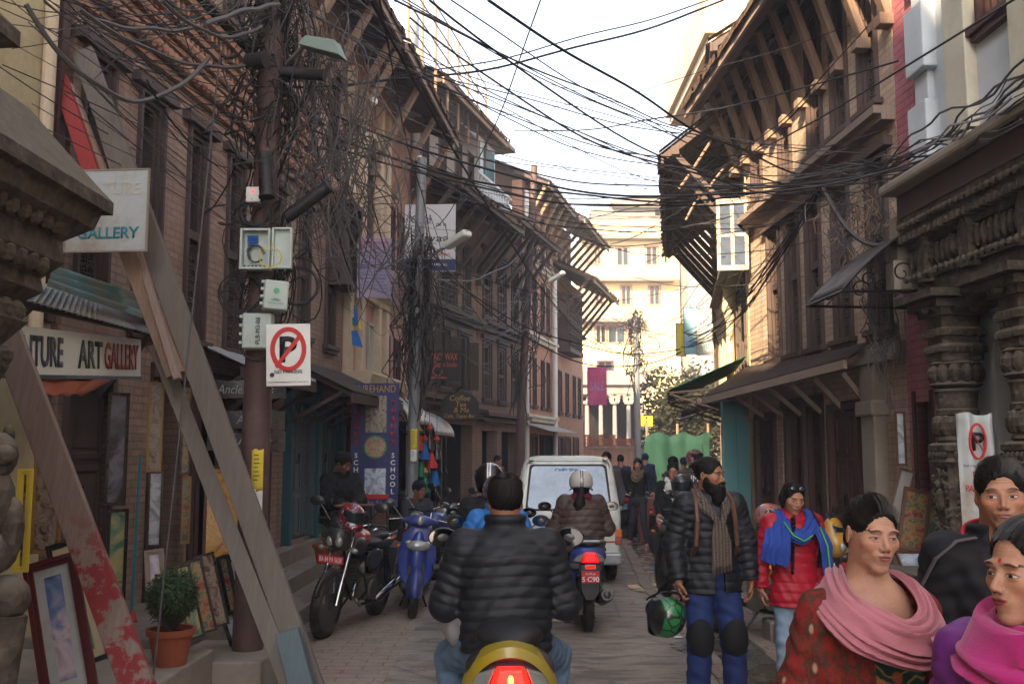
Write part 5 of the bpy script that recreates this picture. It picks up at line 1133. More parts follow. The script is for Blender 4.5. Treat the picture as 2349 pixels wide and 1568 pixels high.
b = MB(); b.cyl((0, -.01, .1), (0, -.005, .1), .03, n=10); b.bar((0, -.008, .07), (0, -.008, -.03), .03, .01); b.bar((0, -.008, -.03), (-.07, -.008, -.14), .02, .01); b.bar((0, -.008, -.03), (.07, -.008, -.14), .02, .01); b.build('walker_mark', M_blackp, r); b = MB(); b.cyl((0, .03, -h / 2), (0, .03, -r.location.z), .03, n=8); b.build('sign_post', M_polegrey, r)
# crumpled no parking sheet on the pavilion pillar
r, w_, h = sg('no_parking_banner', 'crumpled white NO PARKING sheet tied to the nearest carved pillar', 'banner', 2204, 948, 2282, 1215, 6.25, -.12, None)
b = MB(); b.grid(14, 16, lambda u, v: (w_ * (u - .5), .02 * math.sin(u * 11 + v * 2) * (.5 + v), h * (v - .5) + .01 * math.sin(u * 7))); b.build('cloth', M_whitedirty, r, smooth=True, thick=.003)
b = MB(); b.tube([(w_ * .22 * math.cos(a_), -.032, h * .26 + h * .15 * math.sin(a_)) for a_ in np.linspace(0, 2 * PI, 22)], .008, 5); b.bar((-w_ * .18, -.032, h * .36), (w_ * .16, -.032, h * .16), .004, .016, (0, -1, 0)); b.build('ring', M_redp, r)
text('P', h * .16, M_blackp, r, (0, -.028, h * .26), ext=.002, off=.03)
for s, z in (('NO', -.02), ('PARKING', -.14)): text(s, .04, M_redp, r, (0, -.03, h * z), ext=.002, off=.015, w=w_ * (.35 if s == 'NO' else .8))
text('Bob City', .02, M_blackp, r, (-w_ * .25, -.03, h * .05), ext=.001, shear=.4)
# prayer flags
for k, (x0, y0, x1, y1, m, c_) in enumerate(((812, 700, 822, 745, M_bluecl, 'narrow blue'), (806, 758, 832, 796, M_bluecl, 'broad blue'), (822, 735, 830, 755, M_yelcl, 'yellow'), (808, 728, 818, 748, M_green, 'green'))):
 a, c = at(x0, y0, 12.6), at(x1, y1, 12.6); o = thing('pennant', 'small %s cloth pennant dangling from the cables' % c_, 'flag', a); d = c - a
 b = MB(); b.add([(0, 0, 0), (d.x * .5, .01, .01), (d.x, .03, d.z), (d.x * .1, 0, d.z * .85)], [(0, 1, 2, 3)]); b.build('cloth', m, o, thick=.004)
# ---- framed pictures
def pic(lab, c_, w_, h, yaw, tilt, fm, pm, fw=.03, group='framed paintings on sale', mount=None, rx=0):
 r = thing('painting', lab, 'painting', c_, 0, group, rot=(tilt, rx, yaw)); b = MB()
 for k, (d_, t_) in enumerate(((0, .03), (fw * .5, .022))):
  q = fw * .5; x0, x1, z0, z1 = -w_ / 2 + d_, w_ / 2 - d_, d_, h - d_
  b.box((x0, -t_, z0), (x0 + q, .0, z1)); b.box((x1 - q, -t_, z0), (x1, .0, z1)); b.box((x0 + q, -t_ + .001, z0), (x1 - q, .0, z0 + q)); b.box((x0 + q, -t_ + .001, z1 - q), (x1 - q, .0, z1))
 b.build('frame', fm, r); m = mount and .05 or 0
 if mount: b = MB(); b.box((-w_ / 2 + fw, -.01, fw), (w_ / 2 - fw, -.004, h - fw)); b.build('mount', mount, r)
 b = MB(); b.box((-w_ / 2 + fw + m, -.012, fw + m), (w_ / 2 - fw - m, -.008, h - fw - m)); b.build('picture', pm, r, loc=None); return r
def pico(lab, x, yb, Y, wpx, hpx, yaw, tilt, fm, pm, **k):
 s = Y / FPX * DSP; return pic(lab, at(x, yb, Y), wpx * s, hpx * s, yaw, tilt, fm, pm, **k)
La = -WL.ang * 0 + WL.ang   # wall direction
wy = WL.ang
pico('big dark red framed mountain painting leaning at the lower left corner', 165, 1600, 5.6, 120, 320, .15, -.28, M_redf, P[0], fw=.05, mount=M_whitedirty, rx=-.28)
pico('tall black framed green landscape painting leaning beside the red framed one', 215, 1520, 6.1, 82, 285, .3, -.28, M_blackf, P[1], fw=.03, mount=M_cream, rx=-.3)
pico('gold edged upright painting of the old town at the left shop', 102, 1268, 6.4, 62, 215, .35, -.03, M_gold, P[2], fw=.02)
pico('narrow yellow framed painting at the left edge', 48, 1310, 5.2, 32, 230, .3, 0, M_yelcl, P[2])
pico('black framed dark portrait hung on the brick pier, upper one', 262, 1158, 8.35, 46, 255, .5, 0, M_blackf, P[5], fw=.025)
pico('black framed green picture hung on the brick pier, lower one', 260, 1425, 8.3, 44, 250, .5, 0, M_blackf, P[1], fw=.025)
pico('gold framed street view hung in the shop doorway, upper one', 352, 1082, 8.3, 34, 205, .3, 0, M_gold, P[2], fw=.018)
pico('silver blue picture hung in the shop doorway, lower one', 352, 1252, 8.3, 32, 168, .3, 0, M_blackf, P[6], fw=.018)
pico('narrow red and white picture hung right of the doorway, upper one', 424, 1085, 9.3, 20, 200, .3, 0, M_blackf, P[3], fw=.014)
pico('narrow red picture hung right of the doorway, lower one', 424, 1245, 9.3, 20, 150, .3, 0, M_gold, P[3], fw=.014)
pico('small pale ornate framed picture leaning behind the potted shrub', 360, 1375, 7.4, 42, 112, .2, -.2, M_fascia, P[0], fw=.035, rx=-.12)
for k, (x, lab) in enumerate(((402, 'gold edged print, first of the leaning row behind the potted shrub'), (434, 'black framed print, second of the leaning row'), (462, 'black framed print, third of the leaning row'), (490, 'black framed print, last of the leaning row nearest the pole'))):
 pico(lab, x + 12, 1478 - 14 * k, 7.0 + .12 * k, 46, 165, .55, -.22, M_gold if k == 0 else M_blackf, (P[6], P[1], P[3], P[2])[k], fw=.016, rx=-.2, mount=None)
pico('large painting of yellow flowers standing behind the planks', 512, 1288, 8.6, 92, 215, .25, -.04, M_brownf, P[4], fw=.025)
pico('black framed picture leaning left of the pole, upper one', 540, 1425, 8.1, 30, 150, .5, -.15, M_blackf, P[3], rx=-.2)
pico('small black framed picture leaning at the foot of the pole', 545, 1480, 7.9, 34, 78, .5, -.2, M_blackf, P[6], rx=-.3)
pico('blue painted religious scroll painting leaning on the pavilion plinth', 2088, 1262, 8.85, 62, 142, -.12, -.22, M_brownf, P[3], fw=.03, group='paintings leaning by the pavilion', rx=.22)
pico('green painting leaning right behind the blue religious one', 2118, 1262, 8.9, 48, 125, -.12, -.22, M_brownf, P[1], fw=.02, group='paintings leaning by the pavilion', rx=.3)
pico('pale calligraphy panel in a slim brown frame leaning on the wall', 2052, 1200, 9.3, 34, 128, -.3, -.2, M_brownf, plain('pale_picture', '#97928c', .5), fw=.02, group='paintings leaning by the pavilion', rx=.28)
pico('tall narrow lavender panel hung beside the pink brick wall', 2070, 1066, 9.3, 22, 122, -.5, 0, M_brownf, P[6], fw=.018, group='paintings leaning by the pavilion')
pico('small glass fronted picture lying on the ledge before the pavilion', 2100, 1310, 8.6, 60, 66, -.1, -1.0, M_brownf, P[6], fw=.02, group='paintings leaning by the pavilion')
# ---- pots, broom, curtain
def pot(lab, base, r0, r1, h, leaf, sp, n, seed=1, hh=.3):
 t = thing('potted_plant', lab, 'potted plant', base); b = MB(); b.lathe([(r0, 0), (r1 * .95, h * .82), (r1 * 1.06, h * .83), (r1 * 1.08, h), (r1 * .93, h), (r1 * .9, h * .86), (1e-3, h * .86)], 28); b.build('pot', M_terra, t, smooth=True)
 b = MB(); b.lathe([(r1 * .9, h * .87), (1e-3, h * .9)], 16); b.build('soil', M_black, t)
 rr = random.Random(seed); vs, fs = [], []; st = MB()
 for i in range(n):
  d = Vector((rr.gauss(0, 1), rr.gauss(0, 1), rr.gauss(0, .8))).normalized() * sp * rr.uniform(.2, 1) ** .5; p = Vector((0, 0, h + hh)) + Vector((d.x, d.y, d.z * 1.1))
  if i % 12 == 0: st.tube([(0, 0, h * .9), p * .5 + Vector((0, 0, h * .45)), p], [.006, .004, .002], 4)
  u = Vector((rr.gauss(0, 1), rr.gauss(0, 1), rr.gauss(.6, 1))).normalized() * rr.uniform(.02, .045); s = u.cross(d).normalized() * .004 if u.cross(d).length > 1e-5 else Vector((.004, 0, 0)); m = len(vs); vs += [p - s, p + s, p + s * .4 + u, p - s * .4 + u]; fs.append((m, m + 1, m + 2, m + 3))
 st.build('stems', M_wood, t); b = MB(); b.add(vs, fs); b.build('foliage', leaf, t, fix=False); return t
pot('terracotta pot with a feathery green shrub on the concrete ledge', (at(390, 1520, 6.75).x, 6.75, .35), .1, .148, .235, M_leafg, .17, 5200, 1, .2)
pot('terracotta pot with a sparse plant beside the seated man', (at(752, 1300, 10.9).x, 10.9, .56), .12, .16, .2, M_leafg, .1, 300, 2, .1)
pot('small clay pot with a low plant on the ledge behind the planks', (at(625, 1350, 9.2).x, 9.2, .42), .07, .1, .12, M_leafg, .1, 700, 3, .12)
o = thing('broom', 'blue handled broom standing upright in the shop doorway', 'broom', at(301, 1440, 8.0)); b = MB(); b.cyl((0, 0, .12), (.01, .02, 1.35), .011); b.build('stick', M_tealp, o); b = MB(); b.lathe([(.06, 0), (.045, .08), (.016, .14)], 12); b.build('bristles', M_redpf, o)
for k, x in enumerate((.35, .7, 1.0)):
 o = thing('hanging_cloth', ('dark red cloth hanging nearest the teal doors', 'bright red cloth hanging by the blue banner', 'maroon cloth hanging behind the blue banner')[k], 'cloth', WL.w(15.5 + x * .5, -.12 - .05 * k, .6), WL.ang, 'cloths hanging by the shop'); b = MB(); b.grid(10, 8, lambda u, v: (.22 * (u - .5), .02 * math.sin(u * 14 + k), 1.75 * v)); b.build('cloth', (M_redf, M_redp, M_redf)[k], o, smooth=True, thick=.006)
o = thing('rusty_iron_stay', 'thin grey steel stay wire running from the pole top down to the ledge', 'wire'); a = at(505, 120, 7.4); c = at(350, 1565, 6.3); b = MB(); b.tube([a.lerp(c, t) for t in np.linspace(0, 1, 6)], .007, 6); b.build('stay_wire', M_cabgrey, o)
o['label'] = 'thin taut grey stay wire slanting down to the concrete ledge by the pot'
# ================= smooth solid modelling: signed distances + surface nets =================
A3 = lambda *a: np.array(a, dtype=np.float32)
def smin(a, b, k):
 h = np.clip(.5 + .5 * (b - a) / k, 0, 1); return b + (a - b) * h - k * h * (1 - h)
def smax(a, b, k): return -smin(-a, -b, k)
def cap(P, a, b, ra, rb=None):
 a = np.asarray(a, 'f'); b = np.asarray(b, 'f'); rb = ra if rb is None else rb; ba = b - a
 h = np.clip((P - a) @ ba / max(float(ba @ ba), 1e-9), 0, 1); q = P - a - h[:, None] * ba
 return np.sqrt((q * q).sum(1)) - (ra + (rb - ra) * h)
def eld(P, c, r, R=None):
 q = P - np.asarray(c, 'f')
 if R is not None: q = q @ np.asarray(R, 'f')
 r = np.asarray(r, 'f'); k0 = np.sqrt(((q / r) ** 2).sum(1)); k1 = np.sqrt(((q / (r * r)) ** 2).sum(1)); return k0 * (k0 - 1) / np.maximum(k1, 1e-6)
def rbox(P, c, s, r, R=None):
 q = P - np.asarray(c, 'f')
 if R is not None: q = q @ np.asarray(R, 'f')
 q = np.abs(q) - (np.asarray(s, 'f') - r); return np.sqrt((np.maximum(q, 0) ** 2).sum(1)) + np.minimum(q.max(1), 0) - r
def rotm(ax, a): return np.array(Matrix.Rotation(a, 3, ax), 'f')
def near(P, c, r, fn):
 d = np.sqrt(((P - np.asarray(c, 'f')) ** 2).sum(1)); out = d - r + .05; m = d < r
 if m.any(): out[m] = fn(P[m])
 return out
def nets(fn, lo, hi, h, K=8, slack=1.25):
 lo = np.array(lo, 'f'); n = np.ceil((np.array(hi) - lo) / h / K).astype(int); N = n * K
 g = [lo[i] + (np.arange(n[i]) + .5) * K * h for i in range(3)]
 C = np.stack(np.meshgrid(*g, indexing='ij'), -1).reshape(-1, 3).astype('f'); dc = fn(C).astype('f').reshape(n)
 act = np.abs(dc) < K * h * .87 * slack + h
 V = np.repeat(np.repeat(np.repeat(dc, K, 0), K, 1), K, 2)
 idx = np.argwhere(act); o = (np.arange(K) + .5) * h
 L = np.stack(np.meshgrid(o, o, o, indexing='ij'), -1).reshape(-1, 3).astype('f')
 for s in range(0, len(idx), 600):
  ii = idx[s:s + 600]; base = lo + ii * K * h; Pn = (base[:, None, :] + L[None]).reshape(-1, 3).astype('f'); d = fn(Pn).reshape(-1, K, K, K)
  for k, (a, b, c) in enumerate(ii): V[a * K:(a + 1) * K, b * K:(b + 1) * K, c * K:(c + 1) * K] = d[k]
 V[0] = V[-1] = 1; V[:, 0] = V[:, -1] = 1; V[:, :, 0] = V[:, :, -1] = 1
 S = V < 0; nx, ny, nz = V.shape
 cnt = np.zeros((nx - 1, ny - 1, nz - 1), np.int8)
 for a in (0, 1):
  for b in (0, 1):
   for c in (0, 1): cnt += S[a:nx - 1 + a, b:ny - 1 + b, c:nz - 1 + c]
 cells = np.argwhere((cnt > 0) & (cnt < 8)); vid = np.full(cnt.shape, -1, np.int32); vid[tuple(cells.T)] = np.arange(len(cells))
 acc = np.zeros((len(cells), 3), 'f'); num = np.zeros(len(cells), 'f')
 corners = [(a, b, c) for a in (0, 1) for b in (0, 1) for c in (0, 1)]
 vals = {k: V[cells[:, 0] + k[0], cells[:, 1] + k[1], cells[:, 2] + k[2]] for k in corners}
 for k in corners:
  for ax in range(3):
   if k[ax] == 0:
    k2 = list(k); k2[ax] = 1; k2 = tuple(k2); v0, v1 = vals[k], vals[k2]; m = (v0 < 0) != (v1 < 0)
    t = np.clip(v0[m] / (v0[m] - v1[m] + 1e-12), 0, 1); p = np.tile(np.array(k, 'f'), (m.sum(), 1)); p[:, ax] += t; acc[m] += p; num[m] += 1
 vs = (cells + acc / np.maximum(num, 1)[:, None] + .5) * h + lo
 F = []
 for ax, (u, w) in enumerate(((1, 2), (2, 0), (0, 1))):
  sl0 = [slice(None)] * 3; sl1 = [slice(None)] * 3; sl0[ax] = slice(0, -1); sl1[ax] = slice(1, None)
  e = np.argwhere(S[tuple(sl0)] != S[tuple(sl1)]);
  if len(e) == 0: continue
  e = e[(e[:, u] > 0) & (e[:, w] > 0) & (e[:, u] < V.shape[u] - 1) & (e[:, w] < V.shape[w] - 1)]
  inside = S[tuple(e.T)]; q = []
  for du, dw in ((-1, -1), (0, -1), (0, 0), (-1, 0)):
   c = e.copy(); c[:, u] += du; c[:, w] += dw; q.append(vid[c[:, 0], c[:, 1], c[:, 2]])
  q = np.stack(q, 1); q[~inside] = q[~inside][:, ::-1]; F.append(q)
 F = np.concatenate(F); F = F[(F >= 0).all(1)]
 return vs, F
def np_mesh(name, vs, F, mat, parent=None, attr=None, smooth_it=1):
 me = bpy.data.meshes.new(name); me.vertices.add(len(vs))
 if smooth_it and len(F):
  for _ in range(smooth_it):
   acc = np.zeros_like(vs); cn = np.zeros(len(vs), 'f')
   for k in range(4): np.add.at(acc, F[:, k], vs[F[:, (k + 1) % 4]]); np.add.at(acc, F[:, k], vs[F[:, (k - 1) % 4]]); np.add.at(cn, F[:, k], 2)
   vs = vs * .5 + acc / np.maximum(cn, 1)[:, None] * .5
 me.vertices.foreach_set('co', vs.astype('f').ravel()); me.loops.add(len(F) * 4); me.loops.foreach_set('vertex_index', F.astype('i').ravel())
 me.polygons.add(len(F)); me.polygons.foreach_set('loop_start', np.arange(0, len(F) * 4, 4, dtype='i')); me.polygons.foreach_set('loop_total', np.full(len(F), 4, 'i'))
 me.polygons.foreach_set('use_smooth', np.ones(len(F), bool)); me.update(calc_edges=True)
 for m in (mat if isinstance(mat, (list, tuple)) else [mat]): me.materials.append(m)
 if attr is not None:
  for nm, arr in attr(vs).items():
   a = me.attributes.new(nm, 'FLOAT_VECTOR', 'POINT'); a.data.foreach_set('vector', arr.astype('f').ravel())
 auto_uv(me); return link(name, me, parent)
def blob(name, fn, lo, hi, h, mat, parent=None, attr=None, sm=1):
 v, f = nets(fn, lo, hi, h); return np_mesh(name, v, f, mat, parent, attr, sm)
# ---------------- skin material with a face drawn in head coordinates ----------------
def skin(name, tone, lip='#8d4a44', eye=.005, brow='#1a1412', gaze=0.0, bindi=False, browz=.0285, wr=0.0, stubble=0):
 t = NT(name); at_ = t.node('Attribute'); at_.attribute_name = 'hco'; sp = t.node('SeparateXYZ'); t.l.new(at_.outputs['Vector'], sp.inputs[0])
 X, Y, Z = sp.outputs; AX = t.math('ABSOLUTE', X); tone = lin(tone)
 def ell(cx, cz, rx, rz, sym=True, slope=0.0, soft=.25, curve=0.0):
  x = t.math('SUBTRACT', AX if sym else X, cx); z = t.math('SUBTRACT', Z, cz)
  if slope: z = t.math('SUBTRACT', z, t.math('MULTIPLY', x, slope))
  if curve: z = t.math('ADD', z, t.math('MULTIPLY', t.math('MULTIPLY', x, x), curve))
  a = t.math('DIVIDE', x, rx); b = t.math('DIVIDE', z, rz); r = t.math('ADD', t.math('MULTIPLY', a, a), t.math('MULTIPLY', b, b))
  q = t.node('MapRange'); q.inputs[1].default_value = 1 + soft; q.inputs[2].default_value = max(0, 1 - soft); q.inputs[3].default_value = 0; q.inputs[4].default_value = 1; t.l.new(r, q.inputs[0]); return q.outputs[0]
 front = t.ramp(t.math('MULTIPLY', Y, -1.0), [(.045, 0.0), (.06, 1.0)])
 o = t.co('Object'); n = t.noise(o, 22, 5); col = t.ramp(n, [(.3, [c * .86 for c in tone]), (.7, [min(1, c * 1.1) for c in tone])]); col = t.mix(.5, col, t.ramp(t.noise(o, 170, 3, .7), [(.3, (.8, .74, .7)), (.62, (1, 1, 1))]), 'MULTIPLY')
 def put(col, m, c, k=1.0): return t.mix(t.math('MULTIPLY', t.math('MULTIPLY', m, front), k), col, lin(c))
 red = [min(1, tone[0] * 1.12), tone[1] * .8, tone[2] * .78]
 col = t.mix(t.math('MULTIPLY', ell(.047, -.025, .022, .02, soft=.9), .5), col, red); col = put(col, ell(0, -.03, .014, .012, False, soft=.9), '#9a5a45', .25)
 if stubble: col = put(col, ell(0, -.07, .05, .04, False, soft=.6), '#3a302c', stubble)
 if wr:
  for k in range(3): col = put(col, ell(0, .048 + .009 * k, .038, .0011, False, curve=-1.5, soft=.9), '#3a231a', wr)
 col = put(col, ell(0, -.0545, .0225, .0055, False, curve=2.0), lip); col = put(col, ell(0, -.0615, .019, .0062, False, curve=-3.0), lip)
 col = put(col, ell(0, -.0572, .0235, .0011, False, curve=1.0), '#2e1512', .9)
 col = put(col, ell(.0085, -.0385, .0042, .0026), '#2a1510', .8); col = put(col, ell(.0185, -.03, .0015, .008, soft=.9), '#5a3326', .35)
 col = put(col, ell(.032, -.009, .016, .0022, soft=.9, curve=-8), '#5a3a2c', .35)
 col = put(col, ell(.034, browz, .0195, .0036, slope=-.1, curve=10, soft=.5), brow, .9)
 col = put(col, ell(.0315, .004, .0175, eye + .0022, curve=6), '#1b110d', .75); col = put(col, ell(.0315, .0026, .0148, eye, curve=3, soft=.12), '#b9aca4')
 ex = t.node('MapRange'); m1 = ell(.0315, .0026, .0148, eye, curve=3, soft=.12)
 x = t.math('SUBTRACT', AX, .0315); x = t.math('SUBTRACT', x, t.math('MULTIPLY', t.math('SIGN', X), gaze)); a = t.math('DIVIDE', x, .0062); b = t.math('DIVIDE', t.math('SUBTRACT', Z, .003), .0062)
 r = t.math('ADD', t.math('MULTIPLY', a, a), t.math('MULTIPLY', b, b)); ir = t.math('LESS_THAN', r, 1.0); col = put(col, t.math('MULTIPLY', ir, m1), '#140c09')
 if bindi: col = put(col, ell(0, .036, .0052, .0052, False), '#b01218')
 t.bump(t.noise(o, 150, 4), .35, .003)
 t.b.inputs['Subsurface Weight'].default_value = .12; t.b.inputs['Subsurface Radius'].default_value = (.02, .008, .004); t.b.inputs['Subsurface Scale'].default_value = .3
 return t.out(col, t.ramp(n, [(.3, .42), (.7, .6)]), 0, .4)
def hairmat(name, c, sc=(90, 90, 6)):
 t = NT(name); c = lin(c); n = t.noise(t.co('Object', sc), 2.2, 6, .7, .4); col = t.ramp(n, [(.3, [x * .5 for x in c]), (.75, [min(1, x * 1.6) for x in c])]); t.bump(n, .55, .004); return t.out(col, t.ramp(n, [(.3, .5), (.7, .8)]), 0, .22)
M_hair = hairmat('black_hair', '#0b0908', (26, 70, 26)); M_hairb = hairmat('brown_black_hair', '#0f0b09', (60, 60, 10))
def fabric(name, c, rough=.75, var=.15, weave=0, sheen=.0, bump=.15, spec=.3, scale=5, dirt=None):
 if name in _m: return _m[name]
 t = NT(name); c = lin(c); o = t.co('Object'); n = t.noise(o, scale, 5, .6); col = t.ramp(n, [(.3, [x * (1 - var) for x in c]), (.7, [min(1, x * (1 + var)) for x in c])])
 f = t.noise(o, 240 if not weave else weave, 3, .7); col = t.mix(.35, col, t.ramp(f, [(.35, .6), (.65, 1.0)]), 'MULTIPLY'); t.bump(t.math('ADD', t.math('MULTIPLY', t.noise(o, 28, 5, .65), 1.0), t.math('MULTIPLY', f, .25)), bump, .006)
 if sheen: t.b.inputs['Sheen Weight'].default_value = sheen
 _m[name] = t.out(col, rough, 0, spec); return _m[name]
def head_sdf(P, w=1.0, jaw=1.0, neck=.05, open_=0):
 x = np.abs(P[:, 0]); Q = np.stack([x, P[:, 1], P[:, 2]], 1)
 d = eld(P, (0, .012, .035), (.074 * w, .094, .088)); d = smin(d, eld(P, (0, -.02, -.035), (.062 * w, .073, .084 * jaw)), .03)
 d = smin(d, eld(P, (0, -.07, -.1), (.024, .018, .016)), .03); d = smin(d, eld(Q, (.043 * w, -.062, -.018), (.02, .02, .019)), .022)
 d = smin(d, eld(Q, (.028, -.083, .027), (.024, .009, .008)), .014); d = smax(d, -eld(Q, (.031, -.108, .004), (.017, .02, .011)), .014)
 d = smin(d, eld(Q, (.031, -.0765, .003), (.0165, .012, .0105)), .004); d = smin(d, cap(P, (0, -.086, .012), (0, -.1085, -.026), .0065, .0095), .01)
 d = smin(d, eld(Q, (.0115, -.0985, -.032), (.0075, .009, .0065)), .006); d = smin(d, eld(P, (0, -.083, -.056), (.03, .015, .02)), .014)
 d = smin(d, eld(P, (0, -.0985, -.0535), (.02, .006, .0042)), .004); d = smin(d, eld(P, (0, -.097, -.0625), (.017, .0065, .005)), .004)
 d = smax(d, -eld(P, (0, -.108, -.058), (.022, .009, .0012)), .003); d = smin(d, eld(P, (0, -.082, -.078), (.02, .008, .004)) + .003, .01)
 R = rotm('Z', .35); ear = eld(Q, (.077 * w, .012, -.002), (.0075, .019, .031), R); ear = smax(ear, -eld(Q, (.084 * w, .008, .002), (.006, .011, .019), R), .004); d = smin(d, ear, .006)
 d = smin(d, cap(P, (0, .02, -.05), (0, .04, -.19), neck, neck * 1.08), .03); return d
def finger_chain(P, w, dr, nm, sd, curl, s=1.0, thumb=1, spread=.0):
 """w wrist, dr hand direction, nm palm normal, sd towards the thumb"""
 dr, nm, sd = [np.asarray(v, 'f') / np.linalg.norm(v) for v in (dr, nm, sd)]; w = np.asarray(w, 'f')
 R = np.stack([sd, nm, dr], 1); d = eld(P, w + dr * .05 * s, (.041 * s, .015 * s, .052 * s), R); d = smin(d, cap(P, w - dr * .05, w + dr * .02 * s, .026 * s, .026 * s), .02)
 for k, (o, l) in enumerate(((.03, .072), (.011, .08), (-.009, .075), (-.028, .06))):
  p = w + dr * (.088 - abs(k - 1.3) * .004) * s + sd * o * s; a = curl * .6; d1 = dr * math.cos(a) + nm * math.sin(a) + sd * (spread * (1.5 - k)); p1 = p + d1 * l * .5 * s; a2 = curl * 1.5; d2 = dr * math.cos(a2) + nm * math.sin(a2); p2 = p1 + d2 * l * .3 * s; a3 = curl * 2.2; d3 = dr * math.cos(a3) + nm * math.sin(a3); p3 = p2 + d3 * l * .25 * s
  f = smin(cap(P, p, p1, .0095 * s, .0088 * s), cap(P, p1, p2, .0088 * s, .0082 * s), .003); f = smin(f, cap(P, p2, p3, .0082 * s, .0072 * s), .003); d = smin(d, f, .006)
 t0 = w + dr * .03 * s + sd * .03 * s; t1 = t0 + (sd * .7 + dr * .6 + nm * .35) * .04 * s; t2 = t1 + (sd * .15 + dr * .9 + nm * .5) * .033 * s
 return smin(d, smin(cap(P, t0, t1, .014 * s, .011 * s), cap(P, t1, t2, .011 * s, .0085 * s), .004), .01)
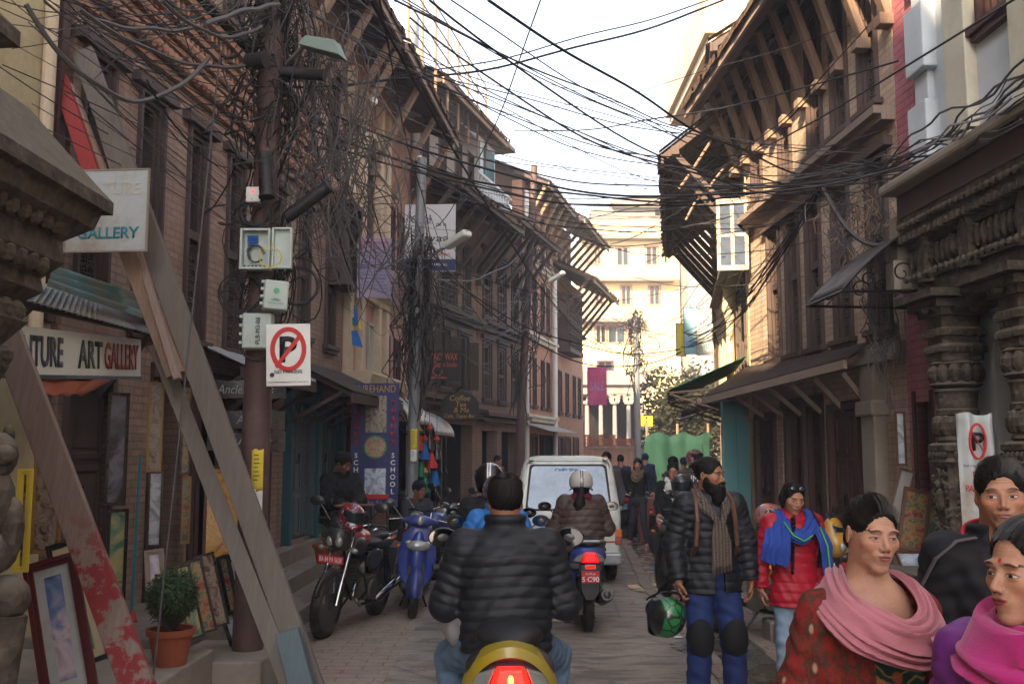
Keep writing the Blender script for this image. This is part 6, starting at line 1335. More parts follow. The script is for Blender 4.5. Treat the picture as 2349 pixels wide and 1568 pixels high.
# ================= PEOPLE =================
J0 = dict(pel=(0, 0, .93), waist=(0, 0, 1.06), ch=(0, 0, 1.27), nb=(0, .02, 1.43), hd=(0, -.012, 1.585),
          shL=(.165, .01, 1.385), elL=(.225, .03, 1.12), wrL=(.245, -.05, .88), hipL=(.085, 0, .9), knL=(.1, -.03, .49), anL=(.1, .02, .08))
SIT = dict(pel=(0, .02, .8), waist=(0, .0, .93), ch=(0, -.04, 1.13), nb=(0, -.06, 1.28), hd=(0, -.11, 1.44), shL=(.17, -.06, 1.235), elL=(.27, -.1, 1.0), wrL=(.31, -.36, .98), hipL=(.09, 0, .78), knL=(.19, -.42, .7), anL=(.17, -.38, .28))
class Pers:
 def __init__(s, label, loc, yaw, H=1.7, pose=None, base=None, head=(0, 0, 0), w=1.0, girth=1.0, name='person', group=None, hs=1.0):
  s.hs = hs
  J = dict(J0); J.update(base or {}); J.update(pose or {})
  for k in list(J):
   if k.endswith('L') and k[:-1] + 'R' not in J: x, y, z = J[k]; J[k[:-1] + 'R'] = (-x, y, z)
  if base or pose:
   pass
  s.J = {k: A3(*v) for k, v in J.items()}; s.w = w; s.g = girth
  s.o = thing(name, label, 'person', loc, yaw, group, scale=H / 1.7)
  R = Matrix.Rotation(head[0], 3, 'Z') @ Matrix.Rotation(head[1], 3, 'X') @ Matrix.Rotation(head[2], 3, 'Y'); s.hR = np.array(R, 'f')
 def hl(s, P): return (P - s.J['hd']) @ s.hR / s.hs
 def hw(s, p): return s.J['hd'] + s.hR @ (A3(*p) * s.hs)
 def skin(s, mat, h=.005, hands=(), neck=.05, jaw=1.0, chest=0):
  J = s.J
  def core(P):
   d = cap(P, J['nb'], J['pel'], .06, .09)
   for a in 'LR':
    d = np.minimum(d, cap(P, J['sh' + a], J['el' + a], .035, .03)); d = np.minimum(d, cap(P, J['el' + a], J['wr' + a], .032, .026)); d = np.minimum(d, cap(P, J['nb'], J['sh' + a], .05, .035))
    d = np.minimum(d, cap(P, J['hip' + a], J['kn' + a], .06, .045)); d = np.minimum(d, cap(P, J['kn' + a], J['an' + a], .045, .03)); d = np.minimum(d, cap(P, J['pel'], J['hip' + a], .08, .06))
   if chest: d = smin(d, eld(P, J['nb'] + A3(0, -.03, -.12), (.135, .105, .15)), .04)
   return d
  neckv = lambda P: cap(P, J['hd'] + A3(0, .02, -.04), J['nb'] + A3(0, .0, -.02), neck, neck * 1.15)
  cores = lambda P: smin(core(P), neckv(P), .03)
  def fn(P):
   d = cores(P); d = smin(d, near(P, J['hd'], .22, lambda Q: head_sdf(s.hl(Q), s.w, jaw, neck)), .02)
   for sd, dr, nm, th, cu in hands:
    wr = J['wr' + sd]; d = smin(d, near(P, wr, .25, lambda Q: finger_chain(Q, wr, dr, nm, th, cu)), .01)
   return d
  pts = np.stack(list(J.values())); lo = pts.min(0) - .14; hi = pts.max(0) + .16
  for sd, dr, *_ in hands: lo = np.minimum(lo, J['wr' + sd] - .22); hi = np.maximum(hi, J['wr' + sd] + .22)
  return blob('body', fn, lo, hi, h, mat, s.o, lambda v: {'hco': s.hl(v.astype('f'))}, sm=1 if h > .003 else 0)
 def top(s, mat, name='jacket', hem=.8, cw=.165, ww=.155, hw=.17, flat=.66, sh=.07, arm=(.068, .056, .045), puff=(0, .06), fold=.004, h=.007, neck=.06, collar=0, coll_r=.07, op=None, sleeves=True, tilt=0, extra=None, off=0, cm=None, collar_gap=0):
  J = s.J; up = J['nb'] - J['pel']; up = up / np.linalg.norm(up); base = J['pel']
  Rz = up
  def fn(P):
   ax = (P - base) @ Rz; pt = base + ax[:, None] * Rz; q = P - pt; q[:, 1] = q[:, 1] / flat
   L = float((J['nb'] - base) @ Rz); r = np.sqrt((q * q).sum(1))
   zt = np.array([-.6, -.1, .1, .22, L - .12, L - .02, L + .02, L + .3]); rt = np.array([hw * 1.05, hw, ww, ww * 1.01, cw, cw * .72, .07, .04]) * s.g + off
   d = (r - np.interp(ax, zt, rt)) * .8; d = np.maximum(d, ax - L - .03)
   d = smin(d, cap(P, J['shL'], J['shR'], sh + off), .05)
   if puff[0]: d = d - puff[0] * (np.abs(np.sin(PI * (ax + .005 * np.sin(P[:, 0] * 14)) / puff[1])) ** .6 - .6) * 1.0
   f = lambda k: np.sin(P @ A3(31, 11, 47) + k) * np.sin(P @ A3(-17, 29, 39) + 2 * k) + .6 * np.sin(P @ A3(70, -30, 50) + 3 * k)
   d = d - fold * f(1.0)
   a_ = None
   if sleeves:
    for a in 'LR':
     S, E, W = J['sh' + a], J['el' + a], J['wr' + a]
     d1 = cap(P, S, E, arm[0] + off, arm[1] + off); d2 = cap(P, E, W, arm[1] + off, arm[2] + off); dd = smin(d1, d2, .03)
     l1 = np.linalg.norm(E - S); l2 = np.linalg.norm(W - E); u1 = np.clip((P - S) @ (E - S) / l1, 0, l1); u2 = np.clip((P - E) @ (W - E) / l2, 0, l2 + .1); u = np.where(u2 > 0, l1 + u2, u1)
     if puff[0]: dd = dd - puff[0] * .8 * (np.abs(np.sin(PI * u / puff[1] / .95)) ** .6 - .6)
     dd = dd - fold * 1.3 * np.sin(u * 75 + P[:, 0] * 40) * np.sin(P @ A3(25, 60, -30)); dd = smax(dd, (P - W) @ ((W - E) / l2) - .012, .01)
     a_ = dd if a_ is None else np.minimum(a_, dd)
   hemd = hem - P[:, 2] + .008 * np.sin(P[:, 0] * 18); d = smax(d, hemd, .012)
   if op is not None: d = op(P, d)
   d = smax(d, -cap(P, J['nb'] + A3(0, -.01, .0), J['nb'] + A3(0, -.03, .3), neck, neck * 1.1), .01)
   if a_ is not None: d = smin(d, a_, .03)
   if collar:
    c = J['nb'] + A3(0, -.012, collar * .35); q = P - c; rr_ = np.sqrt(q[:, 0] ** 2 + (q[:, 1] / .95) ** 2); wv = .004 * np.sin(q[:, 2] * 120)
    cd_ = np.sqrt((np.maximum(np.abs(rr_ - coll_r) - .006, 0)) ** 2 + np.maximum(np.abs(q[:, 2]) - collar * .6, 0) ** 2) - .012 + wv
    if collar_gap: cd_ = smax(cd_, -(rbox(P, c + A3(0, -coll_r, 0), (collar_gap, .05, .2), .005)), .01)
    d = smin(d, cd_, .015)
   if extra is not None: d = extra(P, d)
   return d
  pts = np.stack([J[k] for k in J if k[:2] in ('sh', 'el', 'wr', 'nb', 'pe')]); lo = pts.min(0) - .22; hi = pts.max(0) + .18; lo[2] = min(lo[2], hem - .03)
  return blob(name, fn, lo, hi, h, mat, s.o)
 def legs(s, mat, name='trousers', r=(.098, .072, .056), fold=.005, h=.009, ankle=.02, wz=None, pads=None):
  J = s.J
  def fn(P):
   d = smin(cap(P, J['hipL'], J['hipR'], .098), cap(P, J['pel'], J['pel'] + (J['waist'] - J['pel']) * .4, .1, .095), .04)
   for a in 'LR':
    e = smin(cap(P, J['hip' + a], J['kn' + a], r[0], r[1]), cap(P, J['kn' + a], J['an' + a], r[1], r[2]), .03)
    e = e - fold * np.sin(P[:, 2] * 62 + P[:, 0] * 30) * np.sin(P @ A3(23, 41, 17)); d = smin(d, e, .03)
    v = (J['an' + a] - J['kn' + a]); l = np.linalg.norm(v); d = smax(d, (P - J['an' + a]) @ (v / l) - ankle, .01)
   return d
  pts = np.stack([J[k] for k in J if k[:2] in ('hi', 'kn', 'an', 'pe', 'wa')]); return blob(name, fn, pts.min(0) - .16, pts.max(0) + .14, h, mat, s.o)
 def shoes(s, mat, dirs=None):
  for a in 'LR':
   p = s.J['an' + a]; b = MB(); z0 = p[2] - .08
   b.ell((p[0], p[1] - .05, z0 + .045), (.045, .13, .045), 12, 8); b.ell((p[0], p[1] + .01, z0 + .07), (.042, .055, .06), 10, 7); b.box((p[0] - .04, p[1] - .16, z0), (p[0] + .04, p[1] + .06, z0 + .022)); b.build('shoe', mat, s.o, smooth=True)
 def hair(s, mat, style='short', h=.004, extra=None, name='hair', vol=0.0, line=0.0, part=0):
  w = s.w
  def fn(P):
   L = s.hl(P); X = np.stack([np.abs(L[:, 0]), L[:, 1], L[:, 2]], 1)
   d = eld(L, (0, .016, .038), (.0815 * w + vol, .102 + vol, .094 + vol))
   if style == 'short':
    d = smax(d, -eld(L, (0, -.1, -.045 + line), (.07 * w, .078, .112)) + .002 * np.sin(L[:, 0] * 290 + 2 * np.sin(L[:, 2] * 90)) + .0015 * np.sin(L[:, 0] * 110), .006); d = smax(d, -(L[:, 2] + .055 - .25 * (L[:, 1] - .09)), .01); d = smax(d, -eld(X, (.085, -.012, -.02), (.03, .036, .042)), .006)
    st = .0011 * np.sin(L[:, 0] * 240 + 5 * np.sin(L[:, 1] * 50) + L[:, 2] * 90) + .0012 * np.sin(L[:, 1] * 90 + L[:, 0] * 80)
   elif style == 'long':
    d = smin(d, eld(L, (0, .03, -.06), (.085, .075, .11)), .03); d = smax(d, -eld(L, (0, -.105, -.04), (.062 * w, .085, .105)), .012)
    st = .002 * np.sin(np.arctan2(L[:, 0], L[:, 1]) * 30 + L[:, 2] * 20)
   else:
    d = smax(d, -eld(L, (0, -.1, -.035 + line), (.069 * w, .081, .1)) + .0018 * np.sin(L[:, 0] * 310 + 3 * np.sin(L[:, 2] * 90)) + .001 * np.sin(L[:, 0] * 120 + 1), .006); d = smax(d, -(L[:, 2] + .06), .012); d = smax(d, -eld(X, (.088, -.01, -.012), (.024, .03, .034)), .008)
    st = .0007 * np.sin(np.arctan2(L[:, 0], L[:, 2] + .02) * 40 + 9 * L[:, 1] + 4 * np.sin(L[:, 1] * 30)) + .0012 * np.sin(L[:, 0] * 60 + L[:, 1] * 35)
    if part: d = smax(d, -(np.sqrt((L[:, 0] - .008) ** 2 + (L[:, 2] - .125) ** 2) - .006 + (L[:, 1] > 0) * .1), .004)
   if extra is not None: d = extra(L, d)
   return d + st
  c = s.J['hd']; r = .17 if extra is None else .6; return blob(name, fn, c - A3(.17, .22, .22 if extra is None else .6), c + A3(.17, .22, .2), h, mat, s.o)
 def drape(s, name, A, B, mat, k=6, amp=.008, bul=.02, nu=60, nv=None, th=.003, ax=(0, .02), ph=0.0, wv=1.0):
  nv = nv or k * 8
  def cr(pts, n):
   pts = [np.array(p, float) for p in pts]; pts = [2 * pts[0] - pts[1]] + pts + [2 * pts[-1] - pts[-2]]; m = len(pts) - 3; o = []
   for i in range(n + 1):
    u = i / n * m; j = min(int(u), m - 1); t = u - j; p0, p1, p2, p3 = pts[j:j + 4]; o.append(.5 * (2 * p1 + (p2 - p0) * t + (2 * p0 - 5 * p1 + 4 * p2 - p3) * t * t + (3 * p1 - p0 - 3 * p2 + p3) * t ** 3))
   return np.array(o)
  a, b_ = cr(A, nu), cr(B, nu); vs = []
  for i in range(nu + 1):
   sx = i / nu
   for j in range(nv + 1):
    t = j / nv; p = a[i] * (1 - t) + b_[i] * t; n = np.array([p[0] - ax[0], p[1] - ax[1], .25 * (1 if t < .5 else -.2)]); n /= max(np.linalg.norm(n), 1e-6)
    f = math.sin(2 * PI * (k * t + .35 * wv * math.sin(5 * sx + ph) + .12 * math.sin(17 * sx + 3 * t)) + ph) + .5 * math.sin(2 * PI * (k * 1.7 * t + .6 * wv * math.sin(4 * sx + 1 + ph)))
    vs.append(p + n * (bul * math.sin(PI * t) + amp * f * (.6 + .4 * math.sin(9 * sx + t * 4))))
  mb = MB(); mb.add([tuple(v) for v in vs], [(i * (nv + 1) + j, (i + 1) * (nv + 1) + j, (i + 1) * (nv + 1) + j + 1, i * (nv + 1) + j + 1) for i in range(nu) for j in range(nv)])
  return mb.build(name, mat, s.o, smooth=True, thick=th, fix=False, ang=80)
SK1 = '#a2745b'; SK2 = '#8f6149'; SK3 = '#7d5541'
Mj_black = fabric('black_puffer_nylon', '#14161d', .6, .2, bump=.3, spec=.4); Mj_red = fabric('red_puffer_nylon', '#a5182c', .5, .1, bump=.25); Mj_brown = fabric('brown_puffer_nylon', '#4b3c38', .5, .12, bump=.25)
Mj_purple = fabric('purple_puffer_nylon', '#692a76', .5, .1, bump=.25); M_jean = fabric('blue_denim', '#5a7088', .8, .18, bump=.3); M_jeanl = fabric('light_blue_denim', '#7f96ab', .8, .15, bump=.3); M_bluetr = fabric('royal_blue_trousers', '#1e2f60', .75, .12, bump=.3)
M_blk = fabric('black_cloth', '#16161a', .8, .2); M_pinkscarf = fabric('dusty_pink_scarf', '#ad6a75', .9, .08, bump=.35, sheen=.2); M_mag = fabric('magenta_fleece', '#a8206c', .95, .08, bump=.4, sheen=.3); M_bluesc = fabric('blue_scarf', '#2a4596', .85, .1, bump=.3)
M_grch = None
def checked():
 t = NT('brown_checked_scarf'); o = t.co('Object'); ch = t.node('TexChecker'); ch.inputs['Scale'].default_value = 170; t.l.new(o, ch.inputs[0]); ch.inputs[1].default_value = (*lin('#6d6058'), 1); ch.inputs[2].default_value = (*lin('#2c2623'), 1)
 w_ = t.node('TexWave'); w_.inputs['Scale'].default_value = 14; t.l.new(t.co('Object', (1, 1, .4)), w_.inputs[0]); return t.out(t.mix(.35, ch.outputs[0], w_.outputs[0], 'OVERLAY'), .9, 0, .2)
M_check = checked()
def cardigan_mat():
 t = NT('rust_red_patterned_knit'); o = t.co('Object'); n = t.noise(t.co('Object', (1, 1, .6)), 38, 3, .5, 1.5); col = t.ramp(n, [(.42, lin('#4a3128')), (.5, lin('#5d2e26')), (.56, lin('#7a2624'))])
 v = t.node('TexVoronoi'); v.inputs['Scale'].default_value = 17; v.inputs['Randomness'].default_value = .8; t.l.new(t.co('Object', (1, 1, .5)), v.inputs['Vector']); col = t.mix(t.ramp(v.outputs[0], [(.08, 1.0), (.16, 0.0)]), col, lin('#a4806a')); t.bump(n, .4, .004); return t.out(col, .95, 0, .15)
def kurta_mat():
 t = NT('green_embroidered_cloth'); o = t.co('Object'); v = t.node('TexVoronoi'); v.inputs['Scale'].default_value = 13; v.inputs['Randomness'].default_value = .6; t.l.new(o, v.inputs['Vector']); col = t.mix(t.ramp(v.outputs[0], [(.2, 1.0), (.26, 0.0)]), lin('#1f3a2e'), lin('#a8503c'))
 w_ = t.node('TexWave'); w_.wave_type = 'RINGS'; w_.inputs['Scale'].default_value = 9; w_.inputs['Distortion'].default_value = 9; w_.inputs['Detail Scale'].default_value = 1.2; t.l.new(o, w_.inputs[0]); col = t.mix(t.ramp(w_.outputs[0], [(.82, 0.0), (.92, .9)]), col, lin('#93743c')); return t.out(col, .85, 0, .2)
M_card = cardigan_mat(); M_kurta = kurta_mat(); M_shoe = plain('dark_shoe', '#201d1c', .6); M_shoepk = plain('pink_shoe', '#b07a78', .7)
X1 = lambda u, v, Y: (at(u, v, Y).x, Y, 0)
def yawto(): pass
def strands(pr, n, r=(.083, .104, .096), z0=-.2, z1=1.35, back=.11, sd=1, mat=None, L_=1.0):
 q = random.Random(sd); b = MB()
 for i in range(n):
  ph = q.uniform(-1.5, 1.5); a0 = q.uniform(.42, .75) + .12 * abs(ph); pts = []; o = q.uniform(.0, .0028) if q.random() < .88 else q.uniform(.004, .014); w_ = q.uniform(-.04, .04); m = 9; e = q.uniform(1.5, 2.3)
  for k in range(m + 1):
   th = a0 + (e - a0) * k / m * L_; f = 1 + o * 8 * math.sin(PI * k / m); p_ = ph * (1 - .75 * (k / m) ** 2) + w_ * math.sin(k)
   x = math.sin(p_) * math.sin(max(.25, th * .75) + .3); z = math.sin(th) * math.cos(p_) * .98; y = -math.cos(th) * .97; l = math.sqrt(x * x + y * y + z * z)
   pts.append(pr.hw((x / l * r[0] * f + 0, .016 + y / l * r[1] * f, .038 + z / l * r[2] * f)))
  b.tube(pts, .0007, 3, cap=False)
 b.build('hair_strands', mat or M_strand, pr.o, fix=False, smooth=True)
M_strand = plain('hair_strand', '#1c1613', .38, 0, .3, 30, 0, .5)
# ---- A: woman with the pink scarf (faces the camera)
A = Pers('woman in a dusty pink scarf and rust red cardigan at lower right', X1(1992, 1300, 3.0), .1, 1.6, dict(hd=(.0, -.03, 1.585), shL=(.15, .01, 1.335), elL=(.225, .04, 1.08), wrL=(.24, -.03, .86)), head=(.04, .1, .06), w=1.0, girth=1.12, hs=.93)
A.skin(skin('skin_of_scarf_woman', '#ae836d', '#8f5450', .0022, gaze=.001, wr=.15, browz=.027), .0032, neck=.052, chest=1)
A.hair(M_hair, 'pulled', .0028, lambda L, d: smin(d, eld(L, (0, .115, -.03), (.04, .035, .045)), .02), line=.012); strands(A, 420)
A.top(M_kurta, 'kurta', .55, .165, .18, .2, .7, sleeves=False, h=.007, fold=.003, neck=.085, off=-.008, op=lambda P, d: smax(d, -eld(P, (.02, -.17, 1.4), (.06, .13, .1)), .008))
A.top(M_card, 'cardigan', .62, .17, .185, .215, .76, arm=(.07, .066, .056), sh=.058, h=.006, fold=.006, neck=.085, off=.008, op=lambda P, d: smax(d, -np.minimum(rbox(P, (.035, -.22, .8), (.088, .2, .62), .03), eld(P, (.01, -.09, 1.44), (.105, .14, .1))), .012))
A.legs(M_blk); A.shoes(M_shoe)
A.drape('scarf', [(-.04, .09, 1.475), (-.075, .01, 1.465), (-.085, -.08, 1.42), (-.05, -.155, 1.385), (.02, -.19, 1.355), (.075, -.155, 1.385), (.085, -.04, 1.45), (.05, .08, 1.475)],
  [(-.1, .14, 1.385), (-.175, .05, 1.39), (-.195, -.09, 1.33), (-.14, -.205, 1.265), (.03, -.245, 1.215), (.145, -.205, 1.25), (.175, -.06, 1.36), (.1, .14, 1.385)], M_pinkscarf, 6, .009, .025, 90, ph=.7, wv=2.4)
A.drape('scarf_tail', [(.06, -.25, 1.31), (.05, -.315, 1.24), (.05, -.315, 1.19), (.05, -.315, 1.15)], [(.17, -.2, 1.33), (.165, -.26, 1.25), (.17, -.265, 1.19), (.17, -.265, 1.16)], M_pinkscarf, 5, .008, .012, 30)
b = MB(); rr = random.Random(1)
for i in range(20):
 t = i / 19; x = .053 + .115 * t; y = -.315 + .05 * t; b.tube([(x, y, 1.16), (x + rr.uniform(-.01, .01), y - .01, 1.12), (x + rr.uniform(-.015, .015), y, 1.07)], [.0035, .0025, .002], 5)
b.build('fringe', M_pinkscarf, A.o)
# ---- B: man with red hood lining
B = Pers('man in a black jacket with grey shoulder stripes and red hood lining', X1(2296, 1200, 3.3), -.22, 1.71, dict(hd=(.0, -.03, 1.585)), head=(-.2, .06, -.04), w=1.03, girth=1.1, hs=.95)
B.skin(skin('skin_of_tracksuit_man', '#a77a62', '#8d5a52', .0034, gaze=-.003, wr=.5, stubble=.12), .0032, neck=.06)
B.hair(M_hair, 'short', .003, line=.005); strands(B, 300, sd=3)
B.top(M_blk, 'jacket', .72, .18, .17, .18, .7, arm=(.08, .068, .055), h=.007, fold=.006, neck=.075, collar=.05, coll_r=.085, collar_gap=.05)
b = MB(); b.grid(40, 10, lambda u, v: (.102 * math.sin((u - .5) * 4.4) * (1 + .25 * v), .02 + .095 * math.cos((u - .5) * 4.4) * (1 + .25 * v) - .015, 1.43 + .085 * math.sin(v * PI) * (.6 + .4 * math.cos((u - .5) * 4.4)) - .03 * v - .04 * (abs(u - .5) * 2) ** 3)); b.build('hood_lining', fabric('red_hood_lining', '#b3202e', .9, .1), B.o, smooth=True, thick=.012)
for k in range(3):
 for sx in (-1, 1):
  b = MB(); x0 = sx * (.1 + .0 * k); b.tube([(sx * .09, -.052 - .012 * k, 1.452), (sx * .15, -.058 - .013 * k, 1.44), (sx * .215, -.06 - .013 * k, 1.385), (sx * .258, -.05 - .013 * k, 1.3), (sx * .285, -.04 - .013 * k, 1.2)], .0035, 5); b.build('stripe', M_cabgrey, B.o)
B.legs(M_blk); B.shoes(M_shoe)
# ---- C: woman in purple
C = Pers('woman in a purple quilted jacket and magenta scarf with a red forehead mark', X1(2372, 1300, 2.2), -.85, 1.58, dict(hd=(0, -.03, 1.585)), head=(-.4, .02, 0), w=1.0, girth=1.15, hs=.96)
C.skin(skin('skin_of_purple_jacket_woman', '#ad816a', '#85353e', .0035, bindi=True, wr=.15), .0032, neck=.05)
C.hair(M_hair, 'pulled', .003, lambda L, d: smin(d, eld(L, (0, .125, .02), (.05, .045, .05)), .02), line=.03); strands(C, 320)
C.top(Mj_purple, 'jacket', .72, .17, .17, .19, .72, arm=(.078, .066, .055), puff=(.014, .085), h=.006, fold=.003, neck=.07)
C.drape('scarf', [(-.03, .085, 1.5), (-.07, .02, 1.5), (-.07, -.05, 1.48), (0, -.09, 1.47), (.07, -.05, 1.48), (.07, .02, 1.5), (.03, .085, 1.5)], [(-.06, .15, 1.39), (-.16, .03, 1.40), (-.14, -.09, 1.37), (0, -.16, 1.34), (.14, -.09, 1.37), (.16, .03, 1.40), (.06, .15, 1.39)], M_mag, 3, .016, .04, 60, th=.006)
C.drape('scarf_tail', [(.06, -.13, 1.4), (.06, -.18, 1.25), (.07, -.19, 1.0), (.07, -.2, .85)], [(.2, -.05, 1.4), (.22, -.12, 1.25), (.23, -.14, 1.0), (.23, -.15, .85)], M_mag, 3, .009, .02, 30, th=.006)
C.legs(M_blk); C.shoes(M_shoe)
# ---- D: bearded man with the green helmet
D = Pers('bearded man in a black quilted jacket and blue trousers carrying a green helmet', X1(1632, 1300, 6.9), .1, 1.70, dict(hd=(-.005, -.02, 1.575), elL=(.25, .02, 1.13), wrL=(.26, -.02, .885), elR=(-.25, .04, 1.12), wrR=(-.245, -.06, .89), anL=(.13, -.06, .08), knL=(.115, -.09, .49)), head=(.75, .04, 0))
D.skin(skin('skin_of_bearded_man', '#93674c', '#734439', .0045), .0045, hands=[('L', (.0, -.03, -1), (-1, 0, 0), (0, -1, 0), .5), ('R', (0, -.1, -1), (1, 0, 0), (0, -1, 0), .8)])
def beard(L, d):
 e = smin(eld(L, (0, -.055, -.085), (.062, .055, .05)), eld(L, (0, -.07, -.14), (.055, .042, .065)), .03); e = smin(e, eld(L, (0, -.095, -.045), (.034, .018, .008)), .01); e = smax(e, -eld(L, (0, -.112, -.06), (.019, .02, .006)), .004)
 X = np.stack([np.abs(L[:, 0]), L[:, 1], L[:, 2]], 1); e = smin(e, eld(X, (.064, -.012, -.05), (.013, .03, .045)), .03); e = smin(e, eld(X, (.052, -.045, -.085), (.02, .03, .03)), .03); return e + .0025 * np.sin(L[:, 0] * 300 + L[:, 2] * 90)
D.hair(M_hair, 'pulled', .004, lambda L, d: smin(d, eld(L, (0, .1, .06), (.035, .04, .035)), .02), line=.01)
D.hair(M_hair, 'pulled', .004, lambda L, d: beard(L, d), name='beard')
def d_open(P, d): return smax(d, -rbox(P, (.02, -.2, 1.1), (.03, .16, .42), .01), .012)
D.top(fabric('grey_sweater', '#45484d', .9), 'sweater', .84, .145, .135, .145, .66, sleeves=False, h=.009)
D.top(Mj_black, 'jacket', .8, .17, .17, .195, .72, arm=(.076, .066, .052), puff=(.009, .054), h=.0055, fold=.003, neck=.07, collar=.04, op=d_open, off=.008)
D.legs(M_bluetr, r=(.1, .085, .075), fold=.004, h=.007)
for a in 'LR':
 kn = D.J['kn' + a]; blob('knee_pad', lambda P: smax(eld(P, kn + A3(0, -.012, .02), (.092, .094, .15)), -.02 - 0 * P[:, 0] + (P[:, 1] - kn[1] - .05) * .6, .02), kn - .2, kn + .22, .008, M_blk, D.o)
D.shoes(M_shoe)
D.drape('scarf', [(-.03, .08, 1.48), (-.07, .0, 1.49), (-.06, -.07, 1.44), (-.01, -.125, 1.34), (.03, -.14, 1.26)], [(-.05, .11, 1.43), (-.12, .0, 1.43), (-.12, -.09, 1.38), (-.03, -.16, 1.28), (-.0, -.165, 1.2)], M_check, 3, .006, .02, 40)
D.drape('scarf', [(.03, .08, 1.48), (.07, .0, 1.49), (.065, -.07, 1.43), (.03, -.13, 1.33), (.0, -.15, 1.25)], [(.05, .11, 1.43), (.11, .0, 1.43), (.11, -.09, 1.37), (.06, -.16, 1.29), (.04, -.17, 1.2)], M_check, 3, .006, .02, 40)
D.drape('scarf_tail', [(-.02, -.16, 1.28), (-.045, -.175, 1.18), (-.05, -.18, 1.05), (-.05, -.18, .96)], [(.05, -.16, 1.28), (.075, -.17, 1.18), (.09, -.17, 1.08), (.09, -.17, 1.0)], M_check, 3, .006, .012, 30)
b = MB()
for i in range(14): x = -.05 + .01 * i; b.tube([(x, -.18, .97 + .003 * i), (x + rr.uniform(-.006, .006), -.18, .92 + .003 * i)], .003, 4)
b.build('fringe', M_check, D.o)
for sx in (-1, 1): b = MB(); b.tube([(sx * .1, .1, 1.42), (sx * .115, .02, 1.475), (sx * .125, -.09, 1.41), (sx * .13, -.135, 1.28), (sx * .14, -.13, 1.12), (sx * .15, .0, 1.0)], .016, 6); b.build('backpack_strap', M_brownf, D.o)
blob('backpack', lambda P: rbox(P, (0, .2, 1.2), (.15, .08, .22), .06) - .004 * np.sin(P[:, 2] * 60), A3(-.2, .08, .9), A3(.2, .33, 1.5), .01, M_brownf, D.o)
# ---- E: girl in red
E = Pers('girl in a red quilted jacket with a blue scarf and sunglasses on her head', X1(1822, 1300, 7.1), .1, 1.53, dict(hd=(-.01, -.045, 1.575), wrR=(-.28, -.02, .9), elR=(-.255, .03, 1.12)), head=(.08, .32, .05))
E.skin(skin('skin_of_red_jacket_girl', '#a87a60', '#8c4f47', .0022), .0045, hands=[('R', (0, 0, -1), (1, 0, 0), (0, -1, 0), .6), ('L', (0, 0, -1), (-1, 0, 0), (0, -1, 0), .6)], neck=.045)
E.hair(M_hair, 'pulled', .0045, lambda L, d: smin(smin(d, eld(L, (0, .09, -.03), (.07, .045, .09)), .03), eld(np.stack([np.abs(L[:, 0]), L[:, 1], L[:, 2]], 1), (.078, .0, -.03), (.014, .035, .06)), .02), line=.01, part=1)
b = MB()
for k in range(14): z = 1.42 - k * .03; b.ell((-.05 - .003 * k, -.14 - .004 * k, z), (.02 - .0006 * k, .018, .022), 8, 6)
b.build('braid', M_hair, E.o, smooth=True)
E.top(Mj_red, 'jacket', .76, .17, .17, .205, .72, arm=(.078, .07, .058), puff=(.010, .075), h=.006, fold=.004, neck=.06, collar=.05)
E.legs(M_jeanl, r=(.09, .068, .055)); E.shoes(M_shoe)
E.drape('scarf', [(-.04, .09, 1.47), (-.08, .0, 1.48), (-.075, -.08, 1.42), (0, -.14, 1.34), (.075, -.08, 1.42), (.08, 0, 1.48), (.04, .09, 1.47)], [(-.06, .14, 1.4), (-.17, .02, 1.42), (-.17, -.1, 1.34), (0, -.19, 1.23), (.16, -.1, 1.36), (.17, .02, 1.42), (.06, .14, 1.4)], M_bluesc, 4, .008, .025, 60)
E.drape('scarf_tail', [(-.08, -.1, 1.42), (-.1, -.2, 1.25), (-.11, -.2, 1.12), (-.14, -.19, 1.06)], [(-.2, .02, 1.42), (-.27, -.1, 1.25), (-.3, -.1, 1.12), (-.26, -.12, 1.1)], M_bluesc, 4, .01, .02, 30)
E.drape('scarf_tail', [(.09, -.12, 1.38), (.12, -.19, 1.25), (.15, -.19, 1.1), (.17, -.18, .98)], [(.2, -.0, 1.42), (.25, -.1, 1.25), (.25, -.12, 1.1), (.25, -.12, .96)], M_bluesc, 3, .01, .02, 30)
M_lime = plain('lime_stripe', '#4fae4a', .8)
for pts in ([(-.13, -.15, 1.4), (-.07, -.185, 1.3), (0, -.215, 1.26), (.08, -.19, 1.3)], [(.15, -.16, 1.36), (.19, -.2, 1.22), (.2, -.195, 1.1), (.215, -.185, .98)]): b = MB(); b.tube(pts, .006, 5); b.build('scarf_stripe', M_lime, E.o)
def shades(pr, z=.09, y=-.075, s=1.0):
 b = MB()
 for sx in (-1, 1): b.ell((sx * .034, 0, 0), (.029, .008, .02), 12, 8)
 b.cyl((-.01, 0, .005), (.01, 0, .005), .003, n=6)
 for sx in (-1, 1): b.cyl((sx * .06, 0, .005), (sx * .08, .09, -.01), .003, n=6)
 o = b.build('sunglasses', M_glass, None, smooth=True); tag(o, 'dark sunglasses pushed up on the hair of the girl in red', 'sunglasses'); return o
sgl = shades(E); bpy.context.view_layer.update(); hp = E.hw((0, -.062, .098)); sgl.matrix_world = E.o.matrix_world @ Matrix.Translation(hp) @ Matrix(E.hR.tolist()).to_4x4() @ Matrix.Rotation(-.5, 4, 'X')
b = MB(); b.tube([(.13, .1, 1.42), (.15, .0, 1.47), (.16, -.1, 1.4), (.17, -.13, 1.25), (.17, -.06, 1.05)], .015, 6); b.build('backpack_strap', M_blk, E.o)
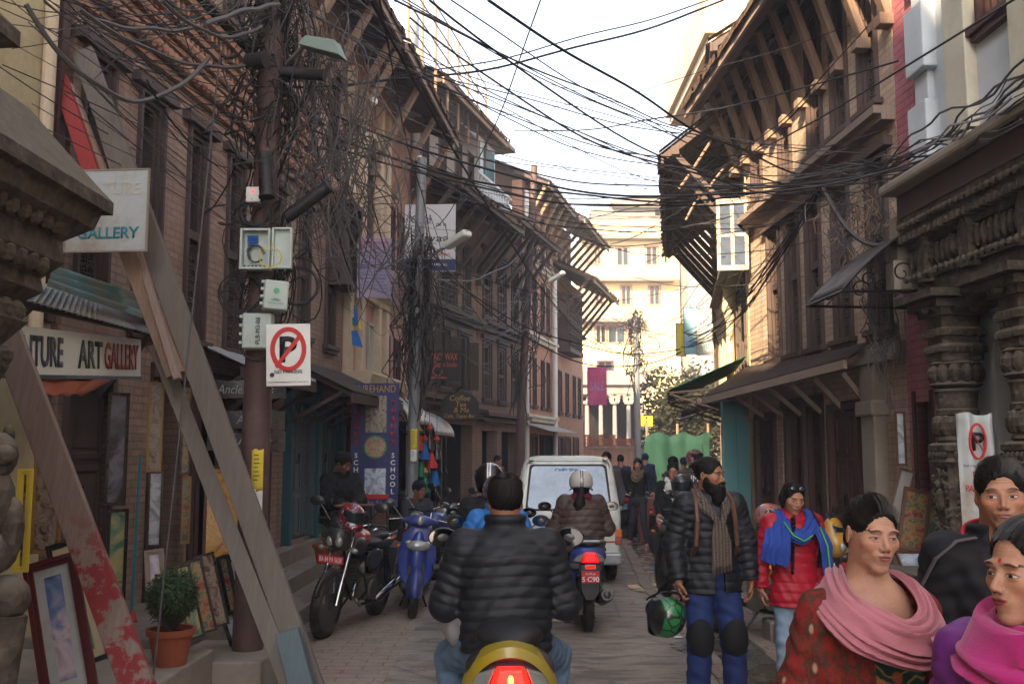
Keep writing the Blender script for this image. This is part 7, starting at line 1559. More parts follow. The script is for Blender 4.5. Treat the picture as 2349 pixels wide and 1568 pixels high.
# ---- helmets
def helmet_fn(P, full=True):
 d = eld(P, (0, 0, 0), (.125, .145, .13))
 if full: d = smin(d, eld(P, (0, -.04, -.09), (.105, .125, .06)), .04); d = smax(d, -eld(P, (0, -.2, -.0), (.1, .14, .055)), .008)
 else: d = smax(d, -(P[:, 2] + .075 - .2 * P[:, 1]), .01); d = smax(d, -eld(P, (0, -.16, -.06), (.095, .11, .08)), .01)
 d = smax(d, -(P[:, 2] + .135), .012); return smax(d, -eld(P, (0, 0, -.05), (.1, .11, .12)), .005)
def hpaint(name, base, kind, c2='#15151a', c3='#b8b8b6'):
 t = NT(name); o = t.co('Object'); sp = t.node('SeparateXYZ'); t.l.new(o, sp.inputs[0]); X, Y, Z = sp.outputs; col = None; A_ = t.math('ABSOLUTE', X)
 if kind == 'stripe':
  a = t.math('LESS_THAN', A_, .017); b_ = t.math('MULTIPLY', t.math('LESS_THAN', A_, .0045), 1.0); col = t.mix(a, lin(base), lin(c2)); col = t.mix(b_, col, lin(c3))
 elif kind == 'net':
  v = t.node('TexVoronoi'); v.feature = 'DISTANCE_TO_EDGE'; v.inputs['Scale'].default_value = 16; t.l.new(o, v.inputs[0]); e = t.math('GREATER_THAN', v.outputs[0], .07); f = t.math('LESS_THAN', A_, .07); col = t.mix(t.math('MULTIPLY', e, f), lin(base), lin(c2))
 else:
  n = t.noise(o, 14, 2, .4, 2.5); col = t.ramp(n, [(.46, lin(base)), (.48, lin(c2)), (.58, lin(c2)), (.6, lin(c3))], 'CONSTANT')
 t.b.inputs['Coat Weight'].default_value = .6; return t.out(col, .3, 0, .5)
def helmet(lab, loc, rot, mat, full=True, visor=True, top=True, parent=None, strap=True):
 o = blob('helmet' if top else 'helmet_shell', lambda P: helmet_fn(P, full), A3(-.18, -.2, -.18), A3(.18, .2, .18), .007, mat, None, sm=2); r = o
 if top: tag(o, lab, 'helmet')
 o.location = loc; o.rotation_euler = rot
 if visor:
  b = MB(); b.grid(18, 8, lambda u, v: ((.1275 * math.sin((u - .5) * 2.5)) * (1 - .1 * v), -.1475 * math.cos((u - .5) * 2.5) * (1 - .02 * v) - .004, .065 - .105 * v)); b.build('visor', M_glass, o, smooth=True, thick=.004)
 b = MB(); b.tube([(.12 * math.cos(a_), .13 * math.sin(a_), -.115 if full else -.082 + .02 * math.sin(a_)) for a_ in np.linspace(.0 if full else -.3, PI if full else PI + .3, 18)], .006, 6); b.build('rim', M_blackmetal, o)
 return o
helmet('black and green patterned full face helmet carried by the bearded man', (at(1527, 1410, 6.75).x, 6.72, at(1527, 1412, 6.75).z), (2.55, .1, .3), hpaint('green_net_helmet_paint', '#121416', 'net', '#23743a'))
# ---- rider builder
def worn(pr, lab, mat, full=False, tilt=.0, visor=True, dz=.03):
 bpy.context.view_layer.update(); h = helmet(lab, (0, 0, 0), (0, 0, 0), mat, full, visor); h.matrix_world = pr.o.matrix_world @ Matrix.Translation(pr.hw((0, .0, dz))) @ Matrix(pr.hR.tolist()).to_4x4() @ Matrix.Rotation(tilt, 4, 'X'); return h
F = Pers('man in a black quilted jacket and jeans riding the yellow scooter', (at(1160, 1300, 4.85).x, 4.88, .0), PI + .04, 1.78, dict(elL=(.275, -.06, .96), wrL=(.30, -.33, .93), shL=(.19, -.05, 1.225), hd=(0.0, -.09, 1.42), knL=(.25, -.38, .66), anL=(.22, -.3, .3)), SIT, head=(0, .04, 0), girth=1.18)
F.skin(skin('skin_of_scooter_man', '#8b604a'), .005, hands=[('L', (.1, -1, 0), (0, 0, -1), (-1, 0, 0), 1.0), ('R', (-.1, -1, 0), (0, 0, -1), (1, 0, 0), 1.0)], neck=.058)
F.hair(M_hairb, 'short', .0035, vol=.004); strands(F, 420, (.088, .109, .101), sd=5)
F.top(Mj_black, 'jacket', .765, .185, .178, .172, .74, arm=(.082, .072, .058), sh=.075, puff=(.008, .047), h=.0055, fold=.003, neck=.07, collar=.085, coll_r=.078)
F.legs(M_jean, r=(.108, .082, .066), fold=.006, h=.008, ankle=.0); F.shoes(M_shoe)
G = Pers('woman in a brown quilted jacket with a black ponytail riding the blue scooter', (at(1336, 1300, 10.3).x, 10.35, 0), PI, 1.68, dict(hd=(0, -.06, 1.42), elL=(.27, -.06, .97)), SIT, girth=1.22)
G.skin(skin('skin_of_blue_scooter_woman', '#8a5f4a'), .008, hands=[('L', (.1, -1, 0), (0, 0, -1), (-1, 0, 0), 1.0), ('R', (-.1, -1, 0), (0, 0, -1), (1, 0, 0), 1.0)])
G.top(Mj_brown, 'jacket', .74, .19, .19, .2, .78, arm=(.084, .075, .06), puff=(.014, .07), h=.008, fold=.004, neck=.07, collar=.05)
G.hair(hairmat('long_black_hair', '#120e0d', (60, 60, 4)), 'long', .008, lambda L, d: smin(smin(d, cap(L, (.0, .1, -.06), (.03, .15, -.2), .045, .06), .03), cap(L, (.03, .15, -.2), (.045, .15, -.4), .06, .02), .03))
G.legs(M_blk, r=(.1, .08, .065)); G.shoes(M_shoe)
G.drape('neck_scarf', [(-.05, .08, 1.34), (-.08, .0, 1.34), (0, -.09, 1.32), (.08, 0, 1.34), (.05, .08, 1.34)], [(-.06, .1, 1.27), (-.1, 0, 1.27), (0, -.12, 1.25), (.1, 0, 1.27), (.06, .1, 1.27)], fabric('maroon_neck_cloth', '#6d1a2c', .9), 3, .005, .012, 40)
b = MB(); b.tube([(.085 * math.cos(a_), .085 * math.sin(a_), 1.31) for a_ in np.linspace(0, 2 * PI, 20)], .02, 8); b.build('neck_cloth', _m['maroon_neck_cloth'], G.o)
worn(G, 'white helmet with a black centre stripe worn by the woman with the ponytail', hpaint('white_striped_helmet', '#b9b5ad', 'stripe'), False, visor=False)
Hh = Pers('rider in a bright blue jacket on the moped hidden ahead of the navy rider', (at(1140, 1300, 8.0).x, 8.0, 0), PI - .05, 1.66, dict(elL=(.29, -.06, 1.0)), SIT, girth=1.15)
Hh.skin(skin('skin_of_blue_jacket_rider', '#83594a'), .009); Hh.top(fabric('bright_blue_nylon', '#2a6bb0', .55, .1, bump=.3), 'jacket', .74, .18, .17, .18, .74, arm=(.08, .07, .058), h=.009, fold=.006, collar=.08, coll_r=.085); Hh.legs(M_blk); Hh.shoes(M_shoe)
worn(Hh, 'grey patterned helmet worn by the rider in the bright blue jacket', hpaint('grey_pattern_helmet', '#3d3c46', 'blot', '#63626c', '#8f8f95'), False, visor=False)
H2 = Pers('second rider in black just ahead of the blue jacket', (at(1122, 1300, 8.9).x, 8.75, 0), PI, 1.75, None, SIT, girth=1.1); H2.skin(_m.get('x') or skin('skin_of_black_jacket_rider', '#83594a'), .01); H2.top(M_blk, 'jacket', .74, h=.01, arm=(.08, .07, .058)); H2.legs(M_blk); H2.shoes(M_shoe)
worn(H2, 'glossy black helmet with twin white stripes just ahead of the grey patterned helmet', hpaint('black_striped_helmet', '#0e0e12', 'stripe', '#c8c8c8', '#0e0e12'), True)
# ---- I: walking woman
I = Pers('young woman in black with a brown scarf and grey leggings walking along the drain', X1(1464, 1150, 18.8), -.35, 1.62, dict(anL=(.2, -.12, .08), knL=(.14, -.16, .49), anR=(-.22, .22, .1), knR=(-.13, .02, .48), elL=(.24, -.02, 1.14), wrL=(.33, -.2, 1.05), elR=(-.2, .04, 1.13), wrR=(-.12, -.16, 1.05)), head=(.25, .15, 0))
I.skin(skin('skin_of_walking_woman', '#a07560'), .009, hands=[('L', (.4, -.6, -.3), (0, 0, -1), (-1, 0, 0), .4)], neck=.045); I.hair(M_hairb, 'long', .009); I.top(M_blk, 'jacket', .8, .15, .14, .16, h=.01)
I.legs(fabric('charcoal_leggings', '#33343a', .85), r=(.088, .06, .042), h=.01, fold=.002); I.shoes(M_shoepk)
I.drape('scarf', [(-.04, .09, 1.5), (-.07, 0, 1.5), (0, -.09, 1.46), (.07, 0, 1.5), (.04, .09, 1.5)], [(-.06, .14, 1.4), (-.15, 0, 1.38), (0, -.17, 1.25), (.15, 0, 1.38), (.06, .14, 1.4)], fabric('brown_scarf', '#6b5648', .9), 3, .01, .03, 30)
Jw = Pers('woman in black with glasses and a white patterned scarf beside the parked motorbikes', X1(1545, 1150, 13.2), -.15, 1.6, dict(elR=(-.22, .0, 1.12), wrR=(-.2, -.2, 1.0)), head=(0, .12, 0), girth=1.1)
Jw.skin(skin('skin_of_glasses_woman', '#a3755f'), .007, hands=[('R', (0, -.8, -.5), (0, 0, -1), (1, 0, 0), .5)]); Jw.hair(M_hair, 'long', .007); Jw.top(M_blk, 'jacket', .75, .165, .16, .18, h=.009); Jw.legs(M_blk, r=(.08, .06, .05), h=.01); Jw.shoes(M_shoe)
Jw.drape('scarf', [(-.04, .09, 1.5), (-.07, 0, 1.5), (0, -.1, 1.42), (.07, 0, 1.5), (.04, .09, 1.5)], [(-.06, .14, 1.4), (-.15, 0, 1.38), (0, -.18, 1.2), (.15, 0, 1.38), (.06, .14, 1.4)], img('white_patterned_scarf', ['#22242a', '#c9c6bf', '#d5d2cc'], 16, 2, 1), 3, .01, .03, 30)
Jw.drape('scarf_tail', [(-.02, -.16, 1.3), (-.02, -.18, 1.15), (-.02, -.17, .95)], [(.12, -.12, 1.3), (.13, -.15, 1.15), (.12, -.14, .95)], _m['white_patterned_scarf'], 3, .01, .02, 20)
b = MB()
for sx in (-1, 1): b.tube([Jw.hw((sx * .032 + .019 * math.cos(a_), -.098, .003 + .015 * math.sin(a_))) for a_ in np.linspace(0, 2 * PI, 14)], .0018, 5)
b.tube([Jw.hw((-.013, -.1, .005)), Jw.hw((.013, -.1, .005))], .0015, 5); b.build('glasses', M_blackmetal, Jw.o)
# ---- K, L, M and far people
SEAT = dict(pel=(0, .05, .42), waist=(0, .03, .55), ch=(0, -.04, .76), nb=(0, -.08, .9), hd=(0, -.14, 1.05), shL=(.16, -.06, .86), elL=(.2, -.18, .62), wrL=(.08, -.36, .6), hipL=(.09, 0, .4), knL=(.15, -.38, .46), anL=(.14, -.36, .08))
K = Pers('man in black with a knitted cap sitting hunched on the step by the red cloth', (at(772, 1200, 11.6).x, 11.7, .56), .5, 1.7, None, SEAT, head=(.5, .45, 0), girth=1.15)
K.skin(skin('skin_of_seated_man', '#6e4a38', eye=.0025), .008, hands=[('L', (-.7, -.7, -.2), (0, 0, -1), (-.5, -.5, .5), .7), ('R', (.7, -.7, -.2), (0, 0, -1), (.5, -.5, .5), .7)]); K.top(M_blk, 'jacket', .36, .18, .18, .19, .8, arm=(.085, .075, .06), h=.01, fold=.006, collar=.05); K.legs(M_blk, h=.012); K.shoes(M_shoe)
K.hair(fabric('black_knit_cap', '#101013', .95), 'short', .007, name='knit_cap', vol=.008)
Lp = Pers('person with a dark cap and grey jacket sitting behind the parked motorbikes', (at(948, 1200, 13.4).x, 13.5, .1), .6, 1.65, None, SEAT, head=(.2, .2, 0), girth=1.2)
Lp.o.location.z = .22; Lp.skin(skin('skin_of_capped_person', '#7d5442'), .01); Lp.top(fabric('grey_jacket', '#35353c', .8), 'jacket', .36, .18, .18, .19, .8, h=.012); Lp.legs(M_blk, h=.012); Lp.shoes(M_shoe); Lp.hair(fabric('navy_knit_cap', '#141726', .95), 'short', .008, name='knit_cap', vol=.008)
Mp = Pers('person in a maroon quilted jacket standing at the timber shop front on the left', X1(1141, 1100, 23.0), .9, 1.66, None, head=(.3, .2, 0)); Mp.skin(skin('skin_of_maroon_person', '#93674f'), .012); Mp.top(fabric('maroon_nylon', '#5d1a2a', .6), 'jacket', .8, .18, .17, .18, .76, puff=(.012, .09), h=.013); Mp.legs(M_blk, h=.014); Mp.shoes(M_shoe); Mp.hair(M_hair, 'short', .01)
M_gc = fabric('grey_coat', '#4b474a', .9); M_bc = fabric('dark_blue_coat', '#1d2748', .85); M_rc = fabric('crimson_coat', '#8a1c28', .85)
for k, (lab, x, Y, yw, H, tm, lm, bag, hr) in enumerate((('bearded tall man in a grey coat beside the right of the white van', 1392, 16.4, -.3, 1.74, M_gc, M_blk, 0, 1), ('person with a black backpack walking away beyond the van', 1424, 22.5, PI, 1.68, M_bc, M_jean, 1, 1), ('person in a dark blue coat and cap walking far down the street', 1481, 25.5, PI - .2, 1.7, M_bc, M_blk, 0, 0), ('balding man in a grey jacket among the far motorbikes', 1545, 17.4, 2.0, 1.66, fabric('slate_jacket', '#4c4f5c', .9), M_blk, 0, 2), ('child in a red coat beside the far motorbikes', 1588, 19.5, 2.6, 1.5, M_rc, M_blk, 0, 1), ('person in a blue cap half hidden before the green netting', 1569, 22.0, PI, 1.62, M_bc, M_blk, 0, 0))):
 q = Pers(lab, X1(x, 1100, Y), yw, H, dict(anL=(.12, -.1, .08), knL=(.1, -.12, .49), anR=(-.1, .12, .1), knR=(-.1, -.02, .49)), head=(0, .1, 0), group='distant walkers'); q.skin(skin('distant_skin' + '_a' * k, '#8f654f'), .013); q.top(tm, 'jacket', .78, .17, .16, .17, h=.014); q.legs(lm, h=.014); q.shoes(M_shoe)
 if hr: q.hair(M_hair, 'short', .011, line=.03 if hr == 2 else 0)
 else: q.hair(M_bc, 'short', .011, name='cap', vol=.008)
 if bag: blob('backpack', lambda P: rbox(P, (0, .19, 1.2), (.15, .08, .2), .06), A3(-.2, .08, .9), A3(.2, .33, 1.5), .014, M_blk, q.o)
# ================= VEHICLES =================
def paint(name, c, rough=.3, metal=0, dirt=.35):
 if name in _m: return _m[name]
 t = NT(name); o = t.co('Object'); n = t.noise(o, 4, 7, .7); c = lin(c); col = t.mix(t.math('MULTIPLY', t.ramp(n, [(.45, 0.0), (.7, 1.0)]), dirt), c, lin('#6f665d')); t.b.inputs['Coat Weight'].default_value = .5; t.b.inputs['Coat Roughness'].default_value = .15
 _m[name] = t.out(col, t.ramp(n, [(.3, rough), (.7, rough + .25)]), metal, .5); return _m[name]
V_yel = paint('yellow_scooter_paint', '#94800f'); V_blue = paint('blue_scooter_paint', '#16307e'); V_blk = paint('black_vehicle_plastic', '#17181a', .4, 0, .3); V_red = paint('red_vehicle_paint', '#9c1420'); V_white = paint('white_van_paint', '#c4c7bf', .35, 0, .35); V_gold = paint('amber_motorcycle_paint', '#b8860f'); V_silver = paint('silver_vehicle_plastic', '#8a8c8e', .35, .4)
M_tyre = plain('dusty_tyre_rubber', '#26231f', .9, 0, .2, 8, .2, .2, ('#6b6259', .55)); M_chrome = plain('chrome', '#b8b8b8', .15, 1, .05, 5, 0, .5); M_eng = plain('dirty_engine_metal', '#54504a', .6, .5, .3, 12, .2, .4, ('#3b342c', .5)); M_lens = plain('clear_lamp_lens', '#8f908c', .12, .2, .1, 20, 0, .8); M_seat = plain('black_seat_vinyl', '#18181a', .5, 0, .15, 10, .1, .4)
M_tail = glow('lit_red_tail_lamp', '#e01008', 1.6); M_tailoff = plain('red_tail_lens', '#8a0f12', .15, 0, .1, 10, 0, .7); M_redlens = glow('red_lamp_lens', '#c00a08', .6); M_plate = plain('red_number_plate', '#b32a34', .5, 0, .06, 5); M_amber = plain('amber_lens', '#c4620f', .2, 0, .1, 10, 0, .6)
M_mir = plain('mirror_glass', '#c9ced2', .03, 1, .02, 2, 0, .8)
def wheel(par, loc, r, w, spokes=5, mat=None, nm='wheel', alloy=True):
 Rm = Matrix.Rotation(PI / 2, 4, 'Y'); b = MB(); ri = r - w * .75
 prof = [(ri, -w * .3), (r - w * .35, -w * .48), (r - w * .08, -w * .36), (r, -w * .12), (r, w * .12), (r - w * .08, w * .36), (r - w * .35, w * .48), (ri, w * .3), (ri, -w * .3)]
 b.lathe(prof, 36, Rm)
 for k in range(36):
  a = 2 * PI * k / 36; c, s = math.cos(a), math.sin(a); b.bar((-w * .36, (r - w * .05) * c, (r - w * .05) * s), (w * .36, (r - w * .05) * math.cos(a + .1), (r - w * .05) * math.sin(a + .1)), .012, .012, (0, c, s))
 t = b.build('tyre', M_tyre, par, smooth=True, loc=loc, ang=50)
 b = MB(); b.lathe([(ri + .004, -w * .32), (ri - .022, -w * .2), (ri - .022, w * .2), (ri + .004, w * .32)], 30, Rm); b.lathe([(.001, -w * .4), (.04, -w * .4), (.045, 0), (.04, w * .4), (.001, w * .4)], 16, Rm)
 for k in range(spokes):
  a = 2 * PI * k / spokes + .3; c, s = math.cos(a), math.sin(a); b.bar((0, .035 * c, .035 * s), (0, (ri - .015) * c, (ri - .015) * s), .028, .03, (0, -s, c))
 b.lathe([(ri * .42, -w * .46), (ri * .55, -w * .46), (ri * .55, -w * .42), (ri * .42, -w * .42), (ri * .42, -w * .46)], 24, Rm); b.build('rim', mat or V_blk, t, smooth=True)
 return t
def mirror(par, base, tip, yaw=0, sz=(.075, .05), lit=False, tilt=0.0):
 b = MB(); m = Vector(base).lerp(Vector(tip), .55) + Vector((0, 0, .015)); b.tube([base, m, tip], .006, 6); s = b.build('mirror_stem', V_blk, par)
 T = Matrix.Rotation(yaw, 3, 'Z') @ Matrix.Rotation(tilt, 3, 'Y'); b = MB(); b.ell((0, .018, 0), (sz[0], .024, sz[1]), 18, 10); o = b.build('mirror', V_blk, s, smooth=True, loc=tip, rot=(0, tilt, yaw))
 b = MB(); n = 22; b.add([(sz[0] * .9 * math.cos(2 * PI * i / n), -.004, sz[1] * .88 * math.sin(2 * PI * i / n)) for i in range(n)], [tuple(range(n))]); b.build('mirror_glass', M_mir, s, loc=tip, rot=(0, tilt, yaw), fix=False)
def scooter(lab, loc, yaw, pm, lit=False, plate=('', ''), accent=None, big=False, steer=0, lean=0, style=0, group=None):
 """origin on the ground mid wheelbase, drives towards +y"""
 t = thing('scooter', lab, 'scooter', loc, 0, group, rot=(0, lean, yaw)); ac = accent or V_blk
 wheel(t, (0, -.6, .235), .235, .1, 5); wheel(t, (0, .62, .235), .235, .1, 5)
 S = lambda f, lo, hi, nm, m, h=.011: blob(nm, f, A3(*lo), A3(*hi), h, m, t, None, 2)
 X_ = lambda P: np.stack([np.abs(P[:, 0]), P[:, 1], P[:, 2]], 1)
 def rear(P):
  Q = X_(P); d = smin(eld(P, (0, -.5, .66), (.165, .36, .13)), eld(P, (0, -.72, .74), (.175, .19, .1)), .05); d = smin(d, eld(Q, (.12, -.25, .52), (.06, .3, .14)), .05); d = smax(d, -eld(P, (0, -.55, .42), (.11, .42, .18)), .02); d = smax(d, P[:, 2] - .8 - .12 * np.clip(-P[:, 1] - .3, 0, 1), .01)
  return smax(d, -(P[:, 1] + .9) * 1.0 - 0 * d, .03)
 S(rear, (-.25, -.98, .3), (.25, .2, .95), 'rear_cowl', V_blk if lit == 2 else pm, .009)
 S(lambda P: smin(eld(P, (0, -.25, .8), (.13, .26, .06)), eld(P, (0, -.58, .845), (.14, .24, .06)), .04), (-.2, -.9, .7), (.2, .1, .95), 'seat', M_seat)
 S(lambda P: smin(rbox(P, (0, .1, .3), (.16, .3, .05), .03), eld(P, (0, -.15, .36), (.15, .2, .12)), .04), (-.25, -.4, .2), (.25, .5, .6), 'floorboard', V_blk, .014)
 def apron(P):
  s_ = (P[:, 2] - .3) * .3; yy = P[:, 1] - (.52 - s_); d = np.maximum(np.abs(yy + P[:, 0] ** 2 * 1.6) - .035, eld(P, (0, .42, .62), (.21, .4, .36))); return smin(d, eld(P, (0, .47, .62), (.09, .07, .28)), .04)
 S(apron, (-.3, .1, .2), (.3, .7, 1.05), 'front_apron', pm)
 S(lambda P: smax(eld(P, (0, .62, .3), (.09, .27, .23)), -eld(P, (0, .62, .22), (.07, .25, .25)), .01), (-.15, .3, .2), (.15, .95, .6), 'front_mudguard', pm)
 S(lambda P: smin(eld(P, (0, .36, .99), (.14, .1, .07)), eld(X_(P), (.14, .33, .99), (.07, .05, .03)), .04), (-.3, .15, .85), (.3, .55, 1.12), 'handlebar_cowl', pm)
 b = MB(); b.ell((0, .445, .985) if style == 0 else (0, .52, .74), (.095, .03, .05) if style == 0 else (.13, .06, .06), 16, 10); b.build('headlight', M_lens, t, smooth=True)
 if style:
  b = MB(); b.ell((0, .45, 1.0), (.035, .02, .05), 12, 8); b.build('indicator', M_lens, t, smooth=True)
  for sx in (-1, 1): b = MB(); b.ell((sx * .11, .515, .77), (.04, .03, .025), 10, 7); b.build('indicator', M_lens, t, smooth=True)
 for sx in (-1, 1):
  b = MB(); b.tube([(0, .33, 1.0), (sx * .2, .31, 1.0), (sx * .24, .28, 1.01)], .014, 8); b.build('handlebar', M_blackmetal, t); b = MB(); b.cyl((sx * .24, .285, 1.01), (sx * .36, .25, 1.015), .019, n=10); b.build('grip', M_seat, t)
  b = MB(); b.tube([(sx * .2, .34, 1.01), (sx * .34, .34, .99)], .005, 5); b.build('brake_lever', M_chrome, t)
  mirror(t, (sx * .2, .31, 1.01), (sx * (.36 if not big else .31), .26, 1.16), sx * -.1)
 # tail lamp group
 b = MB(); zt = .745
 b.add([(-.05, -.905, zt + .04), (.05, -.905, zt + .04), (.085, -.9, zt - .055), (-.085, -.9, zt - .055), (-.045, -.93, zt + .03), (.045, -.93, zt + .03), (.065, -.935, zt - .045), (-.065, -.935, zt - .045)], [(4, 5, 6, 7), (0, 1, 5, 4), (1, 2, 6, 5), (2, 3, 7, 6), (3, 0, 4, 7)]); b.build('tail_lamp', M_tail if lit == 2 else (M_redlens if lit else M_tailoff), t, bevel=.006)
 if lit == 2: b = MB(); b.ell((0, -.937, zt - .005), (.012, .004, .02), 10, 8); b.build('lamp_bulb', glow('hot_lamp_core', '#ff5a20', 5), t, smooth=True)
 for sx in (-1, 1):
  b = MB(); b.add([(sx * .055, -.9, zt + .035), (sx * .12, -.86, zt + .01), (sx * .155, -.82, zt - .05), (sx * .09, -.895, zt - .055), (sx * .06, -.915, zt + .03), (sx * .125, -.875, zt + .005), (sx * .16, -.83, zt - .045), (sx * .095, -.915, zt - .05)], [(4, 5, 6, 7), (0, 1, 5, 4), (1, 2, 6, 5), (2, 3, 7, 6), (3, 0, 4, 7)]); b.build('indicator', M_lens, t, bevel=.006)
 if lit == 2:
  N_ = 24; oa = lambda f, g: [(.2 * f * math.sin(a_), .59 + .275 * g * math.cos(a_)) for a_ in np.linspace(-1.6, 1.6, N_ + 1)]
  b = MB(); O, I_ = oa(1, 1), oa(.87, .83); yb = lambda x: -.9 + 2.6 * x * x
  b.add([(x, yb(x) + .12, z) for x, z in O] + [(x, yb(x), z - .01) for x, z in O] + [(x, yb(x) - .012, z) for x, z in I_] + [(x, yb(x) + .08, z) for x, z in I_], [(r_ * (N_ + 1) + k, r_ * (N_ + 1) + k + 1, (r_ + 1) % 4 * (N_ + 1) + k + 1, (r_ + 1) % 4 * (N_ + 1) + k) for r_ in range(4) for k in range(N_)])
  b.build('tail_surround', pm, t, smooth=True, ang=50); b = MB(); b.add([(x, yb(x) + .02, z) for x, z in I_], [tuple(range(N_ + 1))]); b.build('tail_panel', V_blk, t, thick=.01)
 else:
  b = MB(); b.tube([(-.14, -.52, .86), (-.15, -.75, .88), (-.09, -.86, .885), (.09, -.86, .885), (.15, -.75, .88), (.14, -.52, .86)], .014, 8); b.build('grab_rail', V_silver, t)
 b = MB(); b.prism([(-.09, .66), (.09, .66), (.085, .42), (.04, .34), (-.04, .34), (-.085, .42)], -.9, -.885, 'y'); b.build('rear_mudguard', V_blk, t, bevel=.004)
 b = MB(); b.box((-.085, -.915, .5), (.085, -.905, .61)); pl = b.build('number_plate', M_plate, t)
 if plate[0]: text(plate[0], .026, M_whitep, pl, (0, -.917, .585), ext=.002); text(plate[1], .05, M_whitep, pl, (.0, -.917, .535), ext=.002, off=.02)
 if plate[0]: b = MB(); b.box((-.045, -.915, .635), (.045, -.905, .665)); b.build('reflector', M_redlens, t); b = MB(); b.box((-.052, -.91, .628), (.052, -.903, .672)); b.build('reflector_rim', V_silver, t)
 b = MB(); b.tube([(.1, -.2, .25), (.15, -.35, .24)], .02, 8); b.tube([(.16, -.38, .26), (.165, -.42, .28), (.17, -.75, .36), (.17, -.8, .375)], [.04, .06, .065, .055], 14); b.tube([(.17, -.8, .375), (.17, -.815, .38)], [.04, .012], 12); b.build('exhaust', V_blk, t, smooth=True)
 b = MB(); b.box((-.16, -.75, .18), (-.06, -.2, .34)); b.cyl((-.17, -.58, .25), (-.05, -.58, .25), .09, n=16); b.cyl((-.16, -.3, .27), (-.05, -.3, .27), .08, n=16); b.box((-.05, -.4, .2), (.08, -.15, .4))
 for k in range(5): b.cyl((-.165, -.45 + .05 * k, .3), (-.165, -.45 + .05 * k, .36), .012, n=6)
 b.build('engine', M_eng, t, bevel=.012)
 b = MB(); b.tube([(.13, -.6, .3), (.13, -.5, .58)], .022, 8); b.build('shock_absorber', M_chrome, t)
 b = MB();
 for sx in (-1, 1): b.tube([(sx * .07, .62, .235), (sx * .075, .5, .55)], .018, 8)
 b.build('fork', V_blk, t)
 b = MB(); b.tube([(-.06, .05, .25), (-.16, -.1, .02)], .012, 6); b.tube([(.06, .05, .25), (.14, .0, .02)], .01, 6); b.box((-.19, -.13, 0), (-.12, -.07, .015)); b.build('stand', M_blackmetal, t)
 return t
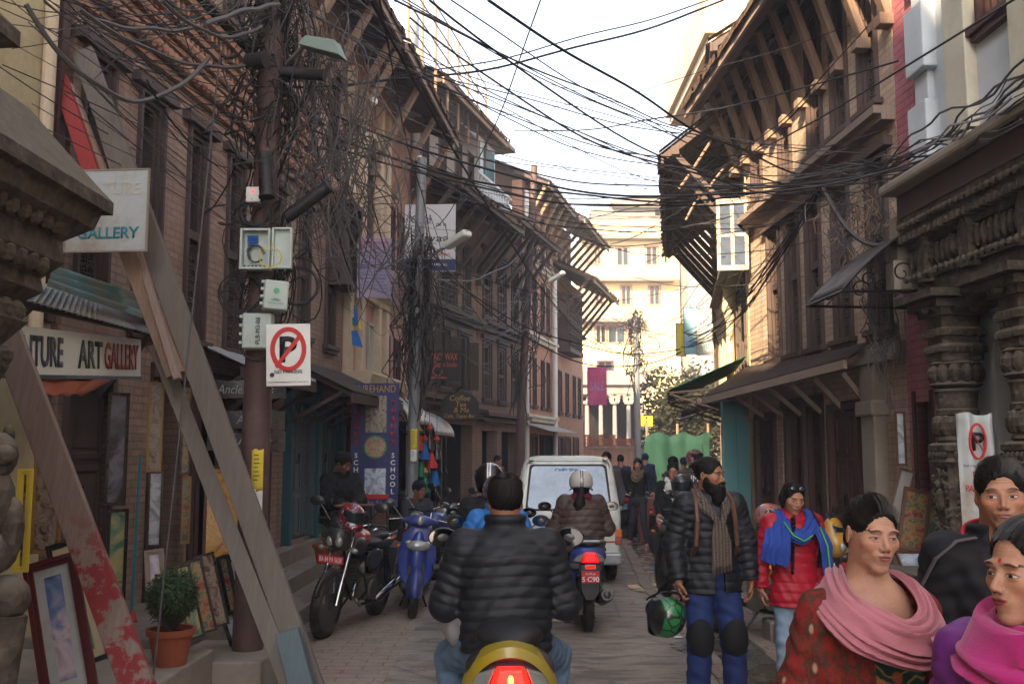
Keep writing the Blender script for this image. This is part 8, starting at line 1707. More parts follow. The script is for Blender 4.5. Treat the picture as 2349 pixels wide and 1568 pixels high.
def motorcycle(lab, loc, yaw, pm, lean=0.0, steer=.3, plate='', fairing=True, group=None, simple=False, tankm=None, mir=True):
 """drives towards -y (front faces -y)"""
 t = thing('motorcycle', lab, 'motorcycle', loc, 0, group, rot=(0, lean, yaw)); tm = tankm or pm
 st = bpy.data.objects.new('front_fork', None)
 wheel(t, (0, .68, .3), .3, .11, 5)
 X_ = lambda P: np.stack([np.abs(P[:, 0]), P[:, 1], P[:, 2]], 1)
 S = lambda f, lo, hi, nm, m, h=.012, par=None: blob(nm, f, A3(*lo), A3(*hi), h, m, par or t, None, 2)
 fk = MB()
 for sx in (-1, 1): fk.tube([(sx * .095, -.72, .31), (sx * .095, -.64, .52)], [.03, .026], 10); fk.tube([(sx * .095, -.64, .52), (sx * .095, -.44, .98)], .019, 10)
 fk.box((-.13, -.53, .8), (.13, -.47, .84)); f = fk.build('fork', M_chrome, t, smooth=True)
 w_ = wheel(t, (0, -.72, .31), .31, .1, 5)
 S(lambda P: smax(eld(P, (0, -.7, .36), (.07, .34, .29)), -eld(P, (0, -.72, .3), (.06, .33, .32)), .01) + np.clip(.42 - P[:, 2], 0, 1) * .6, (-.12, -1.1, .3), (.12, -.3, .7), 'front_mudguard', V_blk, .01)
 S(lambda P: smin(eld(P, (0, -.12, .88), (.125, .24, .11)), eld(P, (0, -.28, .9), (.14, .12, .1)), .04), (-.2, -.45, .7), (.2, .2, 1.05), 'fuel_tank', tm)
 S(lambda P: smin(eld(P, (0, .22, .82), (.13, .24, .045)), eld(P, (0, .5, .87), (.11, .25, .045)), .03), (-.2, -.1, .7), (.2, .85, .98), 'seat', M_seat)
 S(lambda P: smin(eld(P, (0, .62, .78), (.085, .32, .075)), eld(X_(P), (.09, .2, .66), (.035, .22, .11)), .03), (-.2, -.1, .5), (.2, 1.05, .92), 'tail_cowl', pm)
 if fairing:
  def fair(P):
   Q = X_(P); d = smin(eld(P, (0, -.6, .93), (.13, .13, .13)), eld(P, (0, -.58, 1.06), (.1, .08, .1)), .04); d = smin(d, eld(Q, (.13, -.36, .84), (.04, .17, .09)), .04); return smax(d, -eld(P, (0, -.42, 1.0), (.1, .14, .14)), .02)
  S(fair, (-.22, -.8, .7), (.22, -.1, 1.22), 'headlight_fairing', pm, .009)
  b = MB()
  for sx in (-1, 1): b.ell((sx * .045, -.705, .9), (.04, .03, .05), 12, 8)
  b.build('headlight', M_lens, t, smooth=True)
  b = MB(); b.grid(10, 8, lambda u, v: (.1 * (u - .5) * 2 * (1 - .45 * v), -.66 - .03 * math.cos((u - .5) * 3) + .12 * v, 1.03 + .16 * v)); b.build('windscreen', M_glass, t, smooth=True, thick=.004)
 else:
  b = MB(); b.ell((0, -.6, .93), (.095, .08, .095), 16, 12); b.build('headlight_shell', V_blk, t, smooth=True); b = MB(); b.ell((0, -.66, .93), (.085, .035, .085), 16, 10); b.build('headlight', M_lens, t, smooth=True)
 for sx in (-1, 1):
  b = MB(); b.tube([(0, -.44, 1.0), (sx * .12, -.44, 1.03), (sx * .22, -.36, 1.06)], .012, 8); b.build('handlebar', M_chrome, t); b = MB(); b.cyl((sx * .22, -.36, 1.06), (sx * .36, -.28, 1.05), .018, n=10); b.build('grip', M_seat, t)
  b = MB(); b.tube([(sx * .2, -.4, 1.05), (sx * .34, -.36, 1.03)], .005, 5); b.build('brake_lever', M_blackmetal, t)
  if mir: mirror(t, (sx * .2, -.39, 1.06), (sx * .34, -.42, 1.24), PI)
  b = MB(); b.ell((sx * .17, -.6, .82), (.035, .03, .025), 10, 8); b.cyl((sx * .1, -.56, .82), (sx * .15, -.6, .82), .01, n=6); b.build('indicator', M_amber if not fairing else M_lens, t, smooth=True)
  b = MB(); b.ell((sx * .12, .86, .74), (.03, .025, .02), 10, 8); b.build('indicator', M_amber, t, smooth=True)
 b = MB(); b.box((-.13, -.08, .28), (.13, .22, .5)); b.cyl((-.16, .1, .36), (.16, .1, .36), .11, n=18); b.tube([(0, -.12, .42), (0, -.2, .66)], .075, 14)
 for k in range(7): b.box((-.09, -.27 + .022 * 0 - .012 * k, .47 + .028 * k), (.09, -.08 - .012 * k, .482 + .028 * k))
 b.build('engine', M_eng, t, bevel=.008)
 b = MB(); b.tube([(0, -.46, .92), (0, -.1, .78), (0, .3, .74), (0, .7, .78)], .022, 8); b.tube([(0, -.44, .8), (0, -.3, .45), (0, -.1, .28), (0, .3, .3), (0, .68, .3)], .018, 8)
 for sx in (-1, 1): b.bar((sx * .08, .25, .32), (sx * .08, .68, .3), .02, .04); b.tube([(sx * .11, .62, .32), (sx * .11, .5, .68)], .024, 8)
 b.build('chassis', M_blackmetal, t)
 b = MB(); b.tube([(.06, -.2, .5), (.09, -.32, .35), (.12, -.15, .24), (.14, .2, .24)], .02, 8); b.tube([(.15, .2, .25), (.155, .3, .28), (.17, .85, .4), (.17, .88, .41)], [.03, .045, .05, .035], 14); b.build('exhaust', M_chrome, t, smooth=True)
 b = MB(); b.prism([(-.08, .7), (.08, .7), (.07, .4), (-.07, .4)], .93, .945, 'y'); b.build('rear_mudguard', V_blk, t); b = MB(); b.ell((0, .95, .8), (.06, .03, .03), 12, 8); b.build('tail_lamp', M_tailoff, t, smooth=True)
 b = MB(); b.tube([(-.08, .45, .86), (-.12, .75, .9), (.12, .75, .9), (.08, .45, .86)], .012, 8); b.build('grab_rail', M_chrome, t)
 b = MB(); b.tube([(-.1, .1, .27), (-.28, .18, .0)], .012, 6); b.box((-.31, .15, 0), (-.24, .21, .012)); b.tube([(.1, .0, .28), (.24, .0, .28)], .014, 6); b.tube([(-.1, .0, .28), (-.24, .0, .28)], .014, 6); b.build('stand', M_blackmetal, t)
 b = MB(); b.tube([(-.14, -.38, .62), (-.2, -.34, .56), (-.22, -.28, .4), (-.12, -.2, .3)], .012, 8); b.tube([(.14, -.38, .62), (.2, -.34, .56), (.22, -.28, .4), (.12, -.2, .3)], .012, 8); b.build('crash_bar', M_blackmetal, t)
 b = MB(); b.box((-.13, -.752, .7), (.13, -.742, .77)); pl = b.build('number_plate', M_plate, t)
 if plate: text(plate, .045, M_whitep, pl, (0, -.755, .735), w=.22, ext=.002)
 return t
# rider's yellow scooter (near, seen from behind)
scooter('yellow scooter with its red tail lamp glowing at the bottom centre', (at(1162, 1400, 4.85).x, 5.2, 0), .02, V_yel, 2, ('', ''), big=True).scale = (1.1,) * 3
scooter('blue and black scooter with a red plate ridden down the middle of the street', (at(1338, 1300, 10.3).x, 10.62, 0), .03, V_blue, 1, ('ba.94 pa', '5 C90'), big=False)
scooter('dark moped under the rider in the bright blue jacket', (at(1140, 1300, 8.0).x, 8.3, 0), 0, V_blk, 1)
scooter('dark moped under the rider wearing the twin striped black helmet', (at(1122, 1300, 8.9).x, 9.45, 0), 0, V_blk, 0)
# parked at left
motorcycle('black and red motorcycle parked facing the viewer with a helmet on its mirror', (-1.62, 10.35, .0), .28 - .5, V_blk, .1, plate='BA 84 PA 5628', tankm=V_red)
scooter('bright blue scooter parked facing the viewer beside the black motorcycle', (-1.12, 11.45, 0), PI + .1, V_blue, 0, style=1, lean=-.08)
motorcycle('dark blue motorcycle with a silver seat parked behind the blue scooter', (-.78, 12.9, 0), -.55, V_blk, -.08, plate='BA 72 PA 404', fairing=False, tankm=V_blue)
motorcycle('small black commuter motorcycle parked furthest along the left side', (-.72, 14.6, 0), -.5, V_blk, .08, fairing=False)
helmet('red and black full face helmet hung on the parked motorcycle', (at(806, 1190, 9.75).x, 9.75, at(806, 1183, 9.75).z), (.15, .1, .7), hpaint('red_black_helmet', '#8f1520', 'blot', '#15151a', '#a9a9ac'))
# right side
motorcycle('amber yellow motorcycle with an orange helmet on it behind the girl in red', (2.42, 9.5, 0), .75, V_gold, .1)
helmet('orange silver and black helmet resting on the amber motorcycle', (at(1765, 1182, 9.3).x, 9.3, at(1765, 1185, 9.3).z), (0, .1, .9), hpaint('orange_silver_helmet', '#b0491f', 'blot', '#77797c', '#17181c'))
motorcycle('motorcycle with a chrome front beside the woman in glasses', (1.98, 12.0, 0), .15, V_blk, .08, fairing=False)
helmet('glossy dark helmet hung on the motorcycle behind the bearded man', (at(1565, 1115, 11.4).x, 11.4, at(1565, 1112, 11.4).z), (.1, 0, -.4), paint('dark_helmet_paint', '#1d2024', .2))
motorcycle('red motorcycle parked before the green netting', (at(1510, 1100, 19.5).x, 20.0, 0), .9, V_red, .1, group='motorbikes parked far down the right side')
motorcycle('blue motorcycle parked left of the red one far down the right side', (at(1470, 1100, 20.5).x + .45, 21.2, 0), .6, V_blue, .1, fairing=False, group='motorbikes parked far down the right side')
motorcycle('white and magenta motorcycle parked nearest the puppets on the right', (at(1600, 1100, 15.8).x, 16.2, 0), .7, paint('magenta_paint', '#a5385e'), .1, fairing=False, group='motorbikes parked far down the right side')
helmet('red and grey helmet on the far parked motorbikes', (at(1593, 1050, 15.6).x, 15.6, at(1593, 1048, 15.6).z), (0, 0, .6), hpaint('red_grey_helmet', '#7c7f86', 'blot', '#9a2b2b', '#3a3c42'))
# ---- van
vn = thing('van', 'small white van with a large rear window driving away down the street', 'van', (at(1300, 1300, 13.5).x + .03, 13.5, 0), -.01)
hwid = lambda z: np.interp(z, [.2, .35, .9, 1.05, 1.55, 1.66, 1.7], [.66, .69, .7, .685, .61, .56, .4])
def van_fn(P):
 x, y, z = np.abs(P[:, 0]), P[:, 1], P[:, 2]; yr = np.interp(z, [.2, .9, 1.6, 1.7], [.0, .0, .13, .25]); yf = np.interp(z, [.2, .8, 1.0, 1.6], [3.2, 3.2, 3.05, 2.55])
 d = smax(smax((x - hwid(z)) * .97, yr - y, .07), y - yf, .12); d = smax(d, z - 1.69, .09); d = smax(d, .25 - z, .05)
 for yc in (.55, 2.65): d = smax(d, -(np.sqrt((y - yc) ** 2 + (z - .3) ** 2) - .32 + (x < .45) * .5), .01)
 return d
blob('body', van_fn, A3(-.85, -.2, .1), A3(.85, 3.4, 1.85), .02, V_white, vn, None, 2)
def vplane(nm, pts, mat, y=.0, th=.012, bev=.006):
 b = MB(); n = len(pts); f = [(x, np.interp(z, [.2, .9, 1.6, 1.7], [.0, .0, .13, .25]) - y, z) for x, z in pts]; k = [(a, c + th, e) for a, c, e in f]; b.add(f + k, [tuple(range(n)), tuple(range(2 * n - 1, n - 1, -1))] + [(i, i + n, (i + 1) % n + n, (i + 1) % n) for i in range(n)]); return b.build(nm, mat, vn, bevel=bev)
def rr_(x0, x1, z0, z1, t, r=.06, n=5):
 o = []
 for cx, cz, a0, xx in ((x1 - r, z0 + r, -PI / 2, 1), (x1 - r - t, z1 - r, 0, 1), (x0 + r + t, z1 - r, PI / 2, 1), (x0 + r, z0 + r, PI, 1)):
  for k in range(n + 1): a = a0 + PI / 2 * k / n; o.append((cx + r * math.cos(a), cz + r * math.sin(a)))
 return o
vplane('window_rubber', rr_(-.575, .575, .96, 1.58, .05), M_blackmetal, .004);
M_vglass = plain('van_glass_painted_streaks', '#566270', .1, .25, .5, 2.2, 0, .8); vplane('rear_window', rr_(-.55, .55, .985, 1.555, .05), M_vglass, .012)  # strong tone variation paints reflection streaks into the glass colour
text('CHELSEA', .05, M_bluecl, vn, (-.02, .098, 1.5), w=.32, ext=.003, off=.02)
vplane('tailgate_seam', rr_(-.62, .62, .33, 1.62, .06), M_cabgrey, .001, .004); vplane('tailgate', rr_(-.612, .612, .338, 1.612, .06), V_white, .0035, .01)
for sx in (-1, 1):
 b = MB(); b.box((sx * .66 - .045, -.02, .52), (sx * .66 + .045, .04, .62)); b.build('tail_lamp', M_tailoff, vn, bevel=.008); b = MB(); b.box((sx * .66 - .045, -.018, .62), (sx * .66 + .045, .04, .72)); b.build('indicator', M_amber, vn, bevel=.008)
 b = MB(); b.box((sx * .5 - .03, -.02, 1.63), (sx * .5 + .03, .2, 1.665)); b.build('tailgate_hinge', V_white, vn, bevel=.01)
 for yc in (.55, 2.65):
  w_ = wheel(vn, (sx * .6, yc, .29), .29, .15, 6, V_silver)
 mirror(vn, (sx * .66, 2.5, 1.0), (sx * .82, 2.5, 1.06), 0, (.07, .1))
 for ya, yb in ((.45, 1.25), (1.35, 2.2)):
  b = MB(); b.add([(sx * (hwid(1.02) + .006), ya, 1.02), (sx * (hwid(1.02) + .006), yb, 1.02), (sx * (hwid(1.5) + .006), yb - .03, 1.5), (sx * (hwid(1.5) + .006), ya + .08, 1.5)], [(0, 1, 2, 3)]); b.build('side_window', M_glass, vn, thick=.01)
b = MB(); b.box((-.7, -.1, .26), (.7, .05, .42)); b.build('bumper', V_silver, vn, bevel=.03)
b = MB(); b.box((-.62, -.012, .55), (.62, .0, .565)); b.build('red_stripe', M_redp, vn)
b = MB(); b.box((-.26, -.014, .68), (.12, -.004, .82)); pl = b.build('number_plate', M_plate, vn); text('BA 3 CHA 0724', .05, M_whitep, pl, (-.07, -.017, .75), w=.32, ext=.002)
b = MB(); b.ell((0, -.01, .88), (.05, .015, .02), 10, 6); b.build('tailgate_handle', V_blk, vn)
b = MB(); b.box((-.4, 1.2, .3), (.4, 2.9, .95)); b.build('dark_interior_fill', M_dark, vn)
# plastic bag on the scooter
bag = blob('plastic_bag', lambda P: smin(smin(eld(P, (0, 0, 0), (.075, .06, .1)), eld(P, (0, 0, .1), (.03, .025, .09)), .04), cap(P, (0, 0, .15), (.02, 0, .24), .012), .03) - .005 * np.sin(P[:, 0] * 90 + P[:, 2] * 30) * np.sin(P[:, 2] * 50 + P[:, 1] * 60), A3(-.12, -.12, -.14), A3(.12, .12, .3), .006, None or plain('translucent_plastic', '#9d9a9c', .3, 0, .1, 8, .2, .5), None)
_m['translucent_plastic'].node_tree.nodes['Principled BSDF'].inputs['Transmission Weight'].default_value = .45
tag(bag, 'translucent white carrier bag hanging beside the navy rider', 'bag'); bag.location = at(1052, 1418, 5.0); bag.scale = (1.15, 1, 1.3)
# ================= STALLS AND SMALL THINGS =================
mats = [M_goldp, M_brownf, M_redf, M_terra, M_eng, M_green, M_bluecl, M_whitep, M_blackf]
st = thing('market_table', 'low wooden table of metal curios outside the souvenir shop', 'table', (at(1008, 1180, 15.6).x, 15.8, 0), .1)
b = MB(); b.box((-.6, -.35, .68), (.6, .35, .72)); b.build('table_top', M_fascia, st, bevel=.006);
for sx in (-.54, .54):
 for sy in (-.3, .3): b = MB(); b.box((sx - .025, sy - .025, 0), (sx + .025, sy + .025, .68)); b.build('leg', M_wood, st)
s2 = dup(st, (at(1020, 1140, 17.5).x, 17.8, 0), .1, 'second low wooden table of curios further along the souvenir shops')
rr = random.Random(12); kinds = ['bronze bell', 'clay mask', 'small bowl', 'carved figurine', 'prayer wheel']
pro = {}
def curio(k, m):
 b = MB()
 if k == 0: b.lathe([(.05, 0), (.04, .03), (.03, .07), (.008, .085), (.008, .11)], 12)
 elif k == 1: b.ell((0, 0, .05), (.05, .025, .06), 10, 7); b.ell((0, -.025, .05), (.012, .015, .02), 6, 5); b.ell((-.02, -.02, .07), (.01, .01, .008), 5, 4); b.ell((.02, -.02, .07), (.01, .01, .008), 5, 4)
 elif k == 2: b.lathe([(.02, 0), (.05, .02), (.065, .05), (.06, .05), (.045, .025), (.001, .015)], 14)
 elif k == 3: b.ell((0, 0, .03), (.04, .035, .03), 9, 6); b.ell((0, 0, .08), (.025, .02, .04), 9, 6); b.ell((0, 0, .13), (.018, .018, .02), 8, 6)
 else: b.cyl((0, 0, 0), (0, 0, .06), .008, n=6); b.lathe([(.001, .06), (.035, .065), (.035, .11), (.01, .13), (.004, .15)], 12)
 return b.build('curio', m, None, smooth=True)
tops = [(st, .72), (s2, .72)]; n = 0
places = ['front row', 'second row', 'third row', 'back row']
for ti, (t_, zt) in enumerate(tops):
 for i in range(9):
  for j in range(4):
   k = (i * 3 + j * 2 + ti) % 5; mm = mats[(i + j * 4 + ti) % len(mats)]; key = (k, mm.name)
   w_ = t_.matrix_basis @ Vector((-.52 + .13 * i + rr.uniform(-.02, .02), -.28 + .18 * j, zt))
   if key not in pro: pro[key] = curio(k, mm); o = pro[key]
   else: o = pro[key].copy(); COL.objects.link(o)
   o.location = w_ if t_ is st else Vector(t_.location) + Vector((-.52 + .13 * i, -.28 + .18 * j, zt)); o.rotation_euler = (0, 0, rr.uniform(-1, 1)); tag(o, '%s on the %s curio table among the souvenirs' % (kinds[k], ('nearer', 'further')[ti]), 'curio', 'curios set out on the tables')
# hanging masks and puppets
def puppet(m1, m2, s=1.0):
 t = thing('puppet', 'x', 'puppet', (0, 0, 0)); b = MB(); b.ell((0, 0, 0), (.045, .04, .055), 10, 8); b.build('head', M_brownf, t, smooth=True)
 b = MB(); b.lathe([(.03, -.05), (.05, -.12), (.09, -.28), (.001, -.28)], 10); b.build('robe', m1, t, smooth=True); b = MB(); b.lathe([(.055, .02), (.03, .06), (.002, .1)], 10); b.build('hat', m2, t); b = MB(); b.cyl((0, 0, .08), (0, 0, .4), .004, n=4); b.build('string', M_cabgrey, t); return t
pp = puppet(M_redp, M_goldp); first = True; cols = ['red robed', 'blue robed', 'green robed', 'dark robed']; pr_ = [pp, puppet(M_bluecl, M_redp), puppet(M_green, M_goldp), puppet(M_blackf, M_redp)]; used_ = [0] * 4
hs = [(1613, 1080, 14.9), (1609, 1120, 15.2), (1630, 1075, 14.5), (1634, 1110, 14.5), (1640, 1150, 14.4), (1628, 1140, 14.6), (1636, 1190, 14.4), (1605, 1100, 15.8), (962, 990, 15.3), (974, 1010, 15.3), (966, 1050, 15.3), (985, 985, 15.4), (990, 1030, 15.4), (998, 1070, 15.5), (975, 1085, 15.3), (1002, 1010, 15.5)]
for i, (x, y, Y) in enumerate(hs):
 k = i % 4; p = at(x, y, Y); side = 'right hand puppet stall' if i < 8 else 'left souvenir shop'; lab = '%s string puppet hanging at the %s' % (cols[k], side)
 if not used_[k]: o = pr_[k]; used_[k] = 1; o.location = p; o['label'] = lab; o['group'] = 'puppets hanging at the stalls'
 else: o = dup(pr_[k], p, 0, lab, 'puppets hanging at the stalls')
# ladder-like rail with lamps on the left, tin cans, red letter box by the banner
o = thing('letter_box', 'small red and white box on the ground beyond the blue banner', 'box', (at(957, 1130, 15.0).x, 15.0, .22)); b = MB(); b.box((-.06, -.05, 0), (.06, .05, .55)); b.build('box_body', M_whitep, o); b = MB(); b.box((-.062, -.052, .35), (.062, .052, .56)); b.build('box_top', M_redp, o)
o = thing('electricity_cabinet', 'pinkish concrete block standing beside the far motorbikes', 'block', (at(1575, 1080, 18.6).x, 18.6, 0)); b = MB(); b.prism([(-.35, 0), (.35, 0), (.35, 1.2), (.1, 1.45), (-.1, 1.45), (-.35, 1.2)], -.25, .25, 'y'); b.build('block_body', plain('pinkish_concrete', '#8d6a66', .9), o)
o = thing('shop_sign', 'white crate board with red letters behind the bearded man', 'sign', at(1597, 1108, 14.2), 0); b = MB(); b.box((-.25, 0, -.17), (.25, .03, .17)); b.build('panel', M_blackf, o); text('KUMARI', .09, M_whitep, o, (0, -.004, .07), w=.4); text('PATAN', .09, M_redp, o, (0, -.004, -.07), w=.36)
o = thing('plaster_wall', 'red plastered low wall with a sloping top behind the walking woman', 'wall', (at(1490, 1150, 19.8).x, 19.8, 0)); b = MB(); b.box((-.2, 0, 0), (.3, .3, .85)); b.build('wall_body', plain('faded_red_plaster', '#8d5a55', .9), o)
# yellow cloths on the roof at the top left
o = thing('yellow_cloth', 'yellow cloth drying above the roofs at the top left', 'cloth', at(545, 20, 13.2)); b = MB(); b.grid(8, 8, lambda u, v: (.35 * (u - .5), .04 * math.sin(u * 9), .7 * (v - .5) - .1 * u)); b.build('cloth', M_yelcl, o, thick=.01, smooth=True)
# rubble and litter
for i in range(40):
 b = MB(); x = rr.uniform(-1.6, 2.6); y = rr.uniform(8, 22); s = rr.uniform(.012, .035); b.ell((0, 0, 0), (s, s * rr.uniform(.6, 1.2), s * .5), 6, 4); o = b.build('pebble', M_conc2 if i % 3 else M_brickO, None, loc=(x, y, .004)); tag(o, 'loose pebble lying on the dusty street', 'pebble', 'pebbles scattered on the street')
# rusty lion, dangling bulbs
for lab, x, y, Y in (('bare bulb lamp under the salmon house eave, nearer one', 1008 - 150, 372 - 140, 15.2), ('bare bulb lamp under the salmon house eave, further one', 1025 - 62, 570 - 205, 17.2)):
 o = thing('bulb', lab, 'lamp', at(x, y, Y)); b = MB(); b.ell((0, 0, 0), (.06, .06, .07), 10, 8); b.build('globe', M_whitep, o, smooth=True); b = MB(); b.cyl((0, 0, .06), (.0, .2, .14), .02, n=6); b.build('holder', M_blackmetal, o)
# ================= CABLES =================
rc = random.Random(21)
def cable(a, c, sag, r, mat, lab, grp='overhead cables', n=22, jit=0.0, name='cable'):
 a = Vector(a); c = Vector(c); pts = []; k1, k2 = rc.uniform(0, 6), rc.uniform(0, 6)
 for i in range(n + 1):
  t = i / n; p = a.lerp(c, t); p.z -= sag * 4 * t * (1 - t)
  e = math.sin(PI * t) * jit; p.x += e * math.sin(t * 11 + k1); p.z += e * math.sin(t * 15 + k2); pts.append(p - a)
 b = MB(); b.tube(pts, r * .75, 5); o = b.build(name, mat, None, fix=False, loc=a, smooth=True); tag(o, lab, 'cable', grp); return o
top = lambda z, dx=0, dy=0: Vector((-1.75 + dx, 7.75 + dy, z))       # brown pole upper part
P1at = lambda z: P1.location + d1 * (z / d1.z)
P2at = lambda z: P2.location + d2 * (z / d2.z)
P3at = lambda z: P3.location + d3 * (z / d3.z)
P4at = lambda z: P4.location + d4 * (min(z, d4.z) / d4.z)
J = lambda s: Vector((rc.gauss(0, s), rc.gauss(0, s), rc.gauss(0, s)))
mm = lambda: rc.choice([M_rub, M_rub, M_cabgrey])
RW_ = lambda Y, z: Vector((rw(Y)[0] - .12, Y, z))
# long spans (the ones the photo draws across the sky)
sp = [((905, 0, 5), (1700, 330, 13), .1), ((1035, 0, 6), (1760, 392, 12), .15), ((1120, 0, 6), (1830, 400, 11), .1), ((985, 0, 5), (1900, 440, 10), .35), ((940, 40, 9), (1890, 420, 10), .5), ((700, 210, 8), (1640, -5, 9), .1), ((640, 200, 8), (1660, 0, 9), .2),
      ((1180, 300, 17), (2060, 140, 9), .2), ((1150, 265, 16), (2000, 40, 10), .15), ((1210, 420, 18), (2110, 395, 8), .1), ((1000, 330, 12), (2130, 380, 8), .35), ((760, 260, 8), (2140, 360, 8), .5), ((720, 300, 8), (1920, 405, 10), .4), ((750, 330, 8), (1890, 430, 10), .35), ((1200, 440, 18), (1900, 395, 10), .2),
      ((930, 360, 14), (1560, 1100 - 640, 14), .3), ((960, 390, 14), (1680, 495, 13), .5), ((980, 600, 14), (1560, 800, 17), .5), ((990, 580, 14), (1562, 806, 17), .8), ((985, 560, 14), (1450, 735, 30), .4), ((1000, 640, 14), (1210, 560, 24), .3), ((1215, 540, 26), (1550, 770, 20), .6), ((1220, 600, 26), (1550, 805, 20), .9), ((1460, 740, 33), (1560, 790, 18), .2), ((1460, 760, 33), (1640, 560, 16), .3),
      ((1240, 0, 8), (1000, 520, 14.5), .3), ((850, 0, 6), (1400, 800, 20), .5), ((870, -5, 6), (1010, 600, 14), .2), ((1400, 560, 20), (1900, 180, 10), .3), ((1350, 500, 24), (2340, -10, 7), .3), ((1560, 440, 14), (1990, 60, 9), .2), ((1480, 600, 28), (1690, 420, 14), .2)]
for i, (p, q, s) in enumerate(sp):
 cable(at(*p), at(*q), s, rc.choice([.012, .009, .007, .014]), M_rub, 'black cable strung high across the street between the two sides', 'cables crossing the street', 30, .02)
for i in range(15):
 a = P1at(rc.uniform(4.6, 6.2)) + J(.12); c = RW_(rc.uniform(9.2, 10.2), rc.uniform(4.1, 4.9)) + J(.1); cable(a, c, rc.uniform(.2, .8), rc.choice([.004, .006, .008]), mm(), 'thin cable of the bunch running from the brown pole to the buff brick house', 'bunch from the brown pole to the right', 26, .03)
for i in range(8):
 a = P2at(rc.uniform(4.4, 6.4)) + J(.12); c = RW_(rc.uniform(9.6, 12), rc.uniform(3.9, 4.6)) + J(.15); cable(a, c, rc.uniform(.2, .9), rc.choice([.005, .008]), mm(), 'thin cable from the grey steel pole to the buff brick house', 'bunch from the grey pole to the right', 26, .03)
for i in range(22):
 a = P1at(rc.uniform(4.2, 6.6)) + J(.15); c = P2at(rc.uniform(3.6, 5.4)) + J(.15); cable(a, c, rc.uniform(.3, 1.5), rc.choice([.004, .006, .009]), mm(), 'slack cable slung from the brown pole to the grey steel pole', 'bunch between brown and grey poles', 24, .05)
for i in range(16):
 a = P2at(rc.uniform(3.8, 5.2)) + J(.1); c = P3at(rc.uniform(4.5, 7.5)) + J(.15); cable(a, c, rc.uniform(.2, 1.3), rc.choice([.005, .008, .011]), mm(), 'slack cable slung from the grey steel pole to the dark thin pole', 'bunch between grey and dark poles', 20, .05)
for i in range(10):
 a = P3at(rc.uniform(5, 7.5)) + J(.1); c = P4at(rc.uniform(5, 7)) + J(.1); cable(a, c, rc.uniform(.2, 1.0), .009, M_rub, 'cable from the dark thin pole to the far grey pole', 'bunch between dark and far poles', 16, .04)
for i in range(9):
 a = P4at(rc.uniform(4.5, 7)) + J(.1); c = Vector((4.2, rc.uniform(18, 24), rc.uniform(4, 6))); cable(a, c, rc.uniform(.2, .6), .01, M_rub, 'cable from the far grey pole to the right hand houses', 'bunch from the far pole', 14, .03)
for i in range(44):   # from beyond the upper left to the brown pole, passing close along the brick house
 a = at(rc.uniform(-40, 420), rc.uniform(-60, 10) if i % 2 else rc.uniform(-20, 190), 5.6 + rc.random()); c = P1at(rc.uniform(4.2, 6.4)) + J(.12); cable(a, c, rc.uniform(.0, .45), rc.choice([.004, .006, .008, .005]), mm(), 'dusty cable running from the upper left corner to the brown pole', 'bunch from the upper left to the brown pole', 20, .03)
for i in range(20):
 a = at(rc.uniform(-20, 330), rc.uniform(0, 260), 6.3); c = at(rc.uniform(800, 960), rc.uniform(420, 640), 14.0); cable(a, c, rc.uniform(.1, .6), rc.choice([.004, .006]), mm(), 'thin cable from the upper left corner past the brown pole', 'cables passing the brown pole', 22, .03)
for p, q, s, r in (((180, 20, 5.2), (560, 150, 7.3), .12, .019), ((470, 55, 6.2), (640, 10, 7.4), -.02, .024), ((60, 10, 5.0), (480, 130, 6.4), .4, .02), ((370, 0, 5.6), (600, 60, 7.2), .14, .017), ((200, 40, 5.6), (470, 60, 6.6), .05, .018)): cable(at(*p), at(*q), s, r, M_cabgrey, 'thick grey cable bundle sweeping across the brick cornice at the upper left', 'thick bundles at the upper left', 24, .01)
# right hand bunches along the buff brick facade and over the pavilion roof
for i in range(15):
 a = at(2349 + 20, 190 + rc.uniform(-60, 60), 6.0) + J(.05); b_ = at(2130 + rc.uniform(-20, 20), 330 + rc.uniform(-25, 25), 7.8) + J(.04); c = at(1890 + rc.uniform(-10, 10), 415 + rc.uniform(-20, 20), 9.6) + J(.05)
 cable(a, b_, rc.uniform(-.02, .1), rc.choice([.006, .009, .012]), rc.choice([M_cabgrey, M_cabgrey, M_cablight, M_rub]), 'grey cable lying along the pavilion roof edge', 'bunch on the pavilion roof edge', 10, .03); cable(b_, c, rc.uniform(.0, .15), rc.choice([.006, .009, .012]), mm(), 'cable of the bunch between the pavilion roof and the buff brick house', 'bunch from the pavilion roof', 12, .03)
for i in range(10):
 a = at(1885 + rc.uniform(-8, 8), 425 + rc.uniform(-10, 10), 9.6); c = at(1575 + rc.uniform(-15, 15), 775 + rc.uniform(-25, 25), 16.8); cable(a, c, rc.uniform(.15, .5), rc.choice([.006, .009, .012]), M_rub, 'black cable running along the buff brick facade towards the green awning', 'bunch along the buff brick facade', 22, .03)
cable(at(1888, 430, 9.5), at(2085, 515, 8.6), .35, .03, M_cabgrey, 'thick looping cable hanging before the buff brick house', None, 20)
for i in range(60):   # straggling tangle on the brick corner
 a = at(rc.uniform(1900, 2085), rc.uniform(420, 560), 9.3); c = a + Vector((rc.uniform(-.35, .35), rc.uniform(-.1, .1), rc.uniform(-.9, .1))); cable(a, c, rc.uniform(-.1, .25), rc.choice([.004, .006, .008]), rc.choice([M_cabgrey, M_strut, M_cabgrey]), 'stray dusty wire tangled on the corner of the buff brick house', 'tangle on the brick corner', 12, .09)
for i in range(10):
 a = at(rc.uniform(1970, 2060), rc.uniform(600, 700), 9.3); c = at(rc.uniform(1990, 2060), rc.uniform(820, 960), 9.2); cable(a, c, 0, .008, M_cabgrey, 'wire drooping down the plaster column beside the pavilion', 'wires on the plaster column', 12, .08)
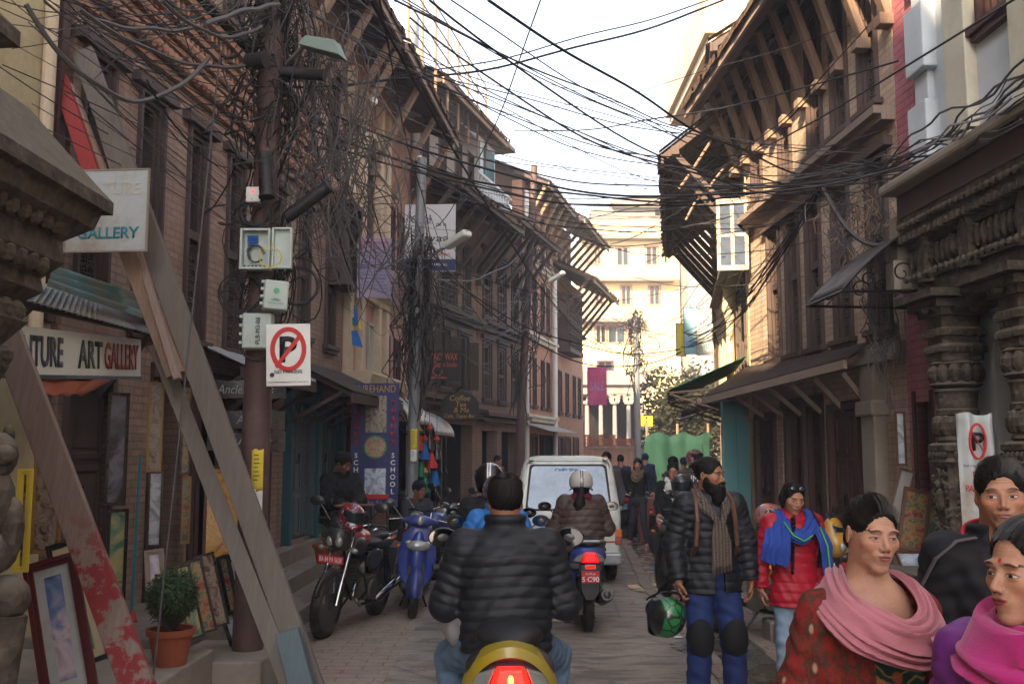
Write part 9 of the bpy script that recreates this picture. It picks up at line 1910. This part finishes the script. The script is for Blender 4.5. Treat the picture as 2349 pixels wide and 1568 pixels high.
# tangles on the poles: nobody could count them
def tangle(lab, fn, zs, n, R, r, mat, loop=.3, seed=1, drop=.8, name='cable_tangle'):
 q = random.Random(seed); b = MB(); o_ = fn(zs[0])
 for i in range(n):
  z = q.uniform(*zs); p = fn(z) + Vector((q.gauss(0, R * .5), q.gauss(0, R * .5), 0)); pts = []; l = q.uniform(.3, drop); a0 = q.uniform(0, 6); w_ = q.uniform(.3, 1) * R; tw = q.uniform(-3, 3); th = q.uniform(0, 2 * PI)
  for k in range(11):
   t = k / 10; a_ = a0 + tw * t + (5 * t if q.random() < 0 else 0); wob = w_ * (math.sin(PI * t) * 1.2 + .2)
   pts.append(p + Vector((math.cos(a_) * wob, math.sin(a_) * wob * .7, -l * t + .12 * math.sin(t * 6 + a0))) - o_)
  b.tube(pts, q.choice(r), 4, cap=False)
 o = b.build(name, mat, None, fix=False, loc=o_, smooth=True); tag(o, lab, 'cables', None, 'stuff'); return o
tangle('dense black mass of tangled cables around the top of the brown pole', P1at, (4.4, 6.5), 260, .22, [.004, .006, .009], M_rub, seed=1)
tangle('dusty grey tangle of cables hanging right of the brown pole', lambda z: P1at(z) + Vector((.45 + (5.2 - z) * .12, 0, 0)), (3.9, 5.3), 120, .3, [.004, .006], M_cabgrey, seed=2, drop=1.2)
tangle('coils of cable around the boxes on the brown pole', lambda z: P1at(z) + Vector((.0, .08, 0)), (3.0, 4.0), 90, .22, [.004, .006], M_rub, seed=3, drop=.5)
tangle('dense tangle of cables on the upper grey steel pole', P2at, (3.4, 5.2), 85, .3, [.006, .009], M_cabgrey, seed=4, drop=1.3)
tangle('black cables bunched down the grey steel pole', P2at, (3.6, 5.0), 90, .16, [.008, .012], M_rub, seed=5, drop=1.6)
tangle('tangle of cables on the dark thin pole', P3at, (4.0, 7.5), 60, .35, [.009, .013], M_rub, seed=6, drop=1.6)
tangle('tangle of cables at the top of the far grey pole', P4at, (4.5, 7.0), 70, .35, [.012, .016], M_rub, seed=7, drop=1.2)
def coil(c, R, n, r, mat, lab, nrm=(0, 1, 0)):
 q = random.Random(int(R * 1000)); b = MB()
 for k in range(n):
  ph = q.uniform(0, 6); rr1 = R * q.uniform(.85, 1.15); s1 = q.uniform(.8, 1.2); b.tube([(rr1 * math.cos(a_), q.uniform(-.01, .01) + .02 * math.sin(a_ + ph), rr1 * s1 * math.sin(a_)) for a_ in np.linspace(0, 2 * PI, 22)], r, 5, cap=False)
 o = b.build('cable_coil', mat, None, fix=False, loc=c, smooth=True); tag(o, lab, 'cable coil')
coil(at(555, 672, 7.55), .16, 9, .004, M_rub, 'coil of black cable left of the tilted plastic box'); coil(at(585, 490, 7.5), .11, 8, .006, M_rub, 'coil of black cable under the white meter box'); coil(at(685, 655, 7.6), .15, 6, .004, M_rub, 'loose coil of cable right of the tilted plastic box'); coil(at(590, 790, 7.5), .12, 4, .004, M_rub, 'thin coil of cable around the lowest plastic box'); coil(at(620, 590, 7.3), .09, 2, .003, M_yelcl, 'loop of yellow fibre around the plastic boxes')
# ================= AIR =================
b = MB(); b.box((-60, -40, -1), (60, 90, 24)); hz = b.build('haze', bpy.data.materials.new('thin_street_haze'), None); tag(hz, 'thin dusty haze filling the street', None, None, 'stuff')
hm = hz.data.materials[0]; hm.use_nodes = True; nt_ = hm.node_tree; nt_.nodes.remove(nt_.nodes['Principled BSDF']); pv_ = nt_.nodes.new('ShaderNodeVolumePrincipled'); pv_.inputs['Density'].default_value = .0034; pv_.inputs['Color'].default_value = (.93, .94, .97, 1); pv_.inputs['Anisotropy'].default_value = .25
nt_.links.new(pv_.outputs[0], nt_.nodes['Material Output'].inputs['Volume']); scene.cycles.volume_bounces = 0
